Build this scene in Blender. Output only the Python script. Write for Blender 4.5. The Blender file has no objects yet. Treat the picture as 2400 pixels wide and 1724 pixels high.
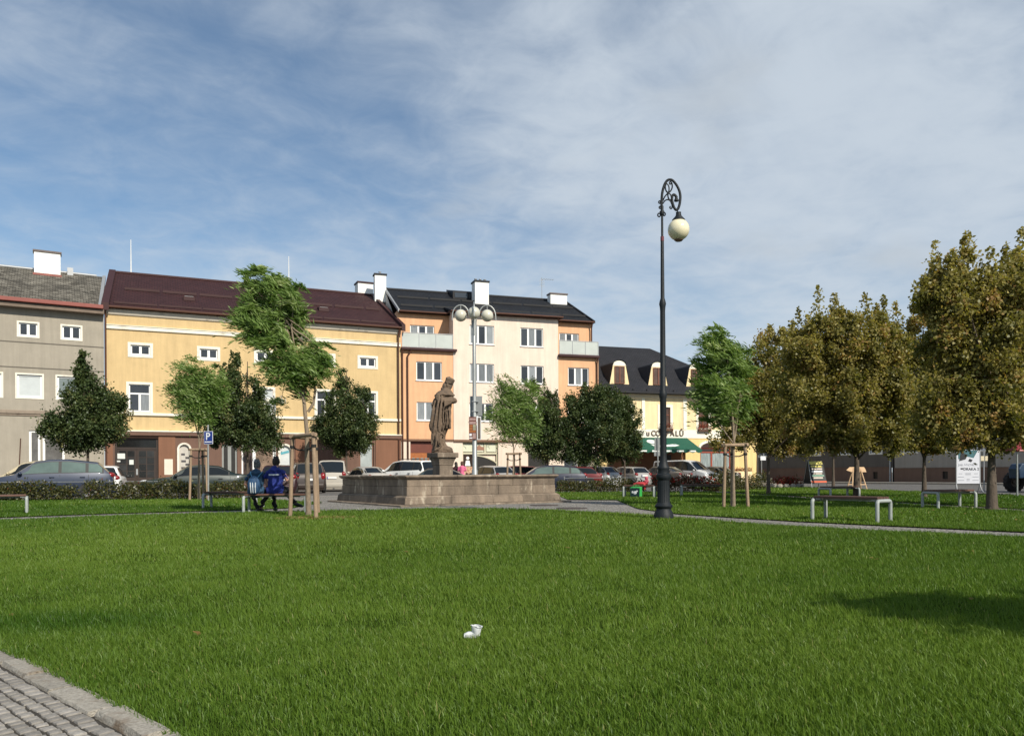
import bpy, bmesh, math, random
import numpy as np
from mathutils import Vector, Matrix
R = math.radians
C = bpy.context.scene.collection
rnd = random.Random(7)
rng = np.random.default_rng(11)
scene = bpy.context.scene

# ------------------------------------------------------------------ camera
F, CX, HV, ROLL, EYE = 1850.0, 1200.0, 1110.0, 0.0052, 0.94
cs, sn = math.cos(ROLL), math.sin(ROLL)
cam_d = bpy.data.cameras.new('camera')
cam_d.sensor_fit = 'HORIZONTAL'; cam_d.sensor_width = 36; cam_d.lens = F * 36 / 2400
cam_d.shift_y = (HV - 862) / 2400
cam_d.clip_start = 0.05; cam_d.clip_end = 3000
cam = bpy.data.objects.new('camera', cam_d); C.objects.link(cam)
cam.matrix_world = Matrix(((cs, sn, 0, 0), (0, 0, -1, 0), (-sn, cs, 0, EYE), (0, 0, 0, 1)))
scene.camera = cam

# ------------------------------------------------------------------ light
SUN_AZ, SUN_EL = 36.0, 37.0            # degrees right of straight behind the camera, height
to_sun = Vector((math.sin(R(SUN_AZ)) * math.cos(R(SUN_EL)), -math.cos(R(SUN_AZ)) * math.cos(R(SUN_EL)), math.sin(R(SUN_EL))))
sl = bpy.data.lights.new('sun', 'SUN'); sl.energy = 4.4; sl.angle = R(0.55); sl.color = (1.0, 0.93, 0.80)
so = bpy.data.objects.new('sun', sl); C.objects.link(so)
so.rotation_euler = to_sun.to_track_quat('Z', 'Y').to_euler(); so.location = (30, -40, 60)

w = bpy.data.worlds.new('World'); scene.world = w; w.use_nodes = True
nt = w.node_tree; nt.nodes.clear()
def N(t, tree=None, **k):
    n = (tree or nt).nodes.new(t)
    for a, b in k.items(): setattr(n, a, b)
    return n
def build_sky():
    L = nt.links.new
    out = N('ShaderNodeOutputWorld'); bg = N('ShaderNodeBackground'); L(bg.outputs[0], out.inputs[0])
    bg.inputs['Strength'].default_value = 0.085
    sky = N('ShaderNodeTexSky', sky_type='NISHITA', sun_disc=False)
    sky.sun_elevation = R(SUN_EL); sky.sun_rotation = math.atan2(to_sun.x, to_sun.y)
    sky.altitude = 400; sky.air_density = 1.0; sky.dust_density = 0.6; sky.ozone_density = 1.6
    tc = N('ShaderNodeTexCoord'); sep = N('ShaderNodeSeparateXYZ'); L(tc.outputs['Generated'], sep.inputs[0])
    def M(op, a, b=None, c=None):
        n = N('ShaderNodeMath', operation=op)
        for i, q in enumerate((a, b, c)):
            if q is None: continue
            if isinstance(q, (int, float)): n.inputs[i].default_value = q
            else: L(q, n.inputs[i])
        return n.outputs[0]
    zc = M('ADD', M('MAXIMUM', sep.outputs['Z'], 0.0), 0.16)
    px, py = M('DIVIDE', sep.outputs['X'], zc), M('DIVIDE', sep.outputs['Y'], zc)
    def comb(x, y, z=0.0):
        n = N('ShaderNodeCombineXYZ'); L(x, n.inputs[0]); L(y, n.inputs[1]); n.inputs[2].default_value = z
        return n.outputs[0]
    def noise(v, s, d=6, r=.55, dist=0.0):
        n = N('ShaderNodeTexNoise'); L(v, n.inputs['Vector']); n.inputs['Scale'].default_value = s
        n.inputs['Detail'].default_value = d; n.inputs['Roughness'].default_value = r; n.inputs['Distortion'].default_value = dist
        return n.outputs['Fac']
    def ramp(f, a, b):
        n = N('ShaderNodeMapRange', interpolation_type='SMOOTHSTEP'); L(f, n.inputs[0]); n.inputs[1].default_value = a; n.inputs[2].default_value = b
        return n.outputs[0]
    # long soft sheets of high cloud, drawn out along one wind direction, with finer wisps inside
    rx = M('ADD', M('MULTIPLY', px, .82), M('MULTIPLY', py, .57)); ry = M('SUBTRACT', M('MULTIPLY', py, .82), M('MULTIPLY', px, .57))
    big = noise(comb(M('MULTIPLY', rx, .40), M('MULTIPLY', ry, .52), 13.8), 1.05, 8, .52, .35)
    wisp = noise(comb(M('MULTIPLY', rx, .8), M('MULTIPLY', ry, 1.25), 6.2), 1.7, 9, .58, .6)
    fine = noise(comb(px, py, 7.0), 7.0, 8, .6, .5)
    m = M('ADD', M('ADD', M('MULTIPLY', big, 1.0), M('MULTIPLY', wisp, .30)), M('MULTIPLY', fine, .20))
    hz = M('MULTIPLY', M('SUBTRACT', 1.0, ramp(sep.outputs['Z'], .0, .34)), .10)
    mask = ramp(M('ADD', m, hz), .54, .90)
    mask = M('MULTIPLY', mask, M('ADD', .68, M('MULTIPLY', ramp(M('ADD', M('MULTIPLY', wisp, .6), M('MULTIPLY', fine, .4)), .32, .66), .28)))
    mask = M('ADD', M('MULTIPLY', mask, .86), .08)
    puff = ramp(noise(comb(M('ADD', px, 3.3), py, 7.2), 1.05, 5, .5, .2), .64, .74)
    mixc = N('ShaderNodeMix', data_type='RGBA'); L(mask, mixc.inputs['Factor']); 
    tint = N('ShaderNodeMix', data_type='RGBA', blend_type='MULTIPLY'); tint.inputs['Factor'].default_value = 1
    L(sky.outputs[0], tint.inputs['A']); tint.inputs['B'].default_value = (.82, 1.0, 1.06, 1)
    L(tint.outputs['Result'], mixc.inputs['A']); mixc.inputs['B'].default_value = (5.9, 6.6, 7.35, 1)
    m2 = N('ShaderNodeMix', data_type='RGBA'); L(M('MULTIPLY', puff, .55), m2.inputs['Factor'])
    L(mixc.outputs['Result'], m2.inputs['A']); m2.inputs['B'].default_value = (5.0, 5.5, 6.0, 1)
    L(m2.outputs['Result'], bg.inputs['Color'])
build_sky()
vs = scene.view_settings
vs.view_transform = 'Standard'; vs.look = 'None'; vs.gamma = 1; vs.use_curve_mapping = False; vs.exposure = 0.28
scene.cycles.max_bounces = 6; scene.cycles.diffuse_bounces = 3; scene.cycles.transparent_max_bounces = 8
scene.cycles.use_denoising = True

# ------------------------------------------------------------------ helpers
def ray(u, v):
    xc, yc = (u - CX) / F, (HV - v) / F
    return xc * cs + yc * sn, -xc * sn + yc * cs
def P(u, v, D):
    x, z = ray(u, v); return Vector((D * x, D, EYE + D * z))
def G(u, v, z=0.0):
    x, zz = ray(u, v); D = (z - EYE) / zz; return Vector((D * x, D, z))
def GX(u, D, z=0.0):
    x, _ = ray(u, 1110); return Vector((D * x, D, z))

def tag(o, label, cat, group=None, kind=None):
    o['label'] = label; o['category'] = cat
    if group: o['group'] = group
    if kind: o['kind'] = kind
    return o
def thing(name, label, cat, loc=(0, 0, 0), rz=0.0, group=None, sc=1.0):
    o = bpy.data.objects.new(name, None); C.objects.link(o); o.empty_display_size = .2
    o.location = loc; o.rotation_euler = (0, 0, rz); o.scale = (sc,) * 3
    return tag(o, label, cat, group)
def link(name, me, parent=None, m=None):
    o = bpy.data.objects.new(name, me); C.objects.link(o)
    if parent: o.parent = parent
    if m is not None:
        me.materials.clear()
        for q in (m if isinstance(m, (list, tuple)) else [m]): me.materials.append(q)
    return o
def dup(root, loc=None, rz=None, label=None, sc=None):
    def cp(o, par):
        c = o.copy(); C.objects.link(c)
        if par: c.parent = par
        for ch in list(kids.get(o, ())): cp(ch, c)
        return c
    kids = {}
    for ch in root.children_recursive: kids.setdefault(ch.parent, []).append(ch)
    c = cp(root, None)
    if loc is not None: c.location = loc
    if rz is not None: c.rotation_euler = (0, 0, rz)
    if sc is not None: c.scale = sc if isinstance(sc, tuple) else (sc,) * 3
    if label: c['label'] = label
    return c

class MB:
    def __init__(s): s.v = []; s.f = []; s.mi = []; s.cur = 0
    def add(s, vs, fs):
        b = len(s.v); s.v += [tuple(p) for p in vs]; s.f += [tuple(b + i for i in f) for f in fs]; s.mi += [s.cur] * len(fs); return s
    def box(s, x0, y0, z0, x1, y1, z1):
        return s.add([(x0, y0, z0), (x1, y0, z0), (x1, y1, z0), (x0, y1, z0), (x0, y0, z1), (x1, y0, z1), (x1, y1, z1), (x0, y1, z1)],
                     [(0, 3, 2, 1), (4, 5, 6, 7), (0, 1, 5, 4), (1, 2, 6, 5), (2, 3, 7, 6), (3, 0, 4, 7)])
    def hexa(s, p):
        return s.add(p, [(0, 3, 2, 1), (4, 5, 6, 7), (0, 1, 5, 4), (1, 2, 6, 5), (2, 3, 7, 6), (3, 0, 4, 7)])
    def beam(s, a, b, w, h, up=(0, 0, 1)):
        a, b = Vector(a), Vector(b); d = (b - a).normalized(); x = d.cross(Vector(up))
        if x.length < 1e-4: x = d.cross(Vector((0, 1, 0)))
        x.normalize(); y = x.cross(d)
        x *= w / 2; y *= h / 2
        return s.hexa([a - x - y, a + x - y, a + x + y, a - x + y, b - x - y, b + x - y, b + x + y, b - x + y])
    def prism(s, poly, y0, y1):      # polygon in xz, extruded along y
        n = len(poly)
        vs = [(x, y0, z) for x, z in poly] + [(x, y1, z) for x, z in poly]
        return s.add(vs, [tuple(range(n)), tuple(range(2 * n - 1, n - 1, -1))] + [(i, i + n, (i + 1) % n + n, (i + 1) % n) for i in range(n)])
    def slab(s, poly, z0, z1):       # polygon in xy
        n = len(poly)
        vs = [(x, y, z0) for x, y in poly] + [(x, y, z1) for x, y in poly]
        return s.add(vs, [tuple(range(n - 1, -1, -1)), tuple(range(n, 2 * n))] + [(i, (i + 1) % n, (i + 1) % n + n, i + n) for i in range(n)])
    def lathe(s, prof, n=24, c=(0, 0, 0), cap=True):
        vs = []; fs = []; m = len(prof)
        for r, z in prof:
            for k in range(n):
                a = 2 * math.pi * k / n; vs.append((c[0] + r * math.cos(a), c[1] + r * math.sin(a), c[2] + z))
        for i in range(m - 1):
            for k in range(n):
                k2 = (k + 1) % n; fs.append((i * n + k, i * n + k2, (i + 1) * n + k2, (i + 1) * n + k))
        if cap:
            if prof[0][0] > 1e-5: fs.append(tuple(range(n - 1, -1, -1)))
            if prof[-1][0] > 1e-5: fs.append(tuple((m - 1) * n + k for k in range(n)))
        return s.add(vs, fs)
    def tube(s, path, r, n=8, cap=True):
        path = [Vector(p) for p in path]; m = len(path)
        rs = r if isinstance(r, (list, tuple)) else [r] * m
        t0 = (path[1] - path[0]).normalized(); x = t0.orthogonal().normalized(); vs = []; fs = []
        for i in range(m):
            t = (path[min(i + 1, m - 1)] - path[max(i - 1, 0)]).normalized()
            x = (x - t * x.dot(t)); x = x.normalized() if x.length > 1e-6 else t.orthogonal().normalized(); y = t.cross(x)
            for k in range(n):
                a = 2 * math.pi * k / n; vs.append(path[i] + (x * math.cos(a) + y * math.sin(a)) * rs[i])
        for i in range(m - 1):
            for k in range(n):
                k2 = (k + 1) % n; fs.append((i * n + k, i * n + k2, (i + 1) * n + k2, (i + 1) * n + k))
        if cap: fs.append(tuple(range(n - 1, -1, -1))); fs.append(tuple((m - 1) * n + k for k in range(n)))
        return s.add(vs, fs)
    def ball(s, c, r, n=12, m=8, squash=(1, 1, 1)):
        prof = [(math.sin(math.pi * i / m), -math.cos(math.pi * i / m)) for i in range(m + 1)]
        b = MB(); b.lathe(prof, n, cap=False)
        return s.add([(c[0] + x * r * squash[0], c[1] + y * r * squash[1], c[2] + z * r * squash[2]) for x, y, z in b.v], b.f)
    def xform(s, mtx):
        s.v = [tuple(mtx @ Vector(p)) for p in s.v]; return s
    def mesh(s, name, smooth=None):
        me = bpy.data.meshes.new(name); me.from_pydata(s.v, [], s.f)
        if any(s.mi): me.polygons.foreach_set('material_index', s.mi)
        bm = bmesh.new(); bm.from_mesh(me); bmesh.ops.recalc_face_normals(bm, faces=bm.faces); bm.to_mesh(me); bm.free()
        if smooth: me.shade_smooth(); me.set_sharp_from_angle(angle=R(smooth))
        return me
    def build(s, name, m, parent=None, smooth=None, bevel=None):
        o = link(name, s.mesh(name, smooth), parent, m)
        if bevel:
            md = o.modifiers.new('bevel', 'BEVEL'); md.width = bevel; md.segments = 2; md.limit_method = 'ANGLE'; md.angle_limit = R(40)
        return o

def np_obj(name, V, Fq, m, parent=None, tint=None, smooth=False):
    """V (n,3), Fq (k,3 or 4); tint per vertex -> float attribute"""
    me = bpy.data.meshes.new(name); k, q = Fq.shape
    me.vertices.add(len(V)); me.vertices.foreach_set('co', np.ascontiguousarray(V, dtype=np.float32).ravel())
    me.loops.add(k * q); me.loops.foreach_set('vertex_index', np.ascontiguousarray(Fq, dtype=np.int32).ravel())
    me.polygons.add(k); me.polygons.foreach_set('loop_start', np.arange(0, k * q, q, dtype=np.int32))
    try: me.polygons.foreach_set('loop_total', np.full(k, q, dtype=np.int32))
    except Exception: pass
    if tint is not None:
        a = me.attributes.new('tint', 'FLOAT', 'POINT'); a.data.foreach_set('value', np.ascontiguousarray(tint, dtype=np.float32))
    me.update(calc_edges=True)
    if smooth: me.shade_smooth()
    return link(name, me, parent, m)

# ------------------------------------------------------------------ materials
MATS = {}
def mat(name, col, rough=.8, var=.12, scale=3.0, bump=0.0, bscale=40.0, metal=0.0, coat=0.0, spec=.5, dirt=None, dscale=1.2, dlo=.52, dhi=.72, stretch=(1, 1, 1), rand=0.0, trans=0.0, alpha=1.0):
    if name in MATS: return MATS[name]
    m = bpy.data.materials.new(name); m.use_nodes = True; t = m.node_tree; b = t.nodes['Principled BSDF']; L = t.links.new
    b.inputs['Roughness'].default_value = rough; b.inputs['Metallic'].default_value = metal; b.inputs['Coat Weight'].default_value = coat
    b.inputs['Coat Roughness'].default_value = .05; b.inputs['Specular IOR Level'].default_value = spec
    b.inputs['Transmission Weight'].default_value = trans; b.inputs['Alpha'].default_value = alpha
    tc = N('ShaderNodeTexCoord', t); mp = N('ShaderNodeMapping', t); L(tc.outputs['Object'], mp.inputs[0]); mp.inputs['Scale'].default_value = stretch
    n1 = N('ShaderNodeTexNoise', t); L(mp.outputs[0], n1.inputs[0]); n1.inputs['Scale'].default_value = scale; n1.inputs['Detail'].default_value = 7; n1.inputs['Roughness'].default_value = .62
    mr = N('ShaderNodeMapRange', t); L(n1.outputs['Fac'], mr.inputs[0]); mr.inputs[1].default_value = .3; mr.inputs[2].default_value = .7
    mr.inputs[3].default_value = 1 - var; mr.inputs[4].default_value = 1 + var
    mul = N('ShaderNodeVectorMath', t, operation='SCALE'); mul.inputs[0].default_value = col[:3]; L(mr.outputs[0], mul.inputs['Scale'])
    last = mul.outputs[0]
    if rand:
        oi = N('ShaderNodeObjectInfo', t); mr2 = N('ShaderNodeMapRange', t); L(oi.outputs['Random'], mr2.inputs[0]); mr2.inputs[3].default_value = 1 - rand; mr2.inputs[4].default_value = 1 + rand
        s2 = N('ShaderNodeVectorMath', t, operation='SCALE'); L(last, s2.inputs[0]); L(mr2.outputs[0], s2.inputs['Scale']); last = s2.outputs[0]
    if dirt:
        n2 = N('ShaderNodeTexNoise', t); L(mp.outputs[0], n2.inputs[0]); n2.inputs['Scale'].default_value = dscale; n2.inputs['Detail'].default_value = 9; n2.inputs['Roughness'].default_value = .68
        r2 = N('ShaderNodeMapRange', t, interpolation_type='SMOOTHSTEP'); L(n2.outputs['Fac'], r2.inputs[0]); r2.inputs[1].default_value = dlo; r2.inputs[2].default_value = dhi
        mx = N('ShaderNodeMix', t, data_type='RGBA'); L(r2.outputs[0], mx.inputs['Factor']); L(last, mx.inputs['A']); mx.inputs['B'].default_value = (*dirt, 1); last = mx.outputs['Result']
    L(last, b.inputs['Base Color'])
    if bump:
        n3 = N('ShaderNodeTexNoise', t); L(tc.outputs['Object'], n3.inputs[0]); n3.inputs['Scale'].default_value = bscale; n3.inputs['Detail'].default_value = 6
        bp = N('ShaderNodeBump', t); bp.inputs['Strength'].default_value = bump; bp.inputs['Distance'].default_value = .02; L(n3.outputs['Fac'], bp.inputs['Height']); L(bp.outputs[0], b.inputs['Normal'])
    MATS[name] = m; return m

def plaster(name, col, streak):
    """painted render with faint rain streaks and cloudy wear"""
    m = mat(name, col, .9, .07, .9, bump=.25, bscale=60, dirt=tuple(c * streak for c in col), dscale=.55, dlo=.50, dhi=.80)
    t = m.node_tree; L = t.links.new; b = t.nodes['Principled BSDF']
    src = b.inputs['Base Color'].links[0].from_socket
    tc = N('ShaderNodeTexCoord', t); mp = N('ShaderNodeMapping', t); L(tc.outputs['Object'], mp.inputs[0]); mp.inputs['Scale'].default_value = (2.2, 2.2, .16)
    n = N('ShaderNodeTexNoise', t); L(mp.outputs[0], n.inputs[0]); n.inputs['Scale'].default_value = 1.6; n.inputs['Detail'].default_value = 8; n.inputs['Roughness'].default_value = .7
    r = N('ShaderNodeMapRange', t); L(n.outputs['Fac'], r.inputs[0]); r.inputs[1].default_value = .35; r.inputs[2].default_value = .75; r.inputs[3].default_value = 1.05; r.inputs[4].default_value = .83
    s = N('ShaderNodeVectorMath', t, operation='SCALE'); L(src, s.inputs[0]); L(r.outputs[0], s.inputs['Scale']); L(s.outputs[0], b.inputs['Base Color'])
    return m

def roof_mat(name, c1, c2, mortar, bw, bh, rough=.6, vary=.5):
    m = bpy.data.materials.new(name); m.use_nodes = True; t = m.node_tree; b = t.nodes['Principled BSDF']; L = t.links.new
    b.inputs['Roughness'].default_value = rough; b.inputs['Specular IOR Level'].default_value = .22
    uv = N('ShaderNodeUVMap', t); br = N('ShaderNodeTexBrick', t); L(uv.outputs[0], br.inputs['Vector'])
    br.inputs['Color1'].default_value = (*c1, 1); br.inputs['Color2'].default_value = (*c2, 1); br.inputs['Mortar'].default_value = (*mortar, 1)
    br.inputs['Scale'].default_value = 1; br.inputs['Brick Width'].default_value = bw; br.inputs['Row Height'].default_value = bh; br.inputs['Mortar Size'].default_value = .018; br.inputs['Mortar Smooth'].default_value = .3
    n = N('ShaderNodeTexNoise', t); L(uv.outputs[0], n.inputs[0]); n.inputs['Scale'].default_value = .8; n.inputs['Detail'].default_value = 8; n.inputs['Roughness'].default_value = .7
    r = N('ShaderNodeMapRange', t); L(n.outputs['Fac'], r.inputs[0]); r.inputs[1].default_value = .3; r.inputs[2].default_value = .7; r.inputs[3].default_value = 1 - vary / 2; r.inputs[4].default_value = 1 + vary / 2
    s = N('ShaderNodeVectorMath', t, operation='SCALE'); L(br.outputs['Color'], s.inputs[0]); L(r.outputs[0], s.inputs['Scale']); L(s.outputs[0], b.inputs['Base Color'])
    bp = N('ShaderNodeBump', t); bp.inputs['Strength'].default_value = .6; bp.inputs['Distance'].default_value = .02; bp.invert = True
    L(br.outputs['Fac'], bp.inputs['Height']); L(bp.outputs[0], b.inputs['Normal'])
    MATS[name] = m; return m

def leaf_mat(name, ca, cb, cc=None, tr=.35, rough=.55, patch=None, pscale=.35, gloss=.035):
    """leaf or blade colour: each leaf has its own tint between ca and cb (some cc)"""
    m = bpy.data.materials.new(name); m.use_nodes = True; t = m.node_tree; t.nodes.clear(); L = t.links.new
    at = N('ShaderNodeAttribute', t, attribute_name='tint')
    cr = N('ShaderNodeValToRGB', t); L(at.outputs['Fac'], cr.inputs[0]); e = cr.color_ramp.elements
    e[0].color = (*ca, 1); e[1].color = (*cb, 1); e[1].position = .85
    if cc: q = cr.color_ramp.elements.new(1.0); q.color = (*cc, 1)
    col = cr.outputs[0]
    if patch:
        tc = N('ShaderNodeTexCoord', t); n = N('ShaderNodeTexNoise', t); L(tc.outputs['Object'], n.inputs[0]); n.inputs['Scale'].default_value = pscale; n.inputs['Detail'].default_value = 5; n.inputs['Roughness'].default_value = .6
        r = N('ShaderNodeMapRange', t, interpolation_type='SMOOTHSTEP'); L(n.outputs['Fac'], r.inputs[0]); r.inputs[1].default_value = .35; r.inputs[2].default_value = .68
        mx = N('ShaderNodeMix', t, data_type='RGBA', blend_type='MULTIPLY'); L(r.outputs[0], mx.inputs['Factor']); L(col, mx.inputs['A']); mx.inputs['B'].default_value = (*patch, 1); col = mx.outputs['Result']
    d = N('ShaderNodeBsdfDiffuse', t); tl = N('ShaderNodeBsdfTranslucent', t); gl = N('ShaderNodeBsdfGlossy', t); gl.inputs['Roughness'].default_value = rough; gl.inputs['Color'].default_value = (.6, .65, .6, 1)
    L(col, d.inputs[0])
    tm = N('ShaderNodeMix', t, data_type='RGBA', blend_type='MULTIPLY'); tm.inputs['Factor'].default_value = 1; L(col, tm.inputs['A']); tm.inputs['B'].default_value = (1.15, 1.2, .6, 1); L(tm.outputs['Result'], tl.inputs[0])
    a = N('ShaderNodeMixShader', t); a.inputs[0].default_value = tr; L(d.outputs[0], a.inputs[1]); L(tl.outputs[0], a.inputs[2])
    b = N('ShaderNodeMixShader', t); b.inputs[0].default_value = gloss; L(a.outputs[0], b.inputs[1]); L(gl.outputs[0], b.inputs[2])
    o = N('ShaderNodeOutputMaterial', t); L(b.outputs[0], o.inputs[0]); MATS[name] = m; return m

WHITE = mat('white_paint', (.78, .77, .74), .6, .04)
CHIMW = mat('chimney_white', (.80, .79, .75), .9, .05, 2, dirt=(.55, .53, .5), dscale=.9, dlo=.6, dhi=.8)
PVC = mat('window_frame_white', (.80, .80, .79), .4, .02)
GLASS = mat('window_glass', (.035, .040, .048), .06, .3, .7, spec=.6, rand=.5)
CURT = mat('window_glass_net_curtain', (.20, .215, .225), .12, .25, 4, spec=.6, rand=.35, stretch=(4, 4, .3))
BLIND = mat('window_glass_blind', (.50, .53, .53), .15, .08, 2, spec=.5)
DARK = mat('dark_opening', (.012, .011, .010), .5, .3)
ZINC = mat('zinc_grey', (.34, .35, .36), .5, .1, 8, metal=.4)
GALV = mat('galvanised_steel', (.36, .37, .36), .45, .12, 14, metal=.55, bump=.1, bscale=90)
BRPIPE = mat('brown_gutter_metal', (.075, .032, .020), .6, .15, spec=.25)
IRON = mat('dark_cast_iron_paint', (.010, .013, .016), .55, .25, 18, bump=.25, bscale=70, dirt=(.024, .023, .022), dscale=6, dlo=.6, dhi=.8, spec=.3)
GLOBE = mat('opal_globe', (.72, .66, .46), .16, .06, 3, spec=.6, coat=.4, dirt=(.50, .44, .28), dscale=2.5, dlo=.55, dhi=.8)
GLOBE2 = mat('opal_globe_pale', (.55, .53, .44), .2, .06, 3, spec=.6, coat=.3)
STAKE = mat('stake_wood', (.27, .19, .125), .85, .25, 5, bump=.5, bscale=30, stretch=(4, 4, .5), dirt=(.17, .12, .085), dscale=3, rand=.15)
RUBBER = mat('black_rubber', (.012, .012, .012), .8, .2)
BARK = mat('bark', (.085, .065, .048), .95, .35, 9, bump=.8, bscale=25, stretch=(3, 3, .6))
BARKP = mat('pale_young_bark', (.22, .17, .12), .9, .25, 8, bump=.4, bscale=30, stretch=(2, 2, 1), dirt=(.12, .09, .065), dscale=5)
PLANK = mat('bench_plank_brown', (.095, .045, .030), .6, .25, 6, bump=.3, bscale=30, stretch=(.5, 6, 6), rand=.2)
STONE = mat('weathered_sandstone', (.178, .138, .103), .92, .38, 3.4, bump=.9, bscale=22, dirt=(.40, .34, .265), dscale=3.0, dlo=.56, dhi=.70, stretch=(1, 1, .30), rand=.2)
STATUE = mat('statue_sandstone', (.150, .105, .072), .92, .25, 3, bump=.6, bscale=30, dirt=(.075, .055, .042), dscale=3.2, dlo=.5, dhi=.72)
GRAN = mat('kerb_granite', (.30, .275, .235), .9, .30, 60, bump=.55, bscale=140, dirt=(.19, .14, .095), dscale=6, dlo=.50, dhi=.72, rand=.24, spec=.2)
COBB = mat('cobble_granite', (.27, .25, .225), .85, .30, 2.5, bump=.3, bscale=9, rand=.25, spec=.25)
BED = mat('joint_sand', (.040, .034, .026), .95, .3, 30, bump=.5, bscale=200)
# ------------------------------------------------------------------ ground
def sheet(name, poly, z, m, kind='structure'):
    b = MB(); b.add([(x, y, z) for x, y in poly], [tuple(range(len(poly)))])
    me = b.mesh(name); bm = bmesh.new(); bm.from_mesh(me); bmesh.ops.triangulate(bm, faces=bm.faces)
    for f in bm.faces:
        if f.normal.z < 0: f.normal_flip()
    bm.to_mesh(me); bm.free()
    o = link(name, me, None, m); o['kind'] = kind; return o
ASPH = mat('worn_asphalt', (.105, .10, .095), .9, .16, 1.3, bump=.5, bscale=140, dirt=(.15, .145, .135), dscale=.35, dlo=.48, dhi=.7)
PAVE = mat('pale_paving', (.25, .235, .21), .9, .15, 2, bump=.5, bscale=60, dirt=(.17, .16, .14), dscale=.7)
def cobble_mat():
    m = mat('path_cobbles', (.30, .28, .25), .85, .2, 1.1, dirt=(.20, .185, .16), dscale=.8)
    t = m.node_tree; L = t.links.new; b = t.nodes['Principled BSDF']; src = b.inputs['Base Color'].links[0].from_socket
    tc = N('ShaderNodeTexCoord', t); v = N('ShaderNodeTexVoronoi', t, feature='DISTANCE_TO_EDGE'); L(tc.outputs['Object'], v.inputs[0]); v.inputs['Scale'].default_value = 11
    r = N('ShaderNodeMapRange', t); L(v.outputs['Distance'], r.inputs[0]); r.inputs[1].default_value = .02; r.inputs[2].default_value = .14; r.inputs[3].default_value = .35
    s = N('ShaderNodeVectorMath', t, operation='SCALE'); L(src, s.inputs[0]); L(r.outputs[0], s.inputs['Scale']); L(s.outputs[0], b.inputs['Base Color'])
    bp = N('ShaderNodeBump', t); bp.inputs['Distance'].default_value = .03; L(r.outputs[0], bp.inputs['Height']); L(bp.outputs[0], b.inputs['Normal'])
    return m
PATHM = cobble_mat()
SOIL = mat('turf_soil', (.035, .058, .010), 1, .35, 9, bump=.6, bscale=60, dirt=(.05, .05, .014), dscale=5, dlo=.6, dhi=.8, spec=0)

sheet('ground', [(-900, -900), (900, -900), (900, 1500), (-900, 1500)], -.012, ASPH)
sheet('path', [(-30, -12), (19.8, -12), (19.6, 32), (10.5, 40), (-9.5, 36), (-30, 34)], 0.0, PATHM)

LAWN_FRONT = [(-12.5, 13.4), (-10.8, 16.7), (-9.2, 18.2), (-7.5, 19.3), (-5.5, 20.0), (-3.5, 20.5), (-2.1, 21.2), (-.6, 20.9), (.87, 20.2), (2.1, 18.8), (3.07, 17.1), (3.9, 15.4), (4.5, 14.0), (5.6, 12.6), (7.2, 11.1), (10, 8.6), (12, 2), (10, -5), (3.0, -3.2), (1.45, .3), (.1, 1.6), (-1.29, 2.845), (-1.66, 3.20), (-2.06, 3.57), (-2.42, 3.90), (-2.79, 4.235), (-6, 7.24)]
LAWN_LEFT = [(-30, 6), (-13.8, 14.2), (-11.7, 17.8), (-10, 19.4), (-8.05, 20.6), (-6.9, 21.3), (-6.2, 22.3), (-6.35, 26.4), (-9.4, 30), (-9.6, 31.6), (-30, 31)]
LAWN_RIGHT = [(2.0, 28.0), (3.64, 27.4), (3.45, 24), (3.3, 20.6), (3.75, 17.9), (4.6, 16.3), (5.4, 14.9), (6.45, 13.6), (7.8, 12.0), (10.4, 9.7), (12.6, 9.0), (12.3, 13), (11.7, 18.6), (10.7, 27), (9.75, 35), (9.6, 38.6), (1.9, 38.6)]
LAWN_FAR = [(10.6, 35.2), (11.6, 27), (12.6, 18.6), (13.4, 10), (19.4, 10), (19.3, 30.5), (18.6, 40), (18.1, 51), (11.2, 50), (10.4, 40)]
LAWNS = [LAWN_FRONT, LAWN_LEFT, LAWN_RIGHT, LAWN_FAR]
for p in LAWNS: sheet('lawn', p, .02, SOIL)

def in_poly(x, y, poly):
    c = np.zeros(len(x), bool); n = len(poly)
    for i in range(n):
        x0, y0 = poly[i]; x1, y1 = poly[(i + 1) % n]
        cond = (y0 > y) != (y1 > y)
        with np.errstate(divide='ignore', invalid='ignore'):
            c ^= cond & (x < (x1 - x0) * (y - y0) / (y1 - y0 + 1e-12) + x0)
    return c
def edge_dist(x, y, poly):
    d = np.full(len(x), 9.0); n = len(poly)
    for i in range(n):
        ax, ay = poly[i]; bx, by = poly[(i + 1) % n]; L2 = (bx - ax) ** 2 + (by - ay) ** 2
        t = np.clip(((x - ax) * (bx - ax) + (y - ay) * (by - ay)) / L2, 0, 1)
        d = np.minimum(d, np.hypot(x - ax - t * (bx - ax), y - ay - t * (by - ay)))
    return d
def vnoise(x, y, s, seed):
    r = np.random.default_rng(seed); T = r.random((64, 64)); X = x * s; Y = y * s
    xi = np.floor(X).astype(int); yi = np.floor(Y).astype(int); fx = X - xi; fy = Y - yi; fx = fx * fx * (3 - 2 * fx); fy = fy * fy * (3 - 2 * fy)
    g = lambda a, b: T[a % 64, b % 64]
    return (g(xi, yi) * (1 - fx) + g(xi + 1, yi) * fx) * (1 - fy) + (g(xi, yi + 1) * (1 - fx) + g(xi + 1, yi + 1) * fx) * fy
GRASSM = leaf_mat('grass_blade', (.046, .106, .010), (.138, .218, .028), (.36, .33, .13), tr=.34, rough=.45, gloss=.025)
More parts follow.
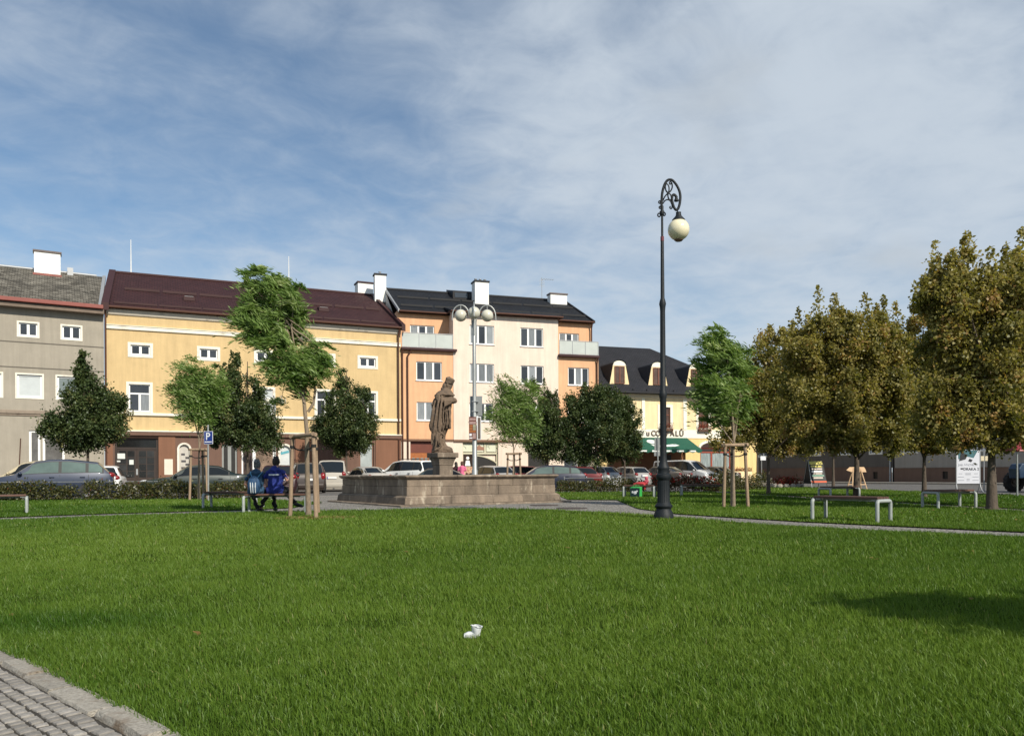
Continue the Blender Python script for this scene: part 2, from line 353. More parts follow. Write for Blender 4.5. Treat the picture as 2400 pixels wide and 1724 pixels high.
def grass_patch(polys, y0, y1, dens, hgt, wid, full, margin=2.4):
    """random blades over the lawns between two distances, thinner with distance"""
    Vs = []; Fs = []; Ts = []; base = 0
    for poly in polys:
        xs = [p[0] for p in poly]; xa, xb = min(xs), max(xs)
        ya, yb = max(y0, min(p[1] for p in poly)), min(y1, max(p[1] for p in poly))
        if yb <= ya: continue
        lim = .68 * yb + margin; xa, xb = max(xa, -lim), min(xb, lim)
        n = int((xb - xa) * (yb - ya) * dens); x = rng.uniform(xa, xb, n); y = rng.uniform(ya, yb, n)
        k = (np.abs(x) < .68 * y + margin); x, y = x[k], y[k]
        k = in_poly(x, y, poly); x, y = x[k], y[k]
        n1 = vnoise(x, y, .45, 3); n2 = vnoise(x, y, 2.3, 4); n3 = vnoise(x + 9, y, 7.0, 5)
        k = rng.random(len(x)) < .55 + .35 * n2 + .35 * n3; x, y, n1, n2, n3 = x[k], y[k], n1[k], n2[k], n3[k]
        m = len(x)
        if not m: continue
        ed = edge_dist(x, y, poly)
        h = hgt * (.55 + .5 * n2 + .35 * n3) * rng.lognormal(0, .26, m) * np.where(ed < .05, 1.15, 1); wv = wid * rng.uniform(.7, 1.3, m)
        a = rng.uniform(0, 2 * np.pi, m); dx, dy = np.cos(a), np.sin(a)
        le = np.abs(rng.normal(0, .62, m)) * h; la = rng.uniform(0, 2 * np.pi, m); lx, ly = le * np.cos(la) - .18 * h, le * np.sin(la)
        z0 = np.full(m, .018)
        n4 = vnoise(x + 31, y * 1.6 + 7, .16, 8); tint = np.clip(.45 * n1 * n4 + .46 * n4 + .20 * n2 - .08 + rng.normal(.08, .17, m), 0, .86)
        straw = rng.random(m) < .012; tint[straw] = rng.uniform(.9, 1, straw.sum())
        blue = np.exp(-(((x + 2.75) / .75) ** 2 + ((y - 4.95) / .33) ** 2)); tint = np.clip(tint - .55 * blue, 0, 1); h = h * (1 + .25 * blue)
        p = lambda ox, oy, oz: np.stack([x + ox, y + oy, z0 + oz], 1)
        if full:
            V = np.stack([p(-dx * wv, -dy * wv, -.01), p(dx * wv, dy * wv, -.01), p(lx * .35 + dx * wv * .75, ly * .35 + dy * wv * .75, h * .6), p(lx * .35 - dx * wv * .75, ly * .35 - dy * wv * .75, h * .6), p(lx, ly, h)], 1).reshape(-1, 3)
            b = base + np.arange(m)[:, None] * 5
            Fs.append(np.concatenate([b + np.array([0, 1, 2]), b + np.array([0, 2, 3]), b + np.array([3, 2, 4])])); q = 5
        else:
            V = np.stack([p(-dx * wv, -dy * wv, -.01), p(dx * wv, dy * wv, -.01), p(lx, ly, h)], 1).reshape(-1, 3)
            b = base + np.arange(m)[:, None] * 3; Fs.append(b + np.array([0, 1, 2])); q = 3
        Vs.append(V); Ts.append(np.repeat(tint, q)); base += len(V)
    return np.concatenate(Vs), np.concatenate(Fs), np.concatenate(Ts)
def make_grass():
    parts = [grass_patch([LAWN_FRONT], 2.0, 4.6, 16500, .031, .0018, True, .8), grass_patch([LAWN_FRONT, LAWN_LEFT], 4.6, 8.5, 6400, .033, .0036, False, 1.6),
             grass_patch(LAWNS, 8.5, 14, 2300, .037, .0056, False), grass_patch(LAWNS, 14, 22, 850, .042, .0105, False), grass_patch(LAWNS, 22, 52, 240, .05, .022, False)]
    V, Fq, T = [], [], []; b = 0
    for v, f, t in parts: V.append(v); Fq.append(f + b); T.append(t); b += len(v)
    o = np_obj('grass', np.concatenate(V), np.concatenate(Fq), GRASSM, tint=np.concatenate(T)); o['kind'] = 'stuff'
    o['label'] = 'short mown green grass growing on the lawns round the fountain'
    return o
make_grass()
def dry_ring():
    x = rng.normal(-4.15, .38, 2600); y = rng.normal(16.75, .26, 2600); a = rng.uniform(0, 6.28, 2600); el = rng.uniform(0, .5, 2600); l = rng.uniform(.03, .11, 2600)
    p0 = np.stack([x, y, np.full(2600, .03)], 1); d = np.stack([np.cos(a) * np.cos(el), np.sin(a) * np.cos(el), np.sin(el)], 1) * l[:, None]; s = np.stack([-np.sin(a), np.cos(a), 0 * a], 1) * .006
    V = np.stack([p0 - s, p0 + s, p0 + d], 1).reshape(-1, 3); F_ = np.arange(2600 * 3).reshape(-1, 3)
    o = np_obj('dry_grass', V, F_, leaf_mat('straw', (.16, .10, .04), (.34, .24, .10), tr=.1), tint=np.repeat(rng.random(2600), 3)); o['kind'] = 'stuff'
dry_ring()

def fallen_leaves():
    n = 400; m_ = 40; x = np.concatenate([rng.normal(11, 2.6, n - m_), rng.uniform(-5, 6, m_)]); y = np.concatenate([rng.uniform(13, 34, n - m_), rng.uniform(4.5, 17, m_)])
    k = np.zeros(n, bool)
    for p in LAWNS: k |= in_poly(x, y, p)
    p3 = np.stack([x, y, np.full(n, .036) + rng.uniform(0, .012, n)], 1)[k]; m = len(p3); a = rng.uniform(0, 6.28, m); l = rng.uniform(.02, .04, m)[:, None]
    d = np.stack([np.cos(a), np.sin(a), rng.normal(0, .25, m)], 1) * l; s = np.stack([-np.sin(a), np.cos(a), rng.normal(0, .25, m)], 1) * l * .7
    V = np.stack([p3 - d, p3 + s, p3 + d, p3 - s], 1).reshape(-1, 3); o = np_obj('fallen_leaves', V, np.arange(4 * m).reshape(-1, 4), leaf_mat('fallen_leaf', (.12, .085, .025), (.26, .19, .06), (.20, .09, .04), tr=.15), tint=np.repeat(rng.random(m), 4)); o['kind'] = 'stuff'
fallen_leaves()

# near pavement corner: kerb stones and cobbles
kd = Vector((.733, -.681, 0)); kn = Vector((-.681, -.733, 0)); K0 = Vector((-2.77, 4.26, 0))
def kpt(a, b, z=0.0): q = K0 + kd * a + kn * b; return (q.x, q.y, z)
bed = MB(); bed.add([kpt(-3.5, .12, .0165), kpt(4.2, .12, .0165), kpt(4.2, 2.2, .0165), kpt(-3.5, 2.2, .0165)], [(0, 1, 2, 3)])
pav = bed.build('pavement', BED); pav['kind'] = 'structure'
kerb = MB().add([kpt(-3.5, -.02, .006), kpt(4.2, -.02, .006), kpt(4.2, .13, .006), kpt(-3.5, .13, .006)], [(0, 1, 2, 3)]).build('kerb', BED); kerb['kind'] = 'structure'
a = -3.4
while a < 4.0:
    l = rnd.uniform(.36, .52); b = MB(); w0 = .116 + rnd.uniform(-.016, .010); z = .030 + rnd.uniform(-.008, .010); g = .016
    j = lambda: rnd.uniform(-.006, .006); o0 = rnd.uniform(-.006, .006)
    n = 5; top = []; vs = []; fs = []
    for i in range(n + 1):
        t = a + g + (l - 2 * g) * i / n
        vs += [kpt(t, o0 - .005, .0), kpt(t, o0 + j(), z + j() * .5), kpt(t, o0 + w0 * .55, z + .001 + j() * .4), kpt(t, o0 + w0 - .006 + j(), z - .001 + j() * .5), kpt(t, o0 + w0 + j() * 1.3, z * .55), kpt(t, o0 + w0 + .004, .0)]
    for i in range(n):
        for k in range(5): fs.append((i * 6 + k, i * 6 + k + 1, i * 6 + k + 7, i * 6 + k + 6))
    fs += [tuple(range(5, -1, -1)), tuple(n * 6 + k for k in range(6))]
    b.add(vs, fs); b.build('kerb_stone', GRAN, kerb, smooth=28)
    a += l
cob = []
for k in range(6):                      # a few shared cobble shapes
    b = MB(); r2 = random.Random(k); q = lambda s=.08: 1 + r2.uniform(-s, s)
    base = [(-.5 * q(), -.5 * q()), (.5 * q(), -.5 * q()), (.5 * q(), .5 * q()), (-.5 * q(), .5 * q())]
    mid = [(x * 1.0, y * 1.0) for x, y in base]; top = [(x * .93, y * .93) for x, y in base]
    vs = [(x, y, 0) for x, y in base] + [(x, y, .88) for x, y in mid] + [(x, y, 1.0) for x, y in top] + [(0, 0, 1.05)]
    fs = [(i, (i + 1) % 4, (i + 1) % 4 + 4, i + 4) for i in range(4)] + [(i + 4, (i + 1) % 4 + 4, (i + 1) % 4 + 8, i + 8) for i in range(4)] + [(i + 8, (i + 1) % 4 + 8, 12) for i in range(4)]
    me = b.add(vs, fs).mesh('cobblestone', 60); me.materials.append(COBB); cob.append(me)
row = .126; cnt = 0; ang = math.atan2(kd.y, kd.x)
for rI in range(12):
    rw = rnd.uniform(.052, .064) if rI else .070
    t = -.2 + rnd.uniform(0, .05)
    while t < 3.2 and cnt < 295:
        l = rnd.uniform(.048, .078); q_ = K0 + kd * t + kn * row
        if CX + F * q_.x / q_.y < -170 or q_.y < 2.55: t += l; continue
        o = bpy.data.objects.new('cobblestone', rnd.choice(cob)); C.objects.link(o); o.parent = pav
        o.location = kpt(t + l / 2, row + rw / 2 + rnd.uniform(-.004, .004), -.005); o.rotation_euler = (rnd.uniform(-.025, .025), rnd.uniform(-.025, .025), ang + rnd.uniform(-.09, .09))
        o.scale = (l - rnd.uniform(.012, .019), rw - rnd.uniform(.009, .015), rnd.uniform(.0255, .029)); t += l; cnt += 1
    row += rw

# pavements before the houses and beyond the right-hand road
def strip(name, pts, depth, z, m):
    pass
# ------------------------------------------------------------------ foliage helpers
def leaf_cloud(pts, length, width, axis=None, spread=1.0, droop=0.0, tint_lo=0.0, tint_hi=.9, base_tint=None):
    """one folded leaf (4 corners) per point; axis: common direction (wind) mixed with chance"""
    n = len(pts); d = rng.normal(0, 1, (n, 3)) * spread
    if axis is not None: d = d + np.asarray(axis)
    d[:, 2] -= droop; d /= np.linalg.norm(d, axis=1, keepdims=True) + 1e-9
    r = rng.normal(0, 1, (n, 3)); s = np.cross(d, r); s /= np.linalg.norm(s, axis=1, keepdims=True) + 1e-9; nn = np.cross(d, s)
    L = (length * rng.uniform(.7, 1.3, n))[:, None]; W_ = (width * rng.uniform(.7, 1.3, n))[:, None]
    V = np.stack([pts, pts + d * L * .5 + s * W_ + nn * W_ * .3, pts + d * L, pts + d * L * .5 - s * W_ + nn * W_ * .3], 1).reshape(-1, 3)
    Fq = np.arange(4 * n).reshape(-1, 4)
    t = rng.uniform(tint_lo, tint_hi, n) if base_tint is None else np.clip(base_tint + rng.normal(0, .16, n), 0, 1)
    return V, Fq, np.repeat(t, 4)

def clump_points(blobs, ncl, per, cr, bias=.45, up=0.0, wind=None):
    """clump centres inside ellipsoids (biased to the shell), then leaves round each centre"""
    vol = np.array([b[1][0] * b[1][1] * b[1][2] for b in blobs]) ** .8; pr = vol / vol.sum()
    ids = rng.choice(len(blobs), ncl, p=pr); d = rng.normal(0, 1, (ncl, 3)); d /= np.linalg.norm(d, axis=1, keepdims=True)
    r = rng.random(ncl) ** bias; c = np.array([blobs[i][0] for i in ids]); rad = np.array([blobs[i][1] for i in ids]); cen = c + d * rad * r[:, None]
    k = np.maximum(6, (per * rng.lognormal(0, .35, ncl)).astype(int)); idx = np.repeat(np.arange(ncl), k)
    crs = cr * rng.uniform(.6, 1.25, ncl) * np.clip(rad.min(1) / .55, .38, 1)
    off = rng.normal(0, 1, (len(idx), 3)) * crs[idx][:, None]
    if wind is not None:
        wv = np.asarray(wind, float) + rng.normal(0, .40, (ncl, 3)); wv /= np.linalg.norm(wv, axis=1, keepdims=True); t = rng.normal(.3, .9, len(idx)); off = off * .55 + wv[idx] * (t * cr * 1.35)[:, None]; off[:, 2] -= t * t * cr * .22; d = wv
    if up: off[:, 2] *= 1 + up
    ct = rng.normal(.43, .27, ncl)
    return cen, cen[idx] + off, ct[idx], d[idx]

def limbs(b, top, cen, k, r0, rr, sag=.15):
    """a tapered curved limb from a point on the trunk line to k of the clump centres"""
    ks = rr.sample(range(len(cen)), min(k, len(cen)))
    for i in ks:
        e = Vector(cen[i]); h = rr.uniform(0, 1); s = top(h); m = s.lerp(e, .5) + Vector((rr.uniform(-.12, .12), rr.uniform(-.12, .12), rr.uniform(-.05, sag)))
        ra = r0 * rr.uniform(.35, .6) * (1 - .5 * h); pts = [s, s.lerp(m, .5) + Vector((0, 0, -.03)), m, m.lerp(e, .55), e]
        b.tube(pts, [ra, ra * .8, ra * .6, ra * .4, ra * .15], 5)

def tree(name, label, base, trunk, r0, blobs, ncl, per, cr, leaf, lm, bark, seed, group=None, wind=None, spread=1.0, droop=0.0, bias=.45, up=0.0, nl=22, shoots=0, keep=None):
    """trunk: list of points rising from the base; blobs: list of (centre, radii) in world space"""
    global rng; rng = np.random.default_rng(seed); rr = random.Random(seed)
    B = Vector(base); T = thing(name, label, 'tree', B, 0, group)
    loc = [(np.array(Vector(c) - B), np.array(r)) for c, r in blobs]
    cen, pts, ct, axs = clump_points(loc, ncl, per, cr, bias, up, wind)
    if shoots:      # upright leader shoots breaking the outline
        tops = sorted(range(len(cen)), key=lambda i: -cen[i][2])[: ncl // 3]
        sp = []; st = []
        for i in rr.sample(tops, min(shoots, len(tops))):
            l = .25 + rr.random() ** 1.6 * .95; n = int(per * 1.3); t = rng.random(n); w_ = .14 * (1.15 - t)
            q = cen[i] + np.stack([rng.normal(0, 1, n) * w_ + t * rr.uniform(-.15, .15), rng.normal(0, 1, n) * w_, t * l], 1); sp.append(q); st.append(np.full(n, rr.uniform(.35, .7)))
        pts = np.concatenate([pts] + sp); ct = np.concatenate([ct] + st)
    if keep is not None:
        k = keep(pts + np.array(B)); pts, ct = pts[k], ct[k]
    V, Fq, Ti = leaf_cloud(pts, leaf[0], leaf[1], axs * 1.2 if wind is not None else None, spread, droop, base_tint=ct)
    tp = [Vector(p) - B for p in trunk]; n = len(tp); b = MB()
    b.tube([tp[0] - Vector((0, 0, .05)), tp[0] + Vector((0, 0, .12))] + tp[1:], [r0 * 1.35, r0] + [r0 * (1 - .8 * (i + 1) / n) for i in range(1, n)], 9)
    def top(h):
        f = (.45 + .55 * h) * (n - 1); i = min(int(f), n - 2); return tp[i].lerp(tp[i + 1], f - i)
    limbs(b, top, cen, nl, r0, rr)
    b.build('trunk', bark, T, smooth=60)
    cr_ = np_obj('crown', V, Fq, lm, T, Ti); cr_['kind'] = 'stuff'
    return T

def stakes(label, c, spots, hgt, group, bars=True):
    """wooden tree support: leaning stakes, cross bars near the top and a rubber strap"""
    T = thing('tree_support', label, 'tree support', (c.x, c.y, 0), 0, group); tops = []
    for x, y in spots:
        a = Vector((x - c.x, y - c.y, -.02)); t = a * .80 + Vector((0, 0, hgt)); t.z = hgt; tops.append(t)
        MB().tube([a, a.lerp(t, .5), t], [.047, .044, .042], 9).build('stake', STAKE, T, smooth=50)
    n = len(tops)
    for i in range(n):
        a, b_ = tops[i], tops[(i + 1) % n]; dd = (b_ - a).normalized() * .10; off = Vector((0, 0, -.02 + .015 * (i % 2)))
        MB().tube([a - dd + off, b_ + dd + off], .045, 8).build('crossbar', STAKE, T, smooth=50)
    s = MB()
    for i in range(n):
        a = tops[i] * 1.0 - Vector((0, 0, .26)); a.x *= 1.04; a.y *= 1.04; k = Vector((0, 0, hgt - .32))
        s.tube([a, a.lerp(k, .5) - Vector((0, 0, .03)), k], .018, 5)
        s.lathe([(.056, -.03), (.056, .03)], 9, (a.x, a.y, a.z), cap=False)
    s.build('strap', RUBBER, T)
    return T
# ------------------------------------------------------------------ houses
class Wall:
    """a facade line on the ground: o is its left end seen from the square, th its direction"""
    def __init__(s, ox, oy, th):
        s.o = (ox, oy); s.th = th; s.d = (math.cos(th), math.sin(th))
    def at(s, u, v, back=0.0):
        xr, zr = ray(u, v); ox, oy = s.o[0] - s.d[1] * back, s.o[1] + s.d[0] * back
        D = (ox * s.d[1] - oy * s.d[0]) / (xr * s.d[1] - s.d[0])
        return (xr * D - ox) * s.d[0] + (D - oy) * s.d[1], EYE + zr * D
    def rect(s, u0, v0, u1, v1, back=0.0):
        a = s.at(u0, (v0 + v1) / 2, back)[0]; b = s.at(u1, (v0 + v1) / 2, back)[0]; uc = (u0 + u1) / 2
        return a, s.at(uc, v1, back)[1], b, s.at(uc, v0, back)[1]
    def world(s, x, y, z=0.0):
        return Vector((s.o[0] + x * s.d[0] - y * s.d[1], s.o[1] + x * s.d[1] + y * s.d[0], z))

def wall_mesh(b, x0, x1, z0, z1, holes, depth=.16, y=0.0):
    xs = sorted({x0, x1, *[h[0] for h in holes], *[h[2] for h in holes]}); zs = sorted({z0, z1, *[h[1] for h in holes], *[h[3] for h in holes]})
    xs = [x for x in xs if x0 <= x <= x1]; zs = [z for z in zs if z0 <= z <= z1]
    for i in range(len(xs) - 1):
        for k in range(len(zs) - 1):
            cx, cz = (xs[i] + xs[i + 1]) / 2, (zs[k] + zs[k + 1]) / 2
            if any(h[0] < cx < h[2] and h[1] < cz < h[3] for h in holes): continue
            b.add([(xs[i], y, zs[k]), (xs[i + 1], y, zs[k]), (xs[i + 1], y, zs[k + 1]), (xs[i], y, zs[k + 1])], [(0, 1, 2, 3)])
    for a, c, d, e in holes:
        b.add([(a, y, c), (d, y, c), (d, y, e), (a, y, e), (a, y + depth, c), (d, y + depth, c), (d, y + depth, e), (a, y + depth, e)], [(0, 4, 5, 1), (1, 5, 6, 2), (2, 6, 7, 3), (3, 7, 4, 0), (4, 5, 6, 7)])

def window(par, r, cols=(0, .5, 1), transom=None, panes=None, fm=PVC, y=0.0, depth=.15, surround=None, sill=None, fw=.07, kind=None, label=None):
    """one window in its opening: frame (> panes, sill)"""
    x0, z0, x1, z1 = r; b = MB(); ya, yb = y + depth - .07, y + depth - .012
    if surround:
        s, sm = surround
        sb = MB()
        for q in ((x0 - s, z0 - s, x1 + s, z0), (x0 - s, z1, x1 + s, z1 + s), (x0 - s, z0, x0, z1), (x1, z0, x1 + s, z1)): sb.box(q[0], y - .03, q[1], q[2], y + .012, q[3])
    W, H = x1 - x0, z1 - z0
    b.box(x0 + .002, ya, z0 + .002, x1 - .002, yb, z0 + fw); b.box(x0 + .002, ya, z1 - fw, x1 - .002, yb, z1 - .002)
    b.box(x0 + .002, ya, z0 + fw, x0 + fw, yb, z1 - fw); b.box(x1 - fw, ya, z0 + fw, x1 - .002, yb, z1 - fw)
    zt = z1 - fw
    if transom:
        zt = z0 + H * transom; b.box(x0 + fw, ya - .004, zt - fw * .7, x1 - fw, yb, zt + fw * .7)
    for c in cols[1:-1]: b.box(x0 + W * c - fw * .9, ya - .006, z0 + fw, x0 + W * c + fw * .9, yb, zt - (fw * .7 if transom else 0))
    o = b.build('window', fm, par)
    if label: o['label'] = label
    if surround: sb.build('surround', sm, o)
    if sill: MB().box(x0 - .06, y - .07, z0 - .05, x1 + .06, y + depth - .075, z0 - .004).build('sill', sill, o)
    seq = panes or [GLASS]; n = 0
    def pane(a, c, d, e):
        nonlocal n
        MB().box(a, yb - .022, c, d, yb - .006, e).build('pane', seq[n % len(seq)], o); n += 1
    for i in range(len(cols) - 1):
        pane(x0 + W * cols[i] + fw * .85, z0 + fw * .95, x0 + W * cols[i + 1] - fw * .85, (zt - fw * .6) if transom else z1 - fw * .95)
    if transom: pane(x0 + fw * .9, zt + fw * .65, x1 - fw * .9, z1 - fw * .95)
    return o

def slope(name, pts, m, par, thick=.16, label=None):
    """a roof plane: pts = four corners, eave left, eave right, ridge right, ridge left; UV in metres"""
    p = [Vector(q) for q in pts]; n = (p[1] - p[0]).cross(p[-1] - p[0]).normalized(); lo = [q - n * thick for q in p]; k = len(p)
    b = MB(); b.add(p + lo, [tuple(range(k)), tuple(range(2 * k - 1, k - 1, -1))] + [(i, i + k, (i + 1) % k + k, (i + 1) % k) for i in range(k)])
    me = b.mesh(name); uvl = me.uv_layers.new(name='UVMap'); ex = (p[1] - p[0]).normalized(); ey = n.cross(ex)
    for lp in me.loops:
        q = me.vertices[lp.vertex_index].co - p[0]; uvl.data[lp.index].uv = (q.dot(ex), q.dot(ey))
    o = link(name, me, par, m)
    if label: o['label'] = label
    return o
def chimney(par, x, y, z0, z1, wx, wy, capc, pots=0):
    ch = MB().box(x - wx / 2, y - wy / 2, z0, x + wx / 2, y + wy / 2, z1).build('chimney', CHIMW, par)
    b = MB().box(x - wx / 2 - .07, y - wy / 2 - .07, z1 - .002, x + wx / 2 + .07, y + wy / 2 + .07, z1 + .11)
    b.build('chimney_cap', capc, ch)
    for i in range(pots):
        px_ = x - wx / 2 + wx * (i + .5) / pots
        MB().lathe([(.07, z1 + .11), (.07, z1 + .28), (.12, z1 + .29), (.12, z1 + .33), (.0, z1 + .36)], 10, (px_, y, 0)).build('chimney_pot', ZINC, ch)
    return ch
def roof_bar(par, a, b_, m, hgt=.16):
    q = MB(); q.beam(a, b_, .06, hgt); return q.build('snow_guard', m, par)
def downpipe(par, x, y, z0, z1, m, neck=None, r=.06):
    pts = [(x, y, z0), (x, y, z1 - .5)]
    if neck: pts += [(x, y, z1 - .45), (x + neck[0], y + neck[1], z1)]
    else: pts.append((x, y, z1))
    return MB().tube(pts, r, 8).build('downpipe', m, par, smooth=50)

W_Y = Wall(-25.34, 49.2, R(24.2))
W_G = Wall(-25.34 - 14 * math.cos(R(30)), 49.2 - 14 * math.sin(R(30)), R(30))
W_P = Wall(-8.01, 57.0, R(18))
W_C = Wall(*W_P.world(15.62, 0)[:2], R(18))
W_R = Wall(26.0, 78.0, math.atan2(-.864, .504))

# --- pavements
def pavement(Wl, x0, x1, wd, z=.10):
    b = MB(); p = [Wl.world(x0, 0), Wl.world(x0, -wd), Wl.world(x1, -wd), Wl.world(x1, 0)]
    b.slab([(q.x, q.y) for q in p], -.02, z); o = b.build('pavement', PAVE, bevel=.02); o['kind'] = 'structure'
    k = MB(); p = [Wl.world(x0, -wd), Wl.world(x0, -wd - .14), Wl.world(x1, -wd - .14), Wl.world(x1, -wd)]
    k.slab([(q.x, q.y) for q in p], -.02, z + .012); o = k.build('kerb', GRAN, bevel=.015); o['kind'] = 'structure'
pavement(W_G, -6, 13.2, 2.2); pavement(W_Y, .9, 18.6, 2.2); pavement(W_P, .4, 15.6, 2.2); pavement(W_C, .1, 14.6, 2.2)
pavement(W_R, -14, 44, 4.4)

# ---------------------------------------------------------------- yellow house
YEL = plaster('yellow_plaster', (.585, .425, .215), .84)
TRIM = mat('cream_trim', (.74, .70, .60), .85, .05, 2, dirt=(.55, .50, .42), dscale=1.2)
BRN = plaster('brown_base_plaster', (.205, .098, .058), .8)
BRD = plaster('dark_brown_base_plaster', (.150, .085, .062), .8)
RBR = roof_mat('brown_roof_tiles', (.036, .014, .015), (.045, .018, .018), (.016, .007, .007), .34, .36, .7, .35)
BRMET = mat('brown_roof_metal', (.046, .019, .019), .6, .12, 2, spec=.25)
def yellow_house():
    H = thing('yellow_house', 'long yellow three storey house with brown tiled roof and brown ground floor', 'house', (*W_Y.o, 0), W_Y.th)
    L = 19.0; zE = 11.45; A = W_Y.rect
    small = [A(306, 809, 352, 832), A(468, 817, 510, 840), A(601, 824, 643, 846), A(741, 833.5, 781, 853.5), A(843, 839.5, 880.5, 860)]
    big = [A(302, 899, 352, 962), A(466, 907, 512, 968), A(597, 911, 640, 970), A(742, 917, 783, 976), A(844, 922, 881, 979)]
    # keep rows level
    zs0 = sum(r[1] for r in small) / 5; zs1 = sum(r[3] for r in small) / 5; zb0 = sum(r[1] for r in big) / 5; zb1 = sum(r[3] for r in big) / 5
    small = [(r[0], zs0, r[2], zs1) for r in small]; big = [(r[0], zb0, r[2], zb1) for r in big]
    zG = 3.72
    door = A(269, 1022, 371, 1122); door = (door[0], .1, door[2], 3.35)
    n1 = A(420, 1040, 444, 1099); n2 = A(656, 1041, 680, 1090); shop = A(566, 1046, 644, 1100); shop2 = A(842, 1038, 876, 1092); sd = A(520, 1046, 556, 1100)
    hol_up = small + big
    b = MB(); wall_mesh(b, 0, L, zG + .02, zE, hol_up)
    b.add([(0, 0, 0), (0, 9, 0), (0, 9, zE), (0, 0, zE)], [(0, 1, 2, 3)]); b.add([(L, 0, 0), (L, 9, 0), (L, 9, zE), (L, 0, zE)], [(0, 1, 2, 3)])
    b.build('wall', YEL, H)
    g = MB(); zt = 3.05; shop = (shop[0], .75, shop[2], zt); shop2 = (shop2[0], .8, shop2[2], 3.2); sd = (sd[0], .1, sd[2], 3.0)
    arch = [(n1[0], .78, n1[2], 2.95), (n2[0], .78, n2[2], 2.95)]
    wall_mesh(g, 0, L, -.05, zG, [door, shop, shop2, sd] + arch, depth=.25, y=-.05); g.build('base_wall', BRD, H)
    for x0, x1 in ((door[2] + .02, door[2] + 1.0), (n2[2] + .35, n2[2] + 1.5), (shop2[2] + .12, L - .02), (.02, door[0] - .1)):
        MB().box(x0, -.11, .0, x1, -.052, zG - .25).build('pilaster', BRN, H)
    MB().box(-.02, -.22, zG - .24, L + .02, -.003, zG + .0).build('base_cornice', BRD, H, bevel=.03)
    MB().box(-.02, -.26, zG + .003, L + .02, -.003, zG + .09).build('base_ledge', TRIM, H, bevel=.02)
    z1 = W_Y.at(560, 975.5)[1]; MB().box(0, -.13, z1 - .10, L, -.002, z1 + .08).build('sill_course', TRIM, H, bevel=.03)
    z2 = W_Y.at(600, 787.5)[1]; b = MB(); b.box(0, -.10, z2 - .12, L, -.002, z2 + .10); b.box(0, -.14, z2 + .10, L, -.002, z2 + .15); b.build('string_course', TRIM, H, bevel=.015)
    EAVE = mat('eave_cove_grey', (.52, .475, .40), .9, .08, 2, dirt=(.30, .27, .22), dscale=1.5)
    MB().prism([(0, 0), (1, 0), (1, 1)], 0, 1) if False else None
    q = MB(); prof = [(-.003, zE - .46), (-.10, zE - .40), (-.17, zE - .22), (-.24, zE - .04), (-.25, zE + .02), (-.003, zE + .02)]
    q.add([(0, y, z) for y, z in prof] + [(L, y, z) for y, z in prof], [tuple(range(6)), tuple(range(11, 5, -1))] + [(i, i + 6, (i + 1) % 6 + 6, (i + 1) % 6) for i in range(6)]); q.build('eave_cove', EAVE, H)
    # roof
    yr, zr = 8.6, 15.65
    rf = slope('roof', [(-.05, -.34, zE + .03), (L + .10, -.34, zE + .03), (L + .10, yr, zr), (-.05, yr, zr)], RBR, H)
    slope('roof', [(L + .1, 2 * yr + .5, zE), (-.05, 2 * yr + .5, zE), (-.05, yr, zr), (L + .1, yr, zr)], RBR, H)
    sl = (zr - zE - .03) / (yr + .34); zat = lambda y: zE + .03 + (y + .34) * sl
    MB().tube([(-.1, -.40, zE - .0), (L + .12, -.40, zE - .0)], .085, 8).build('gutter', BRPIPE, rf, smooth=50)
    for x, w_ in ((-.16, .42), (L - .02, .26)):
        b = MB(); b.hexa([(x, -.5, zE - .25), (x + w_, -.5, zE - .25), (x + w_, yr + .2, zr - .2), (x, yr + .2, zr - .2), (x, -.5, zE + .22), (x + w_, -.5, zE + .22), (x + w_, yr + .2, zr + .25), (x, yr + .2, zr + .25)]); b.build('verge_coping', BRMET, rf)
    MB().tube([(.2, yr, zr + .03), (L, yr, zr + .03)], .11, 8).build('ridge_cap', BRMET, rf, smooth=50)
    y = 3.9; x = 1.0
    while x < L - 1.2:
        roof_bar(rf, (x, y, zat(y) + .10), (min(x + 2.15, L - .5), y, zat(y) + .10), BRMET); x += 2.35
    y = .35; x = .5
    while x < L - 1.2:
        roof_bar(rf, (x, y, zat(y) + .08), (min(x + 2.5, L - .3), y, zat(y) + .08), BRMET, .12); x += 2.62
    for u, v in ((443, 697), (758, 722)):
        xx = W_Y.at(u, v, 2.6)[0]; yy = 2.4
        d = MB(); d.hexa([(xx - .35, yy, zat(yy) + .02), (xx + .35, yy, zat(yy) + .02), (xx + .35, yy + .7, zat(yy + .7) + .02), (xx - .35, yy + .7, zat(yy + .7) + .02), (xx - .35, yy, zat(yy) + .28), (xx + .35, yy, zat(yy) + .28), (xx + .35, yy + .7, zat(yy + .7) + .1), (xx - .35, yy + .7, zat(yy + .7) + .1)])
        sk = d.build('skylight', BRMET, rf); MB().hexa([(xx - .28, yy + .05, zat(yy) + .305), (xx + .28, yy + .05, zat(yy) + .305), (xx + .28, yy + .62, zat(yy + .6) + .14), (xx - .28, yy + .62, zat(yy + .6) + .14), (xx - .28, yy + .05, zat(yy) + .32), (xx + .28, yy + .05, zat(yy) + .32), (xx + .28, yy + .62, zat(yy + .6) + .155), (xx - .28, yy + .62, zat(yy + .6) + .155)]).build('skylight_pane', BLIND, sk)
    for u, vt, vb in ((307, 560, 637), (677, 600, 664)):
        xx = W_Y.at(u, vb, yr)[0]; MB().tube([(xx, yr, zr), (xx, yr, zr + 2.5)], [.045, .02], 6).build('lightning_rod', WHITE, rf)
    cx = W_Y.at(851, 670, yr + .8)[0]; chimney(rf, cx, yr + .5, zr - 1.2, zr + .95, 1.25, 1.1, BRMET)
    # windows
    for i, r in enumerate(small): window(H, r, surround=(.16, TRIM), panes=[GLASS], fw=.085)
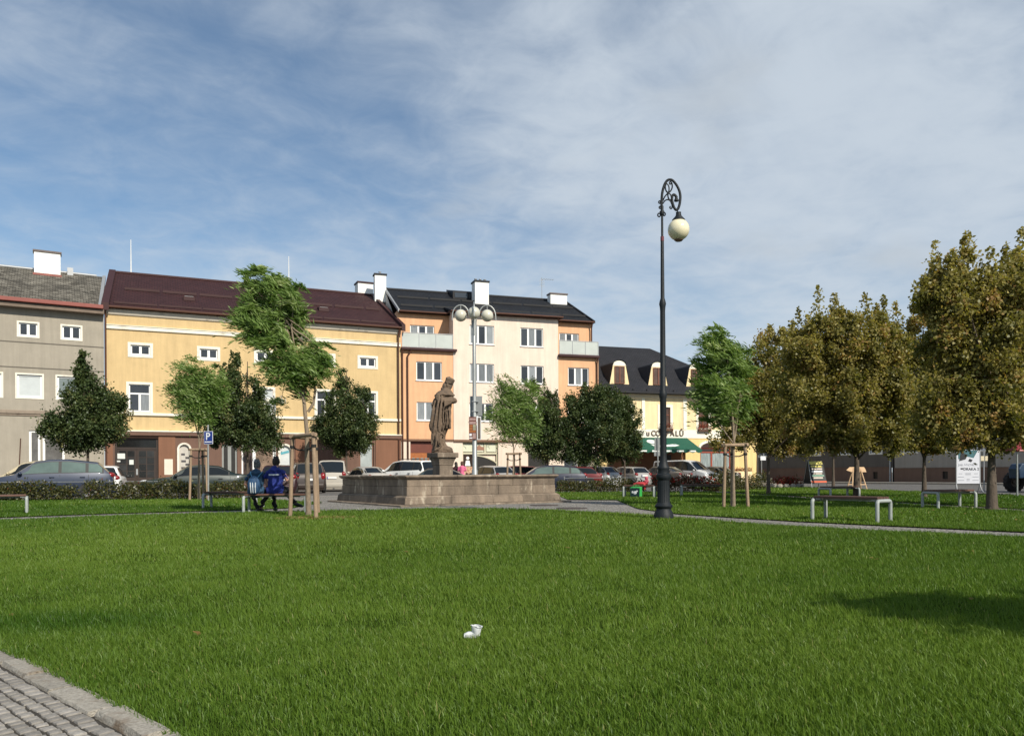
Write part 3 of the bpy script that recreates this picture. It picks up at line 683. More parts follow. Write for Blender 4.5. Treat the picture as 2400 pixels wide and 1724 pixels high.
    for i, r in enumerate(big): window(H, r, transom=.66, surround=(.15, TRIM), panes=[[GLASS, CURT, GLASS], [CURT, CURT, GLASS], [BLIND, BLIND, BLIND], [GLASS, GLASS, GLASS], [GLASS, GLASS, GLASS]][i], sill=TRIM)
    # entrance doors
    DW = mat('dark_door_wood', (.030, .017, .012), .5, .25, 4); DG = mat('door_glass_dark', (.022, .022, .022), .15, .3, 2, rand=.5)
    x0, z0, x1, z1 = door; y0 = .10
    d = MB(); d.box(x0, y0, z0, x0 + .12, y0 + .08, z1); d.box(x1 - .12, y0, z0, x1, y0 + .08, z1); d.box(x0 + .12, y0, z1 - .12, x1 - .12, y0 + .08, z1); d.box(x0 + .12, y0 - .01, 2.62, x1 - .12, y0 + .08, 2.74)
    ent = d.build('entrance', DW, H)
    MB().box(x0 + .13, y0 + .05, 2.75, x1 - .13, y0 + .07, z1 - .13).build('pane', DG, ent)
    mid = (x0 + x1) / 2
    for a_, b_ in ((x0 + .13, mid - .01), (mid + .01, x1 - .13)):
        MB().box(a_, y0 + .02, z0 + .02, b_, y0 + .06, 2.61).build('door', DW, ent)
        for i in range(2):
            for k in range(4):
                xa = a_ + .12 + i * ((b_ - a_ - .18) / 2); xb = xa + (b_ - a_ - .18) / 2 - .06
                MB().box(xa, y0 + .008, .85 + k * .43, xb, y0 + .018, .85 + k * .43 + .38).build('pane', DG, ent)
    NOTE = mat('paper_notice', (.62, .64, .60), .8, .05)
    MB().box(mid - .04, y0 - .03, 1.0, mid + .06, y0 + .015, 1.38).build('door_handle', ZINC, ent)
    for rr in (A(275, 1062, 293, 1074.5), A(303, 1077, 313, 1088), A(274, 1078.5, 282, 1082)):
        MB().box(rr[0], y0 - .008, rr[1], rr[2], y0 + .005, rr[3]).build('notice', NOTE, ent)
    MB().box(door[2] + .35, -.135, 1.0, door[2] + .85, -.112, 2.0).build('notice_board', mat('notice_board_cream', (.66, .60, .50), .7, .05), H)
    # arched windows with printed stickers
    for i, (xa, za, xb, zb) in enumerate(arch):
        r = (xb - xa) / 2; c = (xa + xb) / 2; pts = [(xa, za)] + [(xb, za)] + [(c + r * math.cos(t), zb - r + r * math.sin(t)) for t in [math.pi * k / 14 for k in range(15)]]
        rin = r + .12; pin = [(xa - .12, za - .1), (xb + .12, za - .1)] + [(c + rin * math.cos(math.pi * k / 14), zb - r + rin * math.sin(math.pi * k / 14)) for k in range(15)]
        f = MB(); n = len(pts)
        f.add([(x, -.10, z) for x, z in pts] + [(x, -.10, z) for x, z in pin] + [(x, .1, z) for x, z in pts] + [(x, -.052, z) for x, z in pin], [(k, (k + 1) % n, n + (k + 1) % n, n + k) for k in range(n)] + [(k, 2 * n + k, 2 * n + (k + 1) % n, (k + 1) % n) for k in range(n)] + [(n + k, n + (k + 1) % n, 3 * n + (k + 1) % n, 3 * n + k) for k in range(n)])
        fo = f.build('window', TRIM, H)
        MB().prism(pts, .08, .10).build('pane', mat('sticker_pane', (.50, .47, .42), .3, .1) if i == 0 else mat('sticker_pane_b', (.55, .58, .58), .3, .1), fo)
        tb = MB(); 
        TE = mat('sticker_teal', (.08, .33, .40), .5, .2); DK = mat('sticker_dark', (.06, .055, .06), .5, .3)
        if i == 0:
            for k in range(7): tb.box(c - r * .6 + (k % 2) * .25, .066, za + .15 + k * .22, c - r * .6 + (k % 2) * .25 + .22 + (k % 3) * .06, .078, za + .15 + k * .22 + .13)
            tb.build('sticker', DK, fo)
        else:
            for k in range(5): tb.box(c - r * .75 + (k % 2) * .2, .066, za + .1 + k * .17, c + r * .2 + (k % 3) * .15, .078, za + .1 + k * .17 + .06)
            tb.beam((c - r * .8, .072, zb - .55), (c + r * .8, .072, zb - .40), .012, .16, (1, 0, 0)); tb.build('sticker', TE, fo)
    so_ = MB(); x0, z0, x1, z1 = shop
    sh = window(H, shop, cols=(0, .38, 1), panes=[mat('shop_glass', (.07, .05, .045), .08, .4, 2), mat('shop_poster_glass', (.20, .14, .10), .15, .6, 2.5, dirt=(.05, .02, .015), dscale=2)], y=-.05, depth=.2, fw=.11)
    window(H, sd, cols=(0, .5, 1), panes=[DARK, DARK], y=-.05, depth=.2, fm=mat('grey_shopfront', (.25, .26, .25), .5, .1), fw=.12)
    window(H, shop2, cols=(0, 1), panes=[mat('shop_glass_pale', (.36, .40, .40), .2, .2, 1.5)], y=-.05, depth=.2, fm=mat('brown_shop_frame', (.16, .07, .04), .5, .1), fw=.10)
    downpipe(H, .05, -.16, 0, zE - .05, BRPIPE, (-.05, -.22)); downpipe(H, L - .2, -.16, 0, zE - .1, BRPIPE, (.05, -.22))
    return H
yellow_house()

# ---------------------------------------------------------------- grey house
GRY = plaster('grey_render', (.325, .29, .235), .82)
RSL = roof_mat('old_slate', (.072, .065, .053), (.165, .152, .127), (.026, .024, .020), .30, .24, .85, 1.0)
RED = mat('red_gutter_board', (.23, .060, .045), .6, .15, 1.5)
def grey_house():
    H = thing('grey_house', 'weathered grey rendered house with mossy slate roof at the left edge', 'house', (*W_G.o, 0), W_G.th); L = 13.95; zE = 11.35; A = W_G.rect
    sm = [A(44, 757, 88, 787), A(146, 764, 189, 793)]; d = sm[1][0] - sm[0][0]; sm += [(sm[0][0] - d * k, sm[0][1], sm[0][2] - d * k, sm[0][3]) for k in (1, 2)]
    bg = [A(40, 878, 99, 931), A(134, 882, 196, 936)]; d = bg[1][0] - bg[0][0]; bg += [(bg[0][0] - d * k, bg[0][1], bg[0][2] - d * k, bg[0][3]) for k in (1, 2)]
    gr = [A(68, 1018, 95, 1100), A(100, 1018, 152, 1100)]; gr = [(gr[0][0], 1.0, gr[0][2], 3.7), (gr[1][0], 1.0, gr[1][2], 3.7)]
    zz = lambda rs: [(r[0], rs[0][1], r[2], rs[0][3]) for r in rs]
    sm, bg = zz(sm), zz(bg)
    b = MB(); wall_mesh(b, 0, L, -.05, zE, sm + bg + gr); b.add([(0, 0, 0), (0, 7, 0), (0, 7, zE), (0, 0, zE)], [(0, 1, 2, 3)]); b.build('wall', GRY, H)
    for v, t in ((802, .03), (861, .03)):
        z = W_G.at(60, v)[1]; MB().box(0, -.015, z - t, L, -.001, z + t).build('render_joint', mat('dark_joint', (.12, .105, .085), .9, .1), H)
    z = W_G.at(60, 965)[1]; b = MB(); b.box(0, -.12, z - .12, L, -.002, z + .1); b.box(0, -.06, z - .24, L, -.002, z - .12); b.build('string_course', mat('grey_moulding', (.25, .20, .155), .9, .1, dirt=(.12, .09, .07)), H, bevel=.03)
    yr, zr = 6.0, 14.67
    rf = slope('roof', [(-.2, -.55, zE), (L - .12, -.55, zE), (L + .42, yr, zr), (-.2, yr, zr)], RSL, H); slope('roof', [(L - .12, 2 * yr + .5, zE), (-.2, 2 * yr + .5, zE), (-.2, yr, zr), (L - .12, yr, zr)], RSL, H)
    MB().box(-.2, -.74, zE - .14, L - .05, -.56, zE + .10).build('gutter', RED, rf, bevel=.03)
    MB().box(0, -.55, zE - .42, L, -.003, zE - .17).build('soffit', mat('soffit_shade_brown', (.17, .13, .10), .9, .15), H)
    MB().tube([(-.2, yr, zr + .02), (L - .15, yr, zr + .02)], .09, 8).build('ridge_cap', ZINC, rf, smooth=50)
    MB().hexa([(L - .32, -.5, zE + .02), (L - .13, -.5, zE + .02), (L + .42, yr, zr + .02), (L + .22, yr, zr + .02), (L - .32, -.5, zE + .1), (L - .13, -.5, zE + .1), (L + .42, yr, zr + .1), (L + .22, yr, zr + .1)]).build('roof_flashing', ZINC, rf)
    cx = W_G.at(111, 620, 5.2)[0]; chimney(rf, cx, 5.3, zr - .8, zr + .98, 1.5, .7, mat('chimney_cap_grey', (.14, .11, .1), .8, .1)); MB().box(cx - .82, 4.9, zr - .8, cx + .82, 5.6, zr - .42).build('chimney_flashing', RED, rf)
    MB().box(cx + 1.15, 5.6, zr - .5, cx + 1.5, 6.0, zr + .3).build('vent_stack', ZINC, rf)
    for r in sm: window(H, r, surround=(.10, TRIM), panes=[GLASS, GLASS], fw=.08)
    for i, r in enumerate(bg): window(H, r, cols=(0, 1), surround=(.09, TRIM), panes=[BLIND if i != 1 else mat('window_glass_greyblue', (.17, .20, .20), .1, .2)], fw=.10)
    for r in gr: window(H, r, cols=(0, 1), panes=[mat('shop_glass_grey', (.11, .105, .10), .1, .3)], fm=WHITE, fw=.13)
    MB().tube([(gr[0][0] - .55, -.12, .2), (gr[0][0] - .42, -.06, 3.2)], .03, 6).build('conduit', BRPIPE, H)
grey_house()

# ---------------------------------------------------------------- peach apartment house
PEA = plaster('peach_plaster', (.70, .40, .225), .94); CRE = plaster('cream_plaster', (.74, .61, .505), .95)
RBL = roof_mat('black_roof_tiles', (.011, .012, .015), (.016, .017, .020), (.005, .005, .006), .32, .36, .7, .35)
BLMET = mat('dark_roof_metal', (.014, .014, .016), .55, .1, spec=.25)
FROST = mat('frosted_balcony_glass', (.47, .50, .47), .25, .08, 1.2, spec=.5)
def peach_house():
    H = thing('apartment_house', 'peach and cream apartment house with black roof and glass balconies', 'house', (*W_P.o, 0), W_P.th); L = 15.6; A = W_P.rect
    xa = W_P.at(1063, 950)[0]; xb = W_P.at(1309, 950)[0]; rec = 1.3; zE = W_P.at(1063, 727)[1]; zB = W_P.at(1000, 815)[1]; zG = W_P.at(1100, 1031)[1]
    zBr = W_P.at(1350, 838)[1]; zB = (zB + zBr) / 2
    tri = (0, .345, .665, 1)
    ctop = [A(1101, 761, 1158, 806), A(1220, 770, 1273, 813)]; cmid = [A(1101, 852, 1158, 895), A(1220.5, 857, 1274, 900)]; clow = [A(1100, 945, 1156, 987), A(1221, 949, 1275, 990)]
    pm = [A(976, 845, 1036, 890)]; pl = [A(977, 940, 1036, 984)]; rm = [A(1332, 863, 1381, 903)]; rl = [A(1332, 953, 1382, 993)]
    lev = lambda *gs: [(min(q[1] for g in gs for q in g), max(q[3] for g in gs for q in g))][0]
    def level(g, ref): return [(q[0], ref[0], q[2], ref[1]) for q in g]
    rt = (sum(q[1] for q in ctop) / 2, sum(q[3] for q in ctop) / 2); rmid = (sum(q[1] for q in cmid + pm + rm) / 4, sum(q[3] for q in cmid + pm + rm) / 4); rlow = (sum(q[1] for q in clow + pl) / 3, sum(q[3] for q in clow + pl) / 3)
    ctop = level(ctop, rt); cmid, pm, rm = level(cmid, rmid), level(pm, rmid), level(rm, rmid); clow, pl, rl = level(clow, rlow), level(pl, rlow), level(rl, rlow)
    tl = [A(961, 758, 1018, 800, rec)]; tr_ = [A(1311, 785, 1357, 826, rec)]; rt2 = (zB + .15, (tl[0][3] + tr_[0][3]) / 2); tl, tr_ = level(tl, rt2), level(tr_, rt2)
    door = A(962, 1034, 1018, 1112); door = (door[0], .1, door[2], 3.45); shop = A(1085, 1038, 1168, 1112); shop = (shop[0], .1, shop[2], 3.35); g3 = A(1238, 1060, 1283, 1112); g3 = (g3[0], .1, g3[2], 2.75); g4 = A(1322, 1066, 1384, 1112); g4 = (g4[0], .7, g4[2], 2.6)
    b = MB(); wall_mesh(b, 0, xa, zG, zB, pm + pl, y=.05); wall_mesh(b, 0, xa, zB, zE, tl, y=rec)
    b.add([(0, .05, 0), (0, 9, 0), (0, 9, zB), (0, .05, zB)], [(0, 1, 2, 3)]); b.add([(0, rec, zB), (0, 9, zB), (0, 9, zE), (0, rec, zE)], [(0, 1, 2, 3)]); b.build('wall', PEA, H)
    b = MB(); wall_mesh(b, xb, L, zG, zB, rm + rl, y=.05); wall_mesh(b, xb, L, zB, zE, tr_, y=rec); b.add([(L, .05, 0), (L, 9, 0), (L, 9, zB), (L, .05, zB)], [(0, 1, 2, 3)])
    b.add([(L, rec, zB), (L, 9, zB), (L, 9, zE), (L, rec, zE)], [(0, 1, 2, 3)]); b.build('wall', PEA, H)
    c = MB(); wall_mesh(c, xa, xb, zG, zE, ctop + cmid + clow)
    for x in (xa, xb): c.add([(x, 0, zG), (x, rec, zG), (x, rec, zE), (x, 0, zE)], [(0, 1, 2, 3)])
    wall_mesh(c, 0, L, -.05, zG, [door, shop, g3, g4], y=.02, depth=.3); c.build('cream_wall', CRE, H)
    MB().box(.02, -.05, zG - .10, xa - .003, .018, zG + .05).build('string_course', mat('brown_course', (.17, .09, .055), .8, .1), H); b = MB(); b.box(xa, -.09, zG - .13, L, -.002, zG + .03); b.build('string_course', mat('brown_course', (.17, .09, .055)), H)
    # balconies
    for x0, x1 in ((.06, xa - .02), (xb + .02, L - .02)):
        s = MB(); s.box(x0 - .04, -.28, zB - .10, x1 + .25 * (x1 < 8) + .0, rec - .004, zB + .08); sl_ = s.build('balcony', BRMET, H, bevel=.02)
        z0, z1 = zB + .16, zB + 1.12; n = 3 if x1 - x0 > 3 else 2; ww = (x1 - x0 - .1) / n
        for i in range(n): MB().box(x0 + .05 + i * ww + .02, -.10, z0, x0 + .05 + (i + 1) * ww - .02, -.085, z1).build('balcony_panel', FROST, sl_)
        p = MB()
        for i in range(n + 1): p.box(x0 + .05 + i * ww - .02, -.13, zB + .08, x0 + .05 + i * ww + .02, -.09, z1 + .02)
        p.box(x0 + .03, -.135, z1 + .02, x1 - .03, -.07, z1 + .06); p.box(x0 + .03, -.10, z0 - .05, x1 - .03, -.075, z0 - .01); p.build('balcony_rail', ZINC, sl_)
    # roof
    yr = 7.3; zr = 15.96; zEa = zE - .06
    rf = slope('roof', [(.05, rec - .35, zEa), (L + .05, rec - .35, zEa), (L + .05, yr, zr), (.05, yr, zr)], RBL, H)
    slope('roof', [(L + .05, 2 * yr, zEa), (.05, 2 * yr, zEa), (.05, yr, zr), (L + .05, yr, zr)], RBL, H)
    sl = (zr - zEa) / (yr - rec + .35); zat = lambda y: zEa + (y - rec + .35) * sl
    slope('roof', [(xa - .2, -.38, zEa - .0), (xb + .2, -.38, zEa - .0), (xb + .2, 2.6, zat(2.6) + .05), (xa - .2, 2.6, zat(2.6) + .05)], RBL, H)
    MB().tube([(.06, rec - .42, zEa - .02), (xa - .25, rec - .42, zEa - .02), (xa - .25, -.45, zEa - .06), (xb + .25, -.45, zEa - .06), (xb + .25, rec - .42, zEa - .02), (L + .05, rec - .42, zEa - .02)], .075, 8).build('gutter', BRPIPE, rf, smooth=60)
    MB().box(xa - .02, -.30, zEa - .18, xb + .02, -.002, zEa - .17 + .1).build('eave_board', BRPIPE, H)
    for q in (0.0, L + .02):
        MB().hexa([(q, rec - .4, zEa - .1), (q + .12, rec - .4, zEa - .1), (q + .12, yr, zr - .1), (q, yr, zr - .1), (q, rec - .4, zEa + .1), (q + .12, rec - .4, zEa + .1), (q + .12, yr, zr + .1), (q, yr, zr + .1)]).build('verge_board', BLMET if q else ZINC, rf)
    # gable strip facing the yellow house
    MB().add([(.02, 0.2, 11.2), (.02, yr, zr - .05), (.02, yr, 11.2)], [(0, 1, 2)]).build('gable_wall', mat('gable_grey', (.62, .58, .52), .9, .1), H)
    MB().tube([(.1, yr, zr + .02), (L, yr, zr + .02)], .1, 8).build('ridge_cap', BLMET, rf, smooth=50)
    for y, x0, st in ((4.7, .6, 2.6), (2.1, .4, 2.6)):
        x = x0
        while x < L - 1: roof_bar(rf, (x, y, zat(y) + .10 + (.05 if y < 3 else 0)), (min(x + st - .15, L - .2), y, zat(y) + .10 + (.05 if y < 3 else 0)), BLMET, .14); x += st
    x = W_P.at(889, 660, yr)[0]; chimney(rf, x, yr - .3, zr - 1.2, zr + .95, .9, .7, BLMET, 1)
    x = W_P.at(1128, 690, 4.6)[0]; chimney(rf, x, 4.9, zat(4.2) - .6, W_P.at(1128, 664, 4.9)[1], 1.15, 1.0, BLMET, 3)
    x = W_P.at(1303, 700, yr - .6)[0]; chimney(rf, x, yr - .9, zr - 1.4, W_P.at(1303, 692, yr - .9)[1], 1.5, .75, mat('chimney_cap_grey', (.14, .11, .1)))
    x = W_P.at(1092, 682, 6.4)[0]
    d = MB(); d.hexa([(x - 1.3, 5.6, zat(5.6)), (x + 1.3, 5.6, zat(5.6)), (x + 1.3, yr + .6, zr - .1), (x - 1.3, yr + .6, zr - .1), (x - 1.3, 5.6, zat(5.6) + .62), (x + 1.3, 5.6, zat(5.6) + .62), (x + 1.3, yr + .6, zr + .42), (x - 1.3, yr + .6, zr + .42)]); dd = d.build('roof_hatch', BLMET, rf)
    for i in range(2): MB().box(x - 1.15 + i * 1.2, 5.57, zat(5.6) + .12, x - .1 + i * 1.2, 5.596, zat(5.6) + .5).build('pane', GLASS, dd)
    x = W_P.at(1270, 690, yr)[0]; an = MB(); an.tube([(x, yr, zr), (x, yr, zr + 1.9)], .025, 6); an.tube([(x - .1, yr, zr + 1.75), (x + 1.1, yr, zr + 1.8)], .015, 5)
    for k in range(5): an.tube([(x + .15 + k * .22, yr - .3 + k * .03, zr + 1.77), (x + .15 + k * .22, yr + .3 - k * .03, zr + 1.77)], .01, 4)
    for k in range(3): an.tube([(x - .25, yr, zr + 1.1 + k * .25), (x + .3, yr, zr + 1.25 + k * .25)], .012, 4); an.tube([(x - .2, yr, zr + 1.3 + k * .2), (x + .25, yr, zr + 1.1 + k * .2)], .012, 4)
    an.build('antenna', ZINC, rf)
    # windows
    cs_ = [[CURT, GLASS, CURT], [GLASS, CURT, GLASS], [CURT, CURT, CURT], [GLASS, CURT, GLASS], [GLASS, GLASS, GLASS], [CURT, GLASS, GLASS]]
    for i, r in enumerate(ctop + cmid + clow): window(H, r, cols=tri, panes=cs_[i], sill=WHITE, fw=.075)
    for i, r in enumerate(pm + pl + rm + rl): window(H, r, cols=tri, panes=cs_[(i + 1) % 6], sill=WHITE, y=.05, fw=.075)
    for r in tl + tr_: window(H, r, cols=tri, panes=[CURT, GLASS, CURT], y=rec, fw=.075)
    # orange door
    OR = mat('orange_brown_door', (.33, .105, .025), .45, .18, 5); x0, z0, x1, z1 = door; y0 = .2
    d = MB(); d.box(x0, y0, z0, x1, y0 + .06, z1 - .95); dr = d.build('door', OR, H); MB().box(x0, y0 + .02, z1 - .94, x1, y0 + .05, z1).build('door_transom', mat('dark_red_panel', (.13, .03, .015), .5, .1), dr)
    n = 5
    for i in range(n):
        a_ = x0 + .1 + i * (x1 - x0 - .2) / n; MB().box(a_ + .05, y0 - .012, 1.35, a_ + (x1 - x0 - .2) / n - .05, y0 - .002, 2.15).build('pane', mat('door_glass_grey', (.26, .25, .23), .2, .1), dr)
        MB().box(a_ + .05, y0 - .012, .35, a_ + (x1 - x0 - .2) / n - .05, y0 - .002, 1.15).build('door_panel', OR, dr)
    # shop front with three sign panels and an arched opening
    SF = mat('shop_cream', (.56, .53, .38), .6, .06); x0, z0, x1, z1 = shop; y0 = .16; Wd = x1 - x0
    f = MB(); f.box(x0, y0, 2.42, x1, y0 + .1, 2.55); f.box(x0, y0, 3.24, x1, y0 + .1, z1); f.box(x1 - .1, y0, z0, x1, y0 + .1, 3.24); f.box(x0, y0, z0, x0 + .06, y0 + .1, 3.24)
    for t in (.31, .64): f.box(x0 + Wd * t - .07, y0, 2.55, x0 + Wd * t + .07, y0 + .1, 3.24)
    sf = f.build('shop_front', SF, H); PN = mat('sign_panel_mint', (.62, .63, .49), .5, .06)
    for i, (p, q) in enumerate(((.02, .28), (.35, .60), (.68, .95))):
        pn = MB().box(x0 + Wd * p, y0 + .03, 2.6, x0 + Wd * q, y0 + .06, 3.2).build('sign_panel', PN, sf, bevel=.02); c = x0 + Wd * (p + q) / 2
        if i != 1: MB().tube([(c - .35 + .22 * math.cos(t), y0 + .022, 2.82 + .2 * math.sin(t)) for t in [math.pi * k / 10 for k in range(11)]], .016, 5).build('sign_scroll', mat('sign_scroll_grey', (.30, .30, .24), .6, .1), pn)
        else: MB().prism([(c - .4, 2.72), (c + .4, 2.72), (c + .45, 2.95), (c + .2, 2.98), (c, 3.12), (c - .2, 2.98), (c - .45, 2.95)], y0 + .012, y0 + .026).build('sign_emblem', mat('sign_emblem_brown', (.30, .15, .10), .6, .1), pn)
    xm = x0 + Wd * .36; ap = [(xm, .12), (x1 - .12, .12), (x1 - .12, 1.72)] + [(x1 - .12 - (x1 - .12 - xm) * t, 1.72 + .55 * math.sin(t * math.pi / 2) ** .8) for t in (.1, .2, .35, .5, .7, .85, 1)]
    MB().prism(ap, y0 + .02, y0 + .05).build('arched_opening', DARK, sf)
    ar = [(x, .05) for x in ()]; arc = MB(); arc.tube([(p[0], y0 + .01, p[1] + .04) for p in ap[2:]], .05, 6); arc.build('arch_trim', SF, sf)
    MB().box(x0 + .08, y0 + .03, .12, xm - .03, y0 + .06, 2.40).build('shop_window', mat('shop_display_glass', (.05, .035, .03), .1, .5, 2), sf)
    POS = mat('shop_poster_warm', (.42, .19, .10), .6, .5, 6, dirt=(.55, .40, .26), dscale=7, dlo=.4, dhi=.6)
    MB().box(x0 + .12, y0 + .012, .5, xm - .08, y0 + .026, 1.5).build('poster', POS, sf)
    t = MB(); t.prism([(x0 + .2, 1.55), (x0 + .62, 1.55), (x0 + .55, 1.95), (x0 + .27, 1.95)], y0 + .012, y0 + .026); t.ball((x0 + .41, y0 + .03, 2.12), .13, 10, 6, (1, .3, 1)); t.build('display_figure', WHITE, sf)
    MB().box(g3[0], .24, g3[1], g3[2], .29, g3[3]).build('door', DARK, H); window(H, g4, cols=(0, .5, 1), panes=[GLASS, DARK], y=.02, depth=.2)
    downpipe(H, .12, -.06, 0, zB - .1, BRPIPE, (.0, -.15)); downpipe(H, .5, -.06, zG - 3.4, zB - .1, BRPIPE, (.28, -.12)); downpipe(H, L - .1, rec - .2, zB + .1, zEa - .05, BRPIPE, (0, -.2)); downpipe(H, L - .16, -.06, 0, zB - .1, BRPIPE, (0, -.15))
peach_house()

# ---------------------------------------------------------------- yellow inn
INN = plaster('pale_yellow_plaster', (.80, .635, .375), .96); INNW = mat('inn_white_trim', (.80, .76, .64), .85, .04); INNB = plaster('inn_ochre_base', (.76, .555, .25), .92)
RSH = roof_mat('dark_shingle', (.022, .023, .028), (.031, .031, .036), (.010, .010, .012), .22, .16, .85, .4)
WOOD = mat('red_brown_window_wood', (.15, .045, .022), .5, .2, 5)
def letters(par, text, x0, x1, z, size, y, m, name='letter'):
    """single letters set along a wall, each its own mesh"""
    n = len(text); dg = None
    for i, ch in enumerate(text):
        if ch == ' ': continue
        cu = bpy.data.curves.new('letter', 'FONT'); cu.body = ch; cu.size = size; cu.extrude = .02; cu.align_x = 'CENTER'; cu.offset = .012
        o = bpy.data.objects.new('letter', cu); C.objects.link(o); bpy.context.view_layer.update()
        me = bpy.data.meshes.new_from_object(o.evaluated_get(bpy.context.evaluated_depsgraph_get())); bpy.data.objects.remove(o); bpy.data.curves.remove(cu)
        o = link(name, me, par, m); o.location = (x0 + (x1 - x0) * (i + .5) / n, y, z); o.rotation_euler = (R(90), 0, 0)
def inn():
    H = thing('inn', 'pale yellow inn with dark hipped roof, dormers and green awning', 'inn', (*W_C.o, 0), W_C.th); L = W_C.at(1774, 1000)[0]; A = W_C.rect
    zE = W_C.at(1550, 922)[1]
    wr = [A(1547, 953, 1571, 1001), A(1637, 957, 1663, 1003)]; z0 = (wr[0][1] + wr[1][1]) / 2; z1 = (wr[0][3] + wr[1][3]) / 2; wd = wr[0][2] - wr[0][0]; st = wr[1][0] - wr[0][0]
    wr = [(wr[0][0] + k * st, z0, wr[0][0] + k * st + wd, z1) for k in (-1, 0, 1, 2)]; wr = [r for r in wr if r[0] > .2 and r[2] < L - .2]
    zb = W_C.at(1600, 1023)[1]
    ax = A(1641, 1041, 1712, 1100); ax = (ax[0], .95, ax[2], 3.0); porch = (W_C.at(1425, 1060)[0], .1, W_C.at(1607, 1060)[0], 3.0)
    b = MB(); wall_mesh(b, 0, L, zb, zE, wr); b.build('wall', INN, H)
    g = MB(); wall_mesh(g, 0, L, -.05, zb, [ax, porch], depth=.3); g.add([(L, 0, 0), (L, 9, 0), (L, 9, zE), (L, 0, zE)], [(0, 1, 2, 3)]); g.build('base_wall', INNB, H)
    MB().box(0, -.05, zb - .12, L, -.002, W_C.at(1600, 1007)[1]).build('sign_band', INNW, H)
    for u0, u1 in ((1418, 1425), (1504, 1511), (1601, 1609), (1690, 1697), (1764, 1773)):
        a_, c_ = W_C.at(u0, 970)[0], W_C.at(u1, 970)[0]; MB().box(a_, -.06, W_C.at(1600, 1006)[1], c_, -.003, zE - .3).build('pilaster', INNW, H)
    q = MB(); prof = [(-.003, zE - .45), (-.12, zE - .38), (-.2, zE - .15), (-.4, zE), (-.003, zE)]
    q.add([(0, y, z) for y, z in prof] + [(L, y, z) for y, z in prof], [tuple(range(5)), tuple(range(9, 4, -1))] + [(i, i + 5, (i + 1) % 5 + 5, (i + 1) % 5) for i in range(5)]); q.build('cornice', mat('inn_cornice', (.55, .47, .36), .85, .06), H)
    # roof
    yr = 6.5; zr = 12.05; xr = W_C.at(1523, 818, yr)[0]
    rf = slope('roof', [(.0, -.55, zE - .02), (L + .5, -.55, zE - .02), (xr, yr, zr), (.0, yr, zr)], RSH, H)
    slope('roof', [(L + .5, -.55, zE - .02), (L + .5, 2 * yr + .5, zE - .02), (xr, yr, zr)], RSH, H); slope('roof', [(L + .5, 2 * yr + .5, zE - .02), (0, 2 * yr + .5, zE - .02), (0, yr, zr), (xr, yr, zr)], RSH, H)
    MB().tube([(0, -.62, zE - .05), (L + .5, -.62, zE - .05)], .08, 8).build('gutter', BLMET, rf, smooth=50)
    sl = (zr - zE + .02) / (yr + .55); zat = lambda y: zE - .02 + (y + .55) * sl
    for i in range(12): MB().box(.4 + i * 1.2, -.32, zat(-.3) + .02, .5 + i * 1.2, -.22, zat(-.3) + .14).build('snow_hook', BLMET, rf)
    yd = .55
    for u0, u1, vt, vb in ((1428.6, 1474.6, 841, 899), (1519, 1564.5, 845, 901), (1608, 1653, 849, 904)):
        a_, z0_, c_, z1_ = A(u0, vt, u1, vb, yd); z0_ = zat(yd) - .05; z1_ = z0_ + 1.98; c = (a_ + c_) / 2; hw = (c_ - a_) / 2
        yb = (z1_ + .15 - zE + .02) / sl - .55
        d = MB(); sidez = lambda t: z0_ + (z1_ - z0_) * t
        d.add([(c - hw, yd, z0_), (c - hw * .66, yd, z0_ + 1.5), (c - hw * .6, yd, z0_ + 1.58), (c + hw * .6, yd, z0_ + 1.58), (c + hw * .66, yd, z0_ + 1.5), (c + hw, yd, z0_)], [(0, 1, 2, 3, 4, 5)])
        fr = d.build('dormer', INN, rf)
        s = MB()
        for sg in (-1, 1): s.add([(c + sg * hw * 1.03, yd - .02, z0_), (c + sg * hw * .69, yd - .02, z0_ + 1.56), (c + sg * hw * .69, yb, z0_ + 1.6), (c + sg * hw * 1.03, yd + .3, z0_ + .2)], [(0, 1, 2, 3)])
        n = 8; arc = [(c - hw * .68 * math.cos(math.pi * k / n), z0_ + 1.52 + .42 * math.sin(math.pi * k / n)) for k in range(n + 1)]
        s.add([(x, yd - .12, z + .05) for x, z in arc] + [(x, yb + .6, z + .05) for x, z in arc], [(k, k + 1, n + 2 + k, n + 1 + k) for k in range(n)]); s.build('dormer_roof', RSH if False else mat('dormer_dark', (.030, .030, .033), .7, .15, 3), fr)
        MB().prism(arc, yd - .03, yd + .02).build('dormer_arch', INNW, fr)
        window(fr, (c - hw * .50, z0_ + .08, c + hw * .50, z0_ + 1.46), panes=[mat('dormer_glass', (.10, .060, .045), .1, .3)], fm=WOOD, y=yd - .14, depth=.12, fw=.05)
    # windows with flower boxes
    for r in wr:
        o = window(H, r, transom=.62, panes=[mat('inn_glass', (.09, .05, .035), .1, .4)], fm=WOOD, surround=(.22, INNW), fw=.06)
    LM = leaf_mat('geranium', (.05, .075, .015), (.33, .025, .022), (.5, .05, .05), tr=.2)
    def flowers(x0, x1, z, y, n, parent, hh=.3):
        p = np.stack([rng.uniform(x0, x1, n), rng.normal(y, .08, n), z + rng.normal(.1, hh * .5, n)], 1); V, Fq, T = leaf_cloud(p, .06, .05); np_obj('flowers', V, Fq, LM, parent, T)['kind'] = 'stuff'
    for r in wr:
        fb = MB().box(r[0] - .1, -.30, r[1] - .30, r[2] + .1, -.06, r[1] - .10).build('flower_box', mat('flower_box_brown', (.09, .05, .03), .8, .1), H); flowers(r[0] - .15, r[2] + .15, r[1] - .08, -.2, 260, fb)
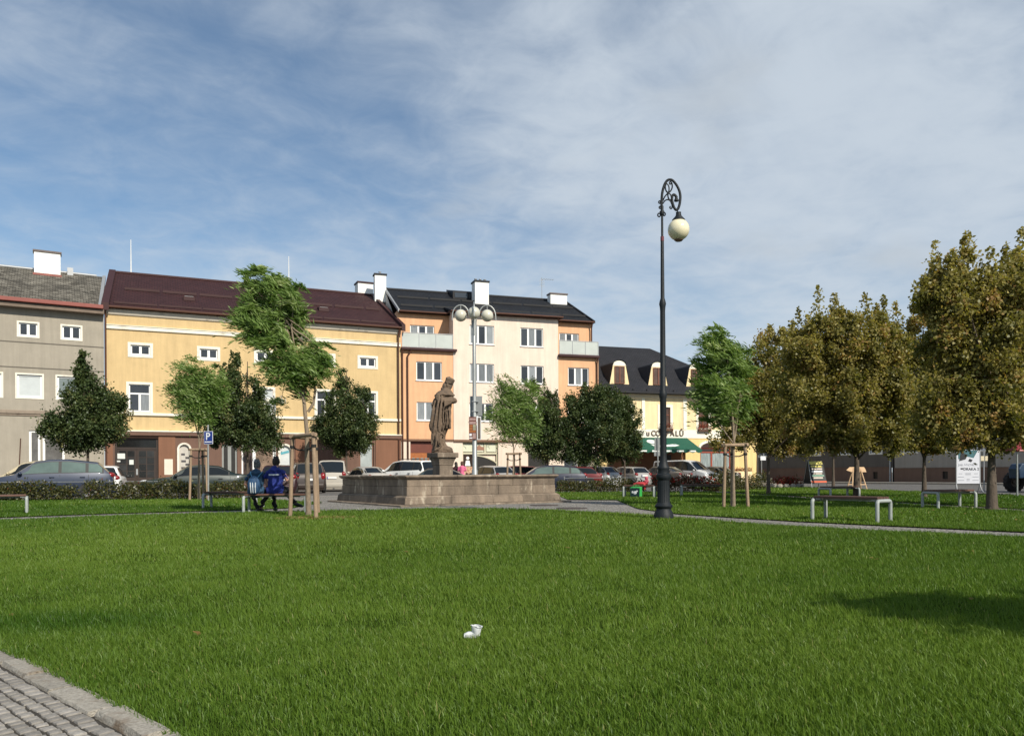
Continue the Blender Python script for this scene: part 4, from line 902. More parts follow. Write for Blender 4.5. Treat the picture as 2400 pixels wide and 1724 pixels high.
    # sign letters (a hidden one between them stands behind the street lamp)
    a_, c_ = W_C.at(1513.5, 1015)[0], W_C.at(1601.5, 1015)[0]; BR = mat('sign_letter_brown', (.085, .055, .042), .6, .1)
    zl = W_C.at(1557, 1021)[1]; letters(H, 'u', a_ - .12, a_ + .42, zl, .62, -.09, BR); letters(H, 'COUFALŮ', a_ + .42, c_, zl, .60, -.09, BR)
    # awning
    AW = mat('green_awning_cloth', (.006, .078, .048), .85, .08, 1.5); x0, x1 = W_C.at(1440, 1026)[0], W_C.at(1609, 1026)[0]; zt = zb - .1; pj = 2.1; zl = zt - 1.02; xo = .9
    aw = MB(); aw.add([(x0 - .0, -.06, zt), (x1, -.06, zt), (x1 + .15, -pj, zl), (x0 - .15, -pj, zl), (x0, -.06, zt - .02), (x1, -.06, zt - .02), (x1 + .15, -pj, zl - .02), (x0 - .15, -pj, zl - .02)], [(0, 1, 2, 3), (7, 6, 5, 4), (0, 3, 7, 4), (1, 5, 6, 2), (0, 4, 5, 1), (3, 2, 6, 7)])
    awn = aw.build('awning', AW, H)
    v = MB(); n = 12
    for i in range(n):
        xa, xb = x0 - .15 + (x1 - x0 + .3) * i / n, x0 - .15 + (x1 - x0 + .3) * (i + 1) / n
        v.add([(xa, -pj - .004, zl), (xb, -pj - .004, zl), (xb, -pj - .004, zl - .17), ((xa + xb) / 2, -pj - .004, zl - .26), (xa, -pj - .004, zl - .17)], [(0, 1, 2, 3, 4)])
    v.build('valance', AW, awn); AWW = mat('awning_white_print', (.72, .74, .70), .7, .05); wv = MB()
    for i in range(6):
        xa = x0 + .05 + (x1 - x0) * i / 6; wv.add([(xa, -pj - .010, zl - .05), (xa + .62, -pj - .010, zl - .05), (xa + .62, -pj - .010, zl - .16), (xa, -pj - .010, zl - .17)], [(0, 1, 2, 3)])
    wv.build('valance_lettering', AWW, awn)
    xs_ = W_C.at(1515, 1040, -1)[0]; sl2 = (zl - zt) / (pj - .06); onA = lambda x, t: (x, -.06 - (pj - .06) * t, zt + (zl - zt) * t + .008); k = 24
    em = MB(); em.add([onA(xs_ + .62 + .46 * math.cos(2 * math.pi * i / k), .36 + .17 * math.sin(2 * math.pi * i / k)) for i in range(k)], [tuple(range(k))])
    em.add([onA(xs_ + p, q) for p, q in ((.25, .56), (.75, .66), (1.6, .62), (2.2, .56), (2.5, .60), (2.35, .50), (2.7, .66), (2.2, .74), (1.3, .76), (.7, .82), (.35, .70))], [tuple(range(11))]); em.build('awning_emblem', AWW, awn)
    MB().tube([(x1 - .05, -.1, zt - .9), (x1 + .05, -pj + .1, zl - .02)], .03, 6).build('awning_arm', ZINC, awn)
    PD = mat('porch_brown_plaster', (.22, .10, .05), .9, .2, 1); MB().box(porch[0] + .01, .25, .1, porch[2] - .01, .28, 2.98).build('porch_back', PD, H); MB().box((porch[0] * .35 + porch[2] * .65), .20, .12, (porch[0] * .35 + porch[2] * .65) + 1.2, .245, 2.4).build('door', DARK, H)
    xx, z0, x1_, z1 = ax; f = MB(); n = 10; c = (xx + x1_) / 2; hw = (x1_ - xx) / 2
    MB().tube([(c - (hw + .1) * math.cos(math.pi * i / n), -.03, z1 - .0 + .55 * math.sin(math.pi * i / n)) for i in range(n + 1)], .14, 6).build('window_arch', INNW, H, smooth=60)
    MB().prism([(c - hw * math.cos(math.pi * i / n), z1 + .45 * math.sin(math.pi * i / n)) for i in range(n + 1)], -.02, .02).build('fanlight', mat('fanlight_dark', (.05, .025, .02), .2, .2), H)
    window(H, ax, cols=(0, .38, 1), transom=.82, panes=[mat('lace_curtain_glass', (.24, .28, .28), .15, .5, 3, stretch=(6, 6, .6)), mat('lace_curtain_glass', (.2, .25, .25)), DARK], fm=mat('red_window_wood', (.28, .045, .02), .5, .1), depth=.12, fw=.08)
    ft = MB().box(ax[0] + 1.1, -1.15, .1, ax[2] + 1.3, -.75, 1.05).build('terrace_planter', INN, H); flowers(ax[0] + 1.0, ax[2] + 1.4, 1.05, -.95, 900, ft, .22)
inn()
# ---------------------------------------------------------------- houses beyond the right-hand road
def far_house(name, label, x0, x1, zE, zr, wm, bm_, hb, n, seed):
    H = thing(name, label, 'house', W_R.world(x0, 0), W_R.th); L = x1 - x0; r = random.Random(seed)
    wins = [((i + .5) * L / n - .55, zf, (i + .5) * L / n + .55, zf + 1.5) for i in range(n) for zf in (2.55, 5.6)]
    cel = [((i + .5) * L / n - .22, .35, (i + .5) * L / n + .22, .95) for i in range(n) if i % 2]
    b = MB(); wall_mesh(b, 0, L, hb, zE, wins); b.add([(0, 0, 0), (0, 9, 0), (0, 9, zE), (0, 0, zE)], [(0, 1, 2, 3)]); b.add([(L, 0, 0), (L, 9, 0), (L, 9, zE), (L, 0, zE)], [(0, 1, 2, 3)]); b.build('wall', wm, H)
    b = MB(); wall_mesh(b, 0, L, 0, hb, cel, y=-.08); b.box(0, -.1, hb - .04, L, 0, hb + .02); b.build('plinth', bm_, H)
    for c in cel: MB().box(c[0], .05, c[1], c[2], .07, c[3]).build('cellar_window', DARK, H)
    rf = slope('roof', [(-.1, -.5, zE), (L + .1, -.5, zE), (L + .1, 5.5, zr), (-.1, 5.5, zr)], RSL, H); slope('roof', [(L + .1, 11.5, zE), (-.1, 11.5, zE), (-.1, 5.5, zr), (L + .1, 5.5, zr)], RSL, H)
    MB().tube([(-.1, -.56, zE - .03), (L + .1, -.56, zE - .03)], .08, 6).build('gutter', ZINC, rf); MB().add([(-.02, -.4, zE), (-.02, 11, zE), (-.02, 5.5, zr)], [(0, 1, 2)]).add([(L + .02, -.4, zE), (L + .02, 11, zE), (L + .02, 5.5, zr)], [(0, 1, 2)]).build('gable', wm, H)
    chimney(rf, L * .3, 5.2, zr - .8, zr + 1.0, .9, .7, BLMET)
    for w_ in wins: window(H, w_, panes=[GLASS], surround=(.1, TRIM), fw=.08)
    downpipe(H, L - .15, -.12, 0, zE, ZINC)
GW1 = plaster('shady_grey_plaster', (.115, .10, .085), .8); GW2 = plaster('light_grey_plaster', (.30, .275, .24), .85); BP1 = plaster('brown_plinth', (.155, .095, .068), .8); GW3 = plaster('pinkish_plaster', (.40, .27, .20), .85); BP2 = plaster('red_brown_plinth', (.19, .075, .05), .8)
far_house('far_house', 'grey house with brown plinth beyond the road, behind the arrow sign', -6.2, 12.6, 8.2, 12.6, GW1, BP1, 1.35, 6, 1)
far_house('far_house', 'light grey house beyond the road, behind the white film poster', 12.8, 24.6, 8.0, 12.4, GW2, BP1, 1.25, 4, 2)
far_house('far_house', 'pinkish house with red brown plinth at the right edge, behind the tractor', 24.8, 42, 7.6, 12.0, GW3, BP2, 1.1, 5, 3)

# ---------------------------------------------------------------- fountain
FA = R(33.5); fd = Vector((math.cos(FA), math.sin(FA), 0)); fb = Vector((-math.sin(FA), math.cos(FA), 0)); FL, FW = 5.36, 5.06; FC = Vector((-3.13, 23.0, 0)) + .17 * (fd + fb)
FM = FC + fd * FL / 2 + fb * FW / 2 + Vector((-.11, 0, 0))
def fountain():
    T = thing('fountain', 'square stone fountain basin with weathered brown slabs in the middle of the square', 'fountain', FC, FA); T.scale = (1, 1, .92)
    def ring(prof, cuts, name, seed, bevel=.012):
        """slabs along the four sides; prof = (outset bottom, outset top, z0, z1, thickness)"""
        o0, o1, z0, z1, th = prof; r = random.Random(seed); g = .0018
        cor = lambda o: [(-o, -o), (FL + o, -o), (FL + o, FW + o), (-o, FW + o)]
        for sde in range(4):
            Ls = FL if sde % 2 == 0 else FW
            ts = [0] + [c + r.uniform(-.04, .04) for c in cuts[sde % 2]] + [1]
            for i in range(len(ts) - 1):
                def pt(t, o, inset, z):
                    a, b_ = cor(o)[sde], cor(o)[(sde + 1) % 4]; ii = cor(o - inset); a2, b2 = ii[sde], ii[(sde + 1) % 4]
                    if inset: a, b_ = a2, b2
                    return (a[0] + (b_[0] - a[0]) * t, a[1] + (b_[1] - a[1]) * t, z)
                ta, tb = ts[i] + g / Ls, ts[i + 1] - g / Ls; j = r.uniform(-.006, .006)
                b = MB(); b.hexa([pt(ta, o0 + j, 0, z0), pt(tb, o0 + j, 0, z0), pt(tb, o0, th, z0), pt(ta, o0, th, z0), pt(ta, o1 + j, 0, z1), pt(tb, o1 + j, 0, z1), pt(tb, o1, th, z1), pt(ta, o1, th, z1)])
                b.build(name, STONE, T, bevel=bevel)
    ring((.42, .42, -.03, .055, .7), ((.2, .42, .63, .82), (.25, .5, .76)), 'step_slab', 1, .02)
    ring((.17, .14, .058, .275, .4), ((.24, .50, .77), (.34, .66)), 'base_slab', 2)
    ring((.14, .055, .277, .335, .3), ((.24, .50, .77), (.34, .66)), 'moulding_slab', 2)
    ring((.03, .025, .338, .628, .28), ((.17, .36, .60, .83), (.28, .52, .80)), 'wall_slab', 3)
    ring((.015, .02, .632, .872, .27), ((.22, .45, .70), (.38, .62)), 'wall_slab', 4)
    ring((.055, .11, .876, .925, .40), ((.30, .55, .78), (.32, .67)), 'rim_slab', 5)
    ring((.135, .12, .928, 1.0, .45), ((.30, .55, .78), (.32, .67)), 'rim_slab', 5, .03)
    MB().slab([(.27, .27), (FL - .27, .27), (FL - .27, FW - .27), (.27, FW - .27)], .1, .72).build('water', mat('dark_fountain_water', (.018, .022, .016), .05, .2, 1, spec=.6), T)
fountain()

def statue():
    S = thing('statue', 'brown sandstone statue of a robed saint in a square cap on a pedestal', 'statue', (FM.x, FM.y, 0), 0)
    D = FM.y; sc = .1596 / (F / D); u0 = 1200 + F * FM.x / D
    cxz = (u0 - 980) / .1596; z_at = lambda y: EYE + (1110.9 - (860 + y * .1596)) / F * D; X = lambda x: (x - cxz) * sc
    # pedestal
    zs0, zs1 = z_at(1330), z_at(1258); a = FA
    def sq(h, z): return [tuple(Matrix.Rotation(a, 3, 'Z') @ Vector((x * h, y * h, z))) for x, y in ((-1, -1), (1, -1), (1, 1), (-1, 1))]
    def frus(name, lv, bevel):
        b = MB(); vs = []
        for h, z in lv: vs += sq(h, z)
        fs = [(3, 2, 1, 0), tuple(4 * (len(lv) - 1) + k for k in range(4))] + [(4 * i + k, 4 * i + (k + 1) % 4, 4 * i + 4 + (k + 1) % 4, 4 * i + 4 + k) for i in range(len(lv) - 1) for k in range(4)]
        b.add(vs, fs).build(name, STONE, S, bevel=bevel)
    frus('pedestal', [(.36, 0), (.36, .45), (.255, .55), (.255, zs0 - .26), (.275, zs0 - .25), (.275, zs0 - .20), (.30, zs0 - .10), (.345, zs0 - .004)], .01); frus('pedestal_slab', [(.40, zs0), (.40, zs1)], .02)
    # figure: stacked sections (left, right edge as seen from the front; depth share; fold strength)
    sec = [(1262, 200, 500, .85, .10), (1235, 198, 500, .85, .1), (1205, 206, 492, .85, .12), (1180, 212, 470, .85, .14), (1150, 215, 425, .9, .2), (1100, 222, 402, .9, .24), (1050, 226, 402, .9, .26), (1000, 216, 408, .88, .26), (950, 196, 428, .85, .26), (908, 172, 446, .8, .24), (903, 168, 488, .8, .18), (860, 165, 490, .78, .2), (800, 178, 490, .76, .2), (740, 192, 486, .76, .18), (690, 206, 488, .76, .16), (640, 216, 490, .76, .15), (590, 221, 494, .78, .14), (540, 228, 500, .8, .13), (490, 242, 508, .82, .1), (450, 252, 520, .84, .08), (428, 256, 520, .84, .05), (422, 254, 534, .90, .03), (405, 260, 532, .90, .03), (380, 276, 520, .9, .03), (350, 312, 498, .9, .02), (335, 345, 484, .95, .02), (318, 362, 478, 1.05, .01)]
    b = MB(); n = 72; vs = []; fs = []
    for i, (y, xl, xr, dp, fo) in enumerate(sec):
        c, hw, z = X((xl + xr) / 2), (xr - xl) / 2 * sc, z_at(y)
        for k in range(n):
            t = 2 * math.pi * k / n
            f = fo * (.5 * math.sin(9 * t + z * 1.7) + .35 * math.sin(15 * t - z * 2.9 + 1) + .25 * math.sin(23 * t + z * 2.2)) * (1 if math.cos(t) < .8 else .5)
            q = 1 + f * .62 - abs(fo) * .1
            ex = abs(math.cos(t)) ** .9 * math.copysign(1, math.cos(t)); vs.append((c + hw * ex * (1 + (q - 1) * .35), hw * dp * math.sin(t) * q, z))
    m = len(sec)
    for i in range(m - 1):
        for k in range(n): k2 = (k + 1) % n; fs.append((i * n + k, i * n + k2, (i + 1) * n + k2, (i + 1) * n + k))
    fs += [tuple(range(n - 1, -1, -1)), tuple((m - 1) * n + k for k in range(n))]
    b.add(vs, fs)
    pt = lambda x, y, d=0.0: (X(x), d, z_at(y))
    # rock under the feet, forearms and sleeve, mantle folds, tunic hem, cassock train
    b.ball(pt(420, 1215, -.05), .30, 14, 9, (.75, .9, .42)); b.ball(pt(390, 1242, 0), .36, 14, 8, (.85, .9, .3))
    b.tube([pt(300, 430, -.26), pt(330, 490, -.29), pt(400, 505, -.30), pt(480, 500, -.24), pt(545, 492, -.12)], [.11, .12, .12, .11, .09], 12)
    b.tube([pt(470, 440, .2), pt(505, 490, .1), pt(545, 495, -.05)], [.12, .12, .09], 10); b.ball(pt(540, 500, -.1), .10, 12, 8, (1, .8, .9))
    b.add([pt(400, 505, -.46), pt(500, 500, -.40), pt(505, 545, -.36), pt(405, 602, -.42), pt(400, 505, -.30), pt(500, 500, -.24), pt(505, 545, -.24), pt(405, 602, -.30)], [(0, 1, 2, 3), (7, 6, 5, 4), (0, 4, 5, 1), (1, 5, 6, 2), (2, 6, 7, 3), (3, 7, 4, 0)])
    for path, r in (([(330, 430, -.37), (318, 540, -.40), (290, 700, -.42), (262, 860, -.42), (245, 960, -.36), (240, 1080, -.30)], .055), ([(370, 430, -.38), (362, 560, -.42), (340, 720, -.43), (322, 880, -.42), (322, 940, -.38), (372, 990, -.30), (398, 1010, -.22)], .06), ([(400, 600, -.41), (385, 730, -.42), (395, 830, -.4), (400, 900, -.34)], .04), ([(270, 500, -.3), (245, 600, -.34), (225, 720, -.36), (200, 860, -.30), (205, 950, -.25)], .06), ([(398, 1000, -.2), (350, 1030, -.32), (340, 1120, -.34), (352, 1160, -.3), (300, 1210, -.3), (215, 1245, -.2)], .05), ([(300, 960, -.38), (285, 1080, -.36), (270, 1200, -.32)], .05), ([(440, 640, -.36), (445, 760, -.38), (440, 890, -.36)], .035), ([(470, 640, -.3), (478, 760, -.32), (480, 895, -.3)], .03), ([(255, 470, -.1), (232, 560, -.2), (224, 610, -.15)], .09)):
        b.tube([pt(x, y, d) for x, y, d in path], [r * .45] + [r * .72] * (len(path) - 2) + [r * .4], 8)
    rf_ = random.Random(9)
    for i in range(34):
        x0 = rf_.uniform(235, 480); ya, yb = rf_.uniform(560, 760), rf_.uniform(860, 900) if x0 > 400 else rf_.uniform(900, 1180); dx = rf_.uniform(-38, 12) if x0 < 400 else rf_.uniform(-8, 8); f_ = (x0 - 330) / 190
        dd = -.335 * math.sqrt(max(.1, 1 - f_ * f_)) - .035; r = rf_.uniform(.014, .028)
        b.tube([pt(x0, ya, dd + .03), pt(x0 + dx * .4, ya + (yb - ya) * .35, dd - .01), pt(x0 + dx * .8, ya + (yb - ya) * .7, dd), pt(x0 + dx, yb, dd + .05)], [r * .5, r, r * 1.1, r * .7], 6)
    b.tube([pt(256, 424, -.1), pt(300, 418, -.34), pt(400, 416, -.40), pt(480, 416, -.28), pt(532, 414, 0)], .035, 8)
    # head: neck, skull, jaw, face, ear, hair, biretta
    b.tube([pt(418, 345, 0), pt(432, 310, 0), pt(445, 285, 0)], [.17, .135, .125], 14)
    b.ball(pt(448, 262, 0), .165, 20, 14, (.92, .86, 1.12)); b.ball(pt(468, 290, 0), .10, 14, 10, (.95, .8, .85)); b.tube([pt(496, 258, 0), pt(506, 272, 0)], [.025, .038], 8)
    b.ball(pt(488, 297, 0), .045, 10, 8, (1, 1.2, .6)); b.ball(pt(492, 262, -.055), .03, 8, 6); b.ball(pt(492, 262, .055), .03, 8, 6); b.tube([pt(487, 250, -.11), pt(497, 248, 0), pt(487, 250, .11)], .022, 6)
    b.ball(pt(440, 272, -.145), .05, 10, 8, (.8, .5, 1.2)); b.ball(pt(440, 272, .145), .05, 10, 8, (.8, .5, 1.2)); b.ball(pt(412, 285, 0), .15, 14, 10, (.8, .95, 1.05)); b.ball(pt(380, 318, 0), .10, 12, 8, (1, 1.1, .6))
    lean = lambda y: (300 - y) * .10
    vs = []; fs = []; lv = [(246, 398, 515, .17), (228, 402, 522, .17), (200, 412, 540, .19), (182, 416, 547, .20), (170, 420, 540, .19), (160, 440, 520, .12), (153, 470, 500, .02)]
    for y, xl, xr, hd in lv:
        c, hw = X((xl + xr) / 2), (xr - xl) / 2 * sc
        for k in range(24):
            t = 2 * math.pi * k / 24; e = .62; sg = lambda q: math.copysign(abs(q) ** e, q)
            vs.append((c + hw * sg(math.cos(t)), hd * sg(math.sin(t)), z_at(y) - .035 * math.cos(t)))
    for i in range(len(lv) - 1):
        for k in range(24): fs.append((i * 24 + k, i * 24 + (k + 1) % 24, (i + 1) * 24 + (k + 1) % 24, (i + 1) * 24 + k))
    fs += [tuple(range(23, -1, -1)), tuple((len(lv) - 1) * 24 + k for k in range(24))]; b.add(vs, fs)
    o = b.build('figure', STATUE, S)
    md = o.modifiers.new('remesh', 'REMESH'); md.mode = 'VOXEL'; md.voxel_size = .015; md.use_smooth_shade = True
    sm = o.modifiers.new('smooth', 'SMOOTH'); sm.factor = .5; sm.iterations = 1
    tx = bpy.data.textures.new('chisel', 'CLOUDS'); tx.noise_scale = .16; dm = o.modifiers.new('wear', 'DISPLACE'); dm.texture = tx; dm.strength = .035; dm.mid_level = .5
statue()

# ---------------------------------------------------------------- street lamps
def big_lamp():
    B = G(1555.5, 1217); T = thing('street_lamp', 'tall black cast iron street lamp with scrolled arm and cream globe', 'street lamp', B); D = B.y
    zv = lambda v: EYE + (1108.2 - v) / F * D; r_ = lambda px: px / F * D / 2
    s = 1 / F * D
    prof = [(.205, -.02), (.205, .06), (.195, .10), (.170, .17), (.150, .20), (.150, .225), (.175, .25), (.178, .28), (.150, .315), (.132, .34)]
    prof2 = [(.122, .80), (.145, .83), (.155, .87), (.150, .91), (.118, .935), (.112, 1.0), (.125, 1.03), (.125, 1.055), (.095, 1.10), (.075, 1.18), (.066, 1.30), (.064, 2.44), (.074, 2.47), (.078, 2.53), (.072, 2.58), (.058, 2.61), (.051, 4.22), (.058, 4.30), (.070, 4.36), (.060, 4.41), (.040, 4.48), (.033, 5.66), (.024, 5.70), (.022, 6.14), (.040, 6.16), (.044, 6.22), (.03, 6.26), (.03, 6.34)]
    n = 40; vs = []; fs = []
    for z, r in ((.335, .130), (.36, .128), (.78, .120), (.81, .120)):
        for k in range(n): a_ = 2 * math.pi * k / n; q = r * (1 - (.07 if k % 2 else 0) * (1 if .35 < z < .8 else .0)); vs.append((q * math.cos(a_), q * math.sin(a_), z))
    for i in range(3):
        for k in range(n): fs.append((i * n + k, i * n + (k + 1) % n, (i + 1) * n + (k + 1) % n, (i + 1) * n + k))
    MB().lathe(prof, 32).build('base', IRON, T, smooth=40); MB().add(vs, fs).build('fluted_shaft', IRON, T, smooth=20); MB().lathe(prof2, 24).build('pole', IRON, T, smooth=40)
    X = lambda x: (x - 308) * .221 * s; Z = lambda y: zv(400 + y * .221)
    def crv(pts, k=6):
        p = [Vector((X(x), 0, Z(y))) for x, y in pts]; out = []
        for i in range(len(p) - 1):
            p0, p1, p2, p3 = p[max(i - 1, 0)], p[i], p[i + 1], p[min(i + 2, len(p) - 1)]
            for j in range(k):
                t = j / k; out.append(.5 * ((2 * p1) + (p2 - p0) * t + (2 * p0 - 5 * p1 + 4 * p2 - p3) * t * t + (3 * p1 - p0 - 3 * p2 + p3) * t ** 3))
        return out + [p[-1]]
    arm = MB(); arm.tube(crv([(303, 390), (304, 320), (312, 230), (335, 150), (362, 108), (388, 96), (420, 104), (460, 150), (490, 210), (502, 270), (497, 340), (482, 395), (462, 418), (440, 400), (424, 360), (414, 310), (418, 270), (432, 256), (450, 265), (460, 290)]), .026, 8)
    arm.build('arm', IRON, T, smooth=60)
    sc_ = MB()
    for c in ([(318, 318), (335, 280), (365, 245), (398, 218), (416, 180), (414, 140), (400, 118), (388, 126), (392, 144), (404, 140)], [(352, 140), (343, 170), (350, 210), (368, 232), (382, 215), (382, 175), (370, 148), (352, 140)], [(374, 236), (370, 265), (380, 300), (400, 312), (408, 290), (398, 255), (374, 236)], [(316, 350), (338, 320), (368, 308), (395, 322), (412, 360), (414, 392), (402, 404), (390, 392), (398, 378)]):
        sc_.tube(crv(c), .014, 6)
    for x, y, r in ((283, 334, .020), (276, 470, .028), (330, 462, .024), (287, 390, .018)): sc_.tube([(X(x) + r * math.cos(t), 0, Z(y) + 1.25 * r * math.sin(t)) for t in [2 * math.pi * k / 10 for k in range(11)]], .014, 6)
    sc_.tube([(X(283), 0, Z(440)), (X(305), 0, Z(436)), (X(332), 0, Z(440))], .02, 6); sc_.build('scrollwork', IRON, T, smooth=60)
    MB().lathe([(.03, .05), (.025, .02), (.05, -.03), (.045, -.05), (.0, -.055)], 12, (X(460), 0, Z(300))).build('bell_flower', IRON, T, smooth=50)
    gx, gz, gr = X(482), Z(626), .218
    cp = MB(); cp.tube([(gx - .02, 0, Z(420)), (gx - .02, 0, Z(462))], .012, 6); cp.lathe([(.055, gz + gr + .13), (.05, gz + gr + .11), (.06, gz + gr + .06), (.13, gz + gr - .02), (.135, gz + gr - .045), (.10, gz + gr - .05)], 24, (gx, 0, 0)); cp.build('globe_cap', IRON, T, smooth=50)
    b = MB(); b.ball((gx, 0, gz), gr, 36, 24); g = b.build('globe', GLOBE, T, smooth=180)
    MB().lathe([(gr * .40, -.011), (gr * .42, .0), (gr * .3, -.03), (.0, -.045)], 20, (gx, 0, gz - gr * .93)).build('globe_base', mat('globe_brown_ring', (.16, .10, .07), .5, .1), T, smooth=50)
    MB().lathe([(.036, 5.63), (.036, 5.72)], 16).build('red_band', mat('faded_red_paint', (.12, .02, .03), .6, .1), T)
    return T
big_lamp()
def triple_lamp(u, D, ang, sc=1.0, label=''):
    B = GX(u, D); T = thing('globe_street_lamp', label, 'street lamp', B, ang, 'grey lamps with globes under hoops', sc); zt = 8.35
    MB().lathe([(.13, 0), (.13, 1.1), (.105, 1.15), (.10, 3.0), (.085, 3.05), (.08, 5.3), (.078, 5.35), (.075, 7.9), (.05, 7.95), (.04, 8.2), (.0, 8.25)], 16).build('pole', GALV, T, smooth=40)
    for a_ in (0, math.pi, -math.pi / 2):
        c, s_ = math.cos(a_), math.sin(a_); rr_ = .54; gx = .47
        pts = [(c * r, s_ * r, z) for r, z in [(.07, 6.9), (.09, 7.5), (.12, 7.75)] + [(gx - .36 * math.cos(t) * 1.0 + .10, 7.75 + .46 * math.sin(t)) for t in [math.pi * k / 12 for k in range(0, 13)]] + [(.94, 7.55)]]
        MB().tube(pts, .028, 8).build('hoop', GALV, T, smooth=60)
        h = MB(); h.tube([(c * (gx + .1), s_ * (gx + .1), 8.2), (c * (gx + .1), s_ * (gx + .1), 8.02)], .02, 6); h.build('hanger', GALV, T)
        b = MB(); b.ball((c * (gx + .1), s_ * (gx + .1), 7.76), .262, 24, 16); b.build('globe', GLOBE2, T, smooth=180)
    return T
triple_lamp(1112.8, 34, R(3), 1.0, 'grey lamp post with three cream globes standing behind the statue')
triple_lamp(645, 49, R(6), .71, 'grey globe lamp post half hidden in the dark tree before the yellow house')
# ------------------------------------------------------------------ trees
L_WIND = leaf_mat('wind_leaf', (.075, .145, .024), (.25, .345, .105), (.42, .48, .24), tr=.42, rough=.4, gloss=.02)
L_LIND = leaf_mat('linden_leaf', (.028, .048, .015), (.080, .108, .034), (.13, .125, .045), tr=.24, rough=.45)
L_MAPL = leaf_mat('maple_leaf', (.115, .115, .022), (.39, .325, .105), (.40, .24, .09), tr=.48, rough=.5)
L_HEDG = leaf_mat('hedge_leaf', (.030, .040, .010), (.105, .095, .028), (.16, .06, .03), tr=.25, rough=.45)
def blobs_px(D, lst, deep=.8):
    s = D / F
    return [(tuple(P(u, v, D + (rnd.uniform(-.3, .3)))), (rx * s, min(rx, rz * 1.2) * s * deep, rz * s)) for u, v, rx, rz in lst]

# main wind-blown tree, front left
D = G(722, 1212).y; tb = G(723, 1210)
tp = lambda u, v, d=0: P(u, v, D + d)
tree('young_tree', 'tall slender light green tree bending in the wind behind the bench with two people', tb,
     [tb, tp(720, 1100), tp(719, 1010), tp(713, 945), tp(705, 900), tp(694, 840), tp(672, 770), tp(650, 700)], .066,
     blobs_px(D, [(640, 742, 80, 82), (612, 668, 34, 44), (655, 668, 42, 40), (690, 690, 24, 52), (597, 770, 38, 52), (582, 742, 26, 30), (698, 762, 34, 60), (645, 795, 50, 34), (735, 850, 46, 60), (765, 845, 24, 46), (690, 872, 52, 50), (650, 852, 38, 34), (700, 915, 34, 26), (665, 940, 26, 12), (612, 640, 20, 16)]),
     345, 76, .108, (.135, .0125), L_WIND, BARKP, 21, 'young trees on wooden stakes', wind=(-1.1, .1, .42), spread=.30, bias=.55, nl=34)
b = MB(); q = [tp(722, 965), tp(735, 945), tp(739, 915), tp(733, 880), tp(735, 850)]; o0 = tb
b.tube([p - tb for p in q], [.035, .03, .027, .022, .012], 7); br = b.build('branch', BARKP, smooth=60); br.parent = [o for o in C.objects if o.name == 'young_tree'][0]
stakes('wooden stake frame round the tall wind blown tree behind the people', G(714, 1210), [G(680, 1212)[:2], G(741, 1217)[:2], G(746, 1204)[:2]], 1.82, 'wooden tree supports')

def young(u, v, D, label, blobs, seed, st, shadow=None):
    B = GX(u, D); tp = lambda a, b_: P(a, b_, D)
    tree('young_tree', label, B, [B, tp(u, (v + st[1]) / 2), tp(u + 1, st[1]), tp(u - 2, st[2]), tp(u - 6, st[3])], .055, blobs_px(D, blobs), 230, 60, .15 * D / 25, (.155, .0165), L_WIND, BARKP, seed, 'young trees on wooden stakes', wind=(-1.0, .1, .40), spread=.36, bias=.6, nl=18)
    n = {3: [(-.30, -.12), (.36, -.10), (.05, .32)]}[3]
    stakes(st[0], B, [(B.x + x, B.y + y) for x, y in n], st[4], 'wooden tree supports')
young(466, 1173, 29.3, 'bushy bright green tree blown by the wind beside the parking sign', [(455, 900, 44, 40), (445, 862, 26, 28), (495, 905, 40, 48), (465, 940, 50, 44), (520, 930, 24, 36), (432, 925, 22, 40), (470, 980, 36, 26)], 22, ('wooden stake frame in front of the parking sign', 1046, 960, 900, 1.92))
young(1203, 1150, 35.5, 'small bushy light green tree behind the fountain, beside the dark trees', [(1205, 935, 40, 42), (1192, 905, 24, 24), (1240, 935, 30, 50), (1180, 975, 32, 36), (1225, 985, 40, 44), (1200, 1015, 36, 28), (1250, 1000, 20, 30)], 23, ('wooden stake frame rising behind the fountain rim', 1060, 980, 930, 1.86))
young(1719, 1189, 21.3, 'slender light green tree right of the black lamp, before the maples', [(1690, 820, 40, 44), (1682, 788, 20, 24), (1712, 850, 52, 60), (1665, 880, 32, 50), (1740, 880, 34, 60), (1700, 930, 56, 56), (1735, 950, 36, 44), (1660, 940, 30, 34), (1695, 985, 34, 26)], 24, ('wooden stake frame on the lawn right of the black lamp', 1030, 960, 900, 1.70))

def linden(u, D, label, blobs, seed, ncl=270, extra=()):
    B = GX(u, D); tp = lambda a, b_: P(a, b_, D); vt = min(q[1] - q[3] for q in blobs); vb = max(q[1] + q[3] for q in blobs)
    tree('linden_tree', label, B, [B, tp(u, (1130 + vb) / 2), tp(u, vb - 10), tp(u + 1, (vb + vt) / 2), tp(u, vt + 25)], .10, blobs_px(D, blobs, .95), int(ncl * 1.35), 96, .160, (.125, .043), L_LIND, BARK, seed, 'dark lindens along the car park', spread=1.0, droop=.35, bias=.38, nl=26, shoots=14)
linden(206, 38.5, 'dark conical linden before the grey house, behind the blue estate car', [(193, 842, 9, 22), (196, 880, 20, 34), (203, 930, 46, 44), (190, 995, 84, 36), (222, 1003, 76, 38), (150, 1005, 60, 26), (258, 960, 38, 36), (275, 935, 18, 26), (190, 1030, 70, 26)], 31)
linden(580, 43, 'wide dark linden with two pointed tops before the yellow house', [(513, 865, 12, 26), (551, 850, 12, 28), (552, 895, 26, 40), (515, 905, 22, 36), (598, 915, 22, 34), (560, 960, 62, 50), (600, 985, 56, 52), (540, 1010, 60, 40), (600, 1030, 62, 30), (640, 1010, 24, 32), (500, 975, 34, 40)], 32)
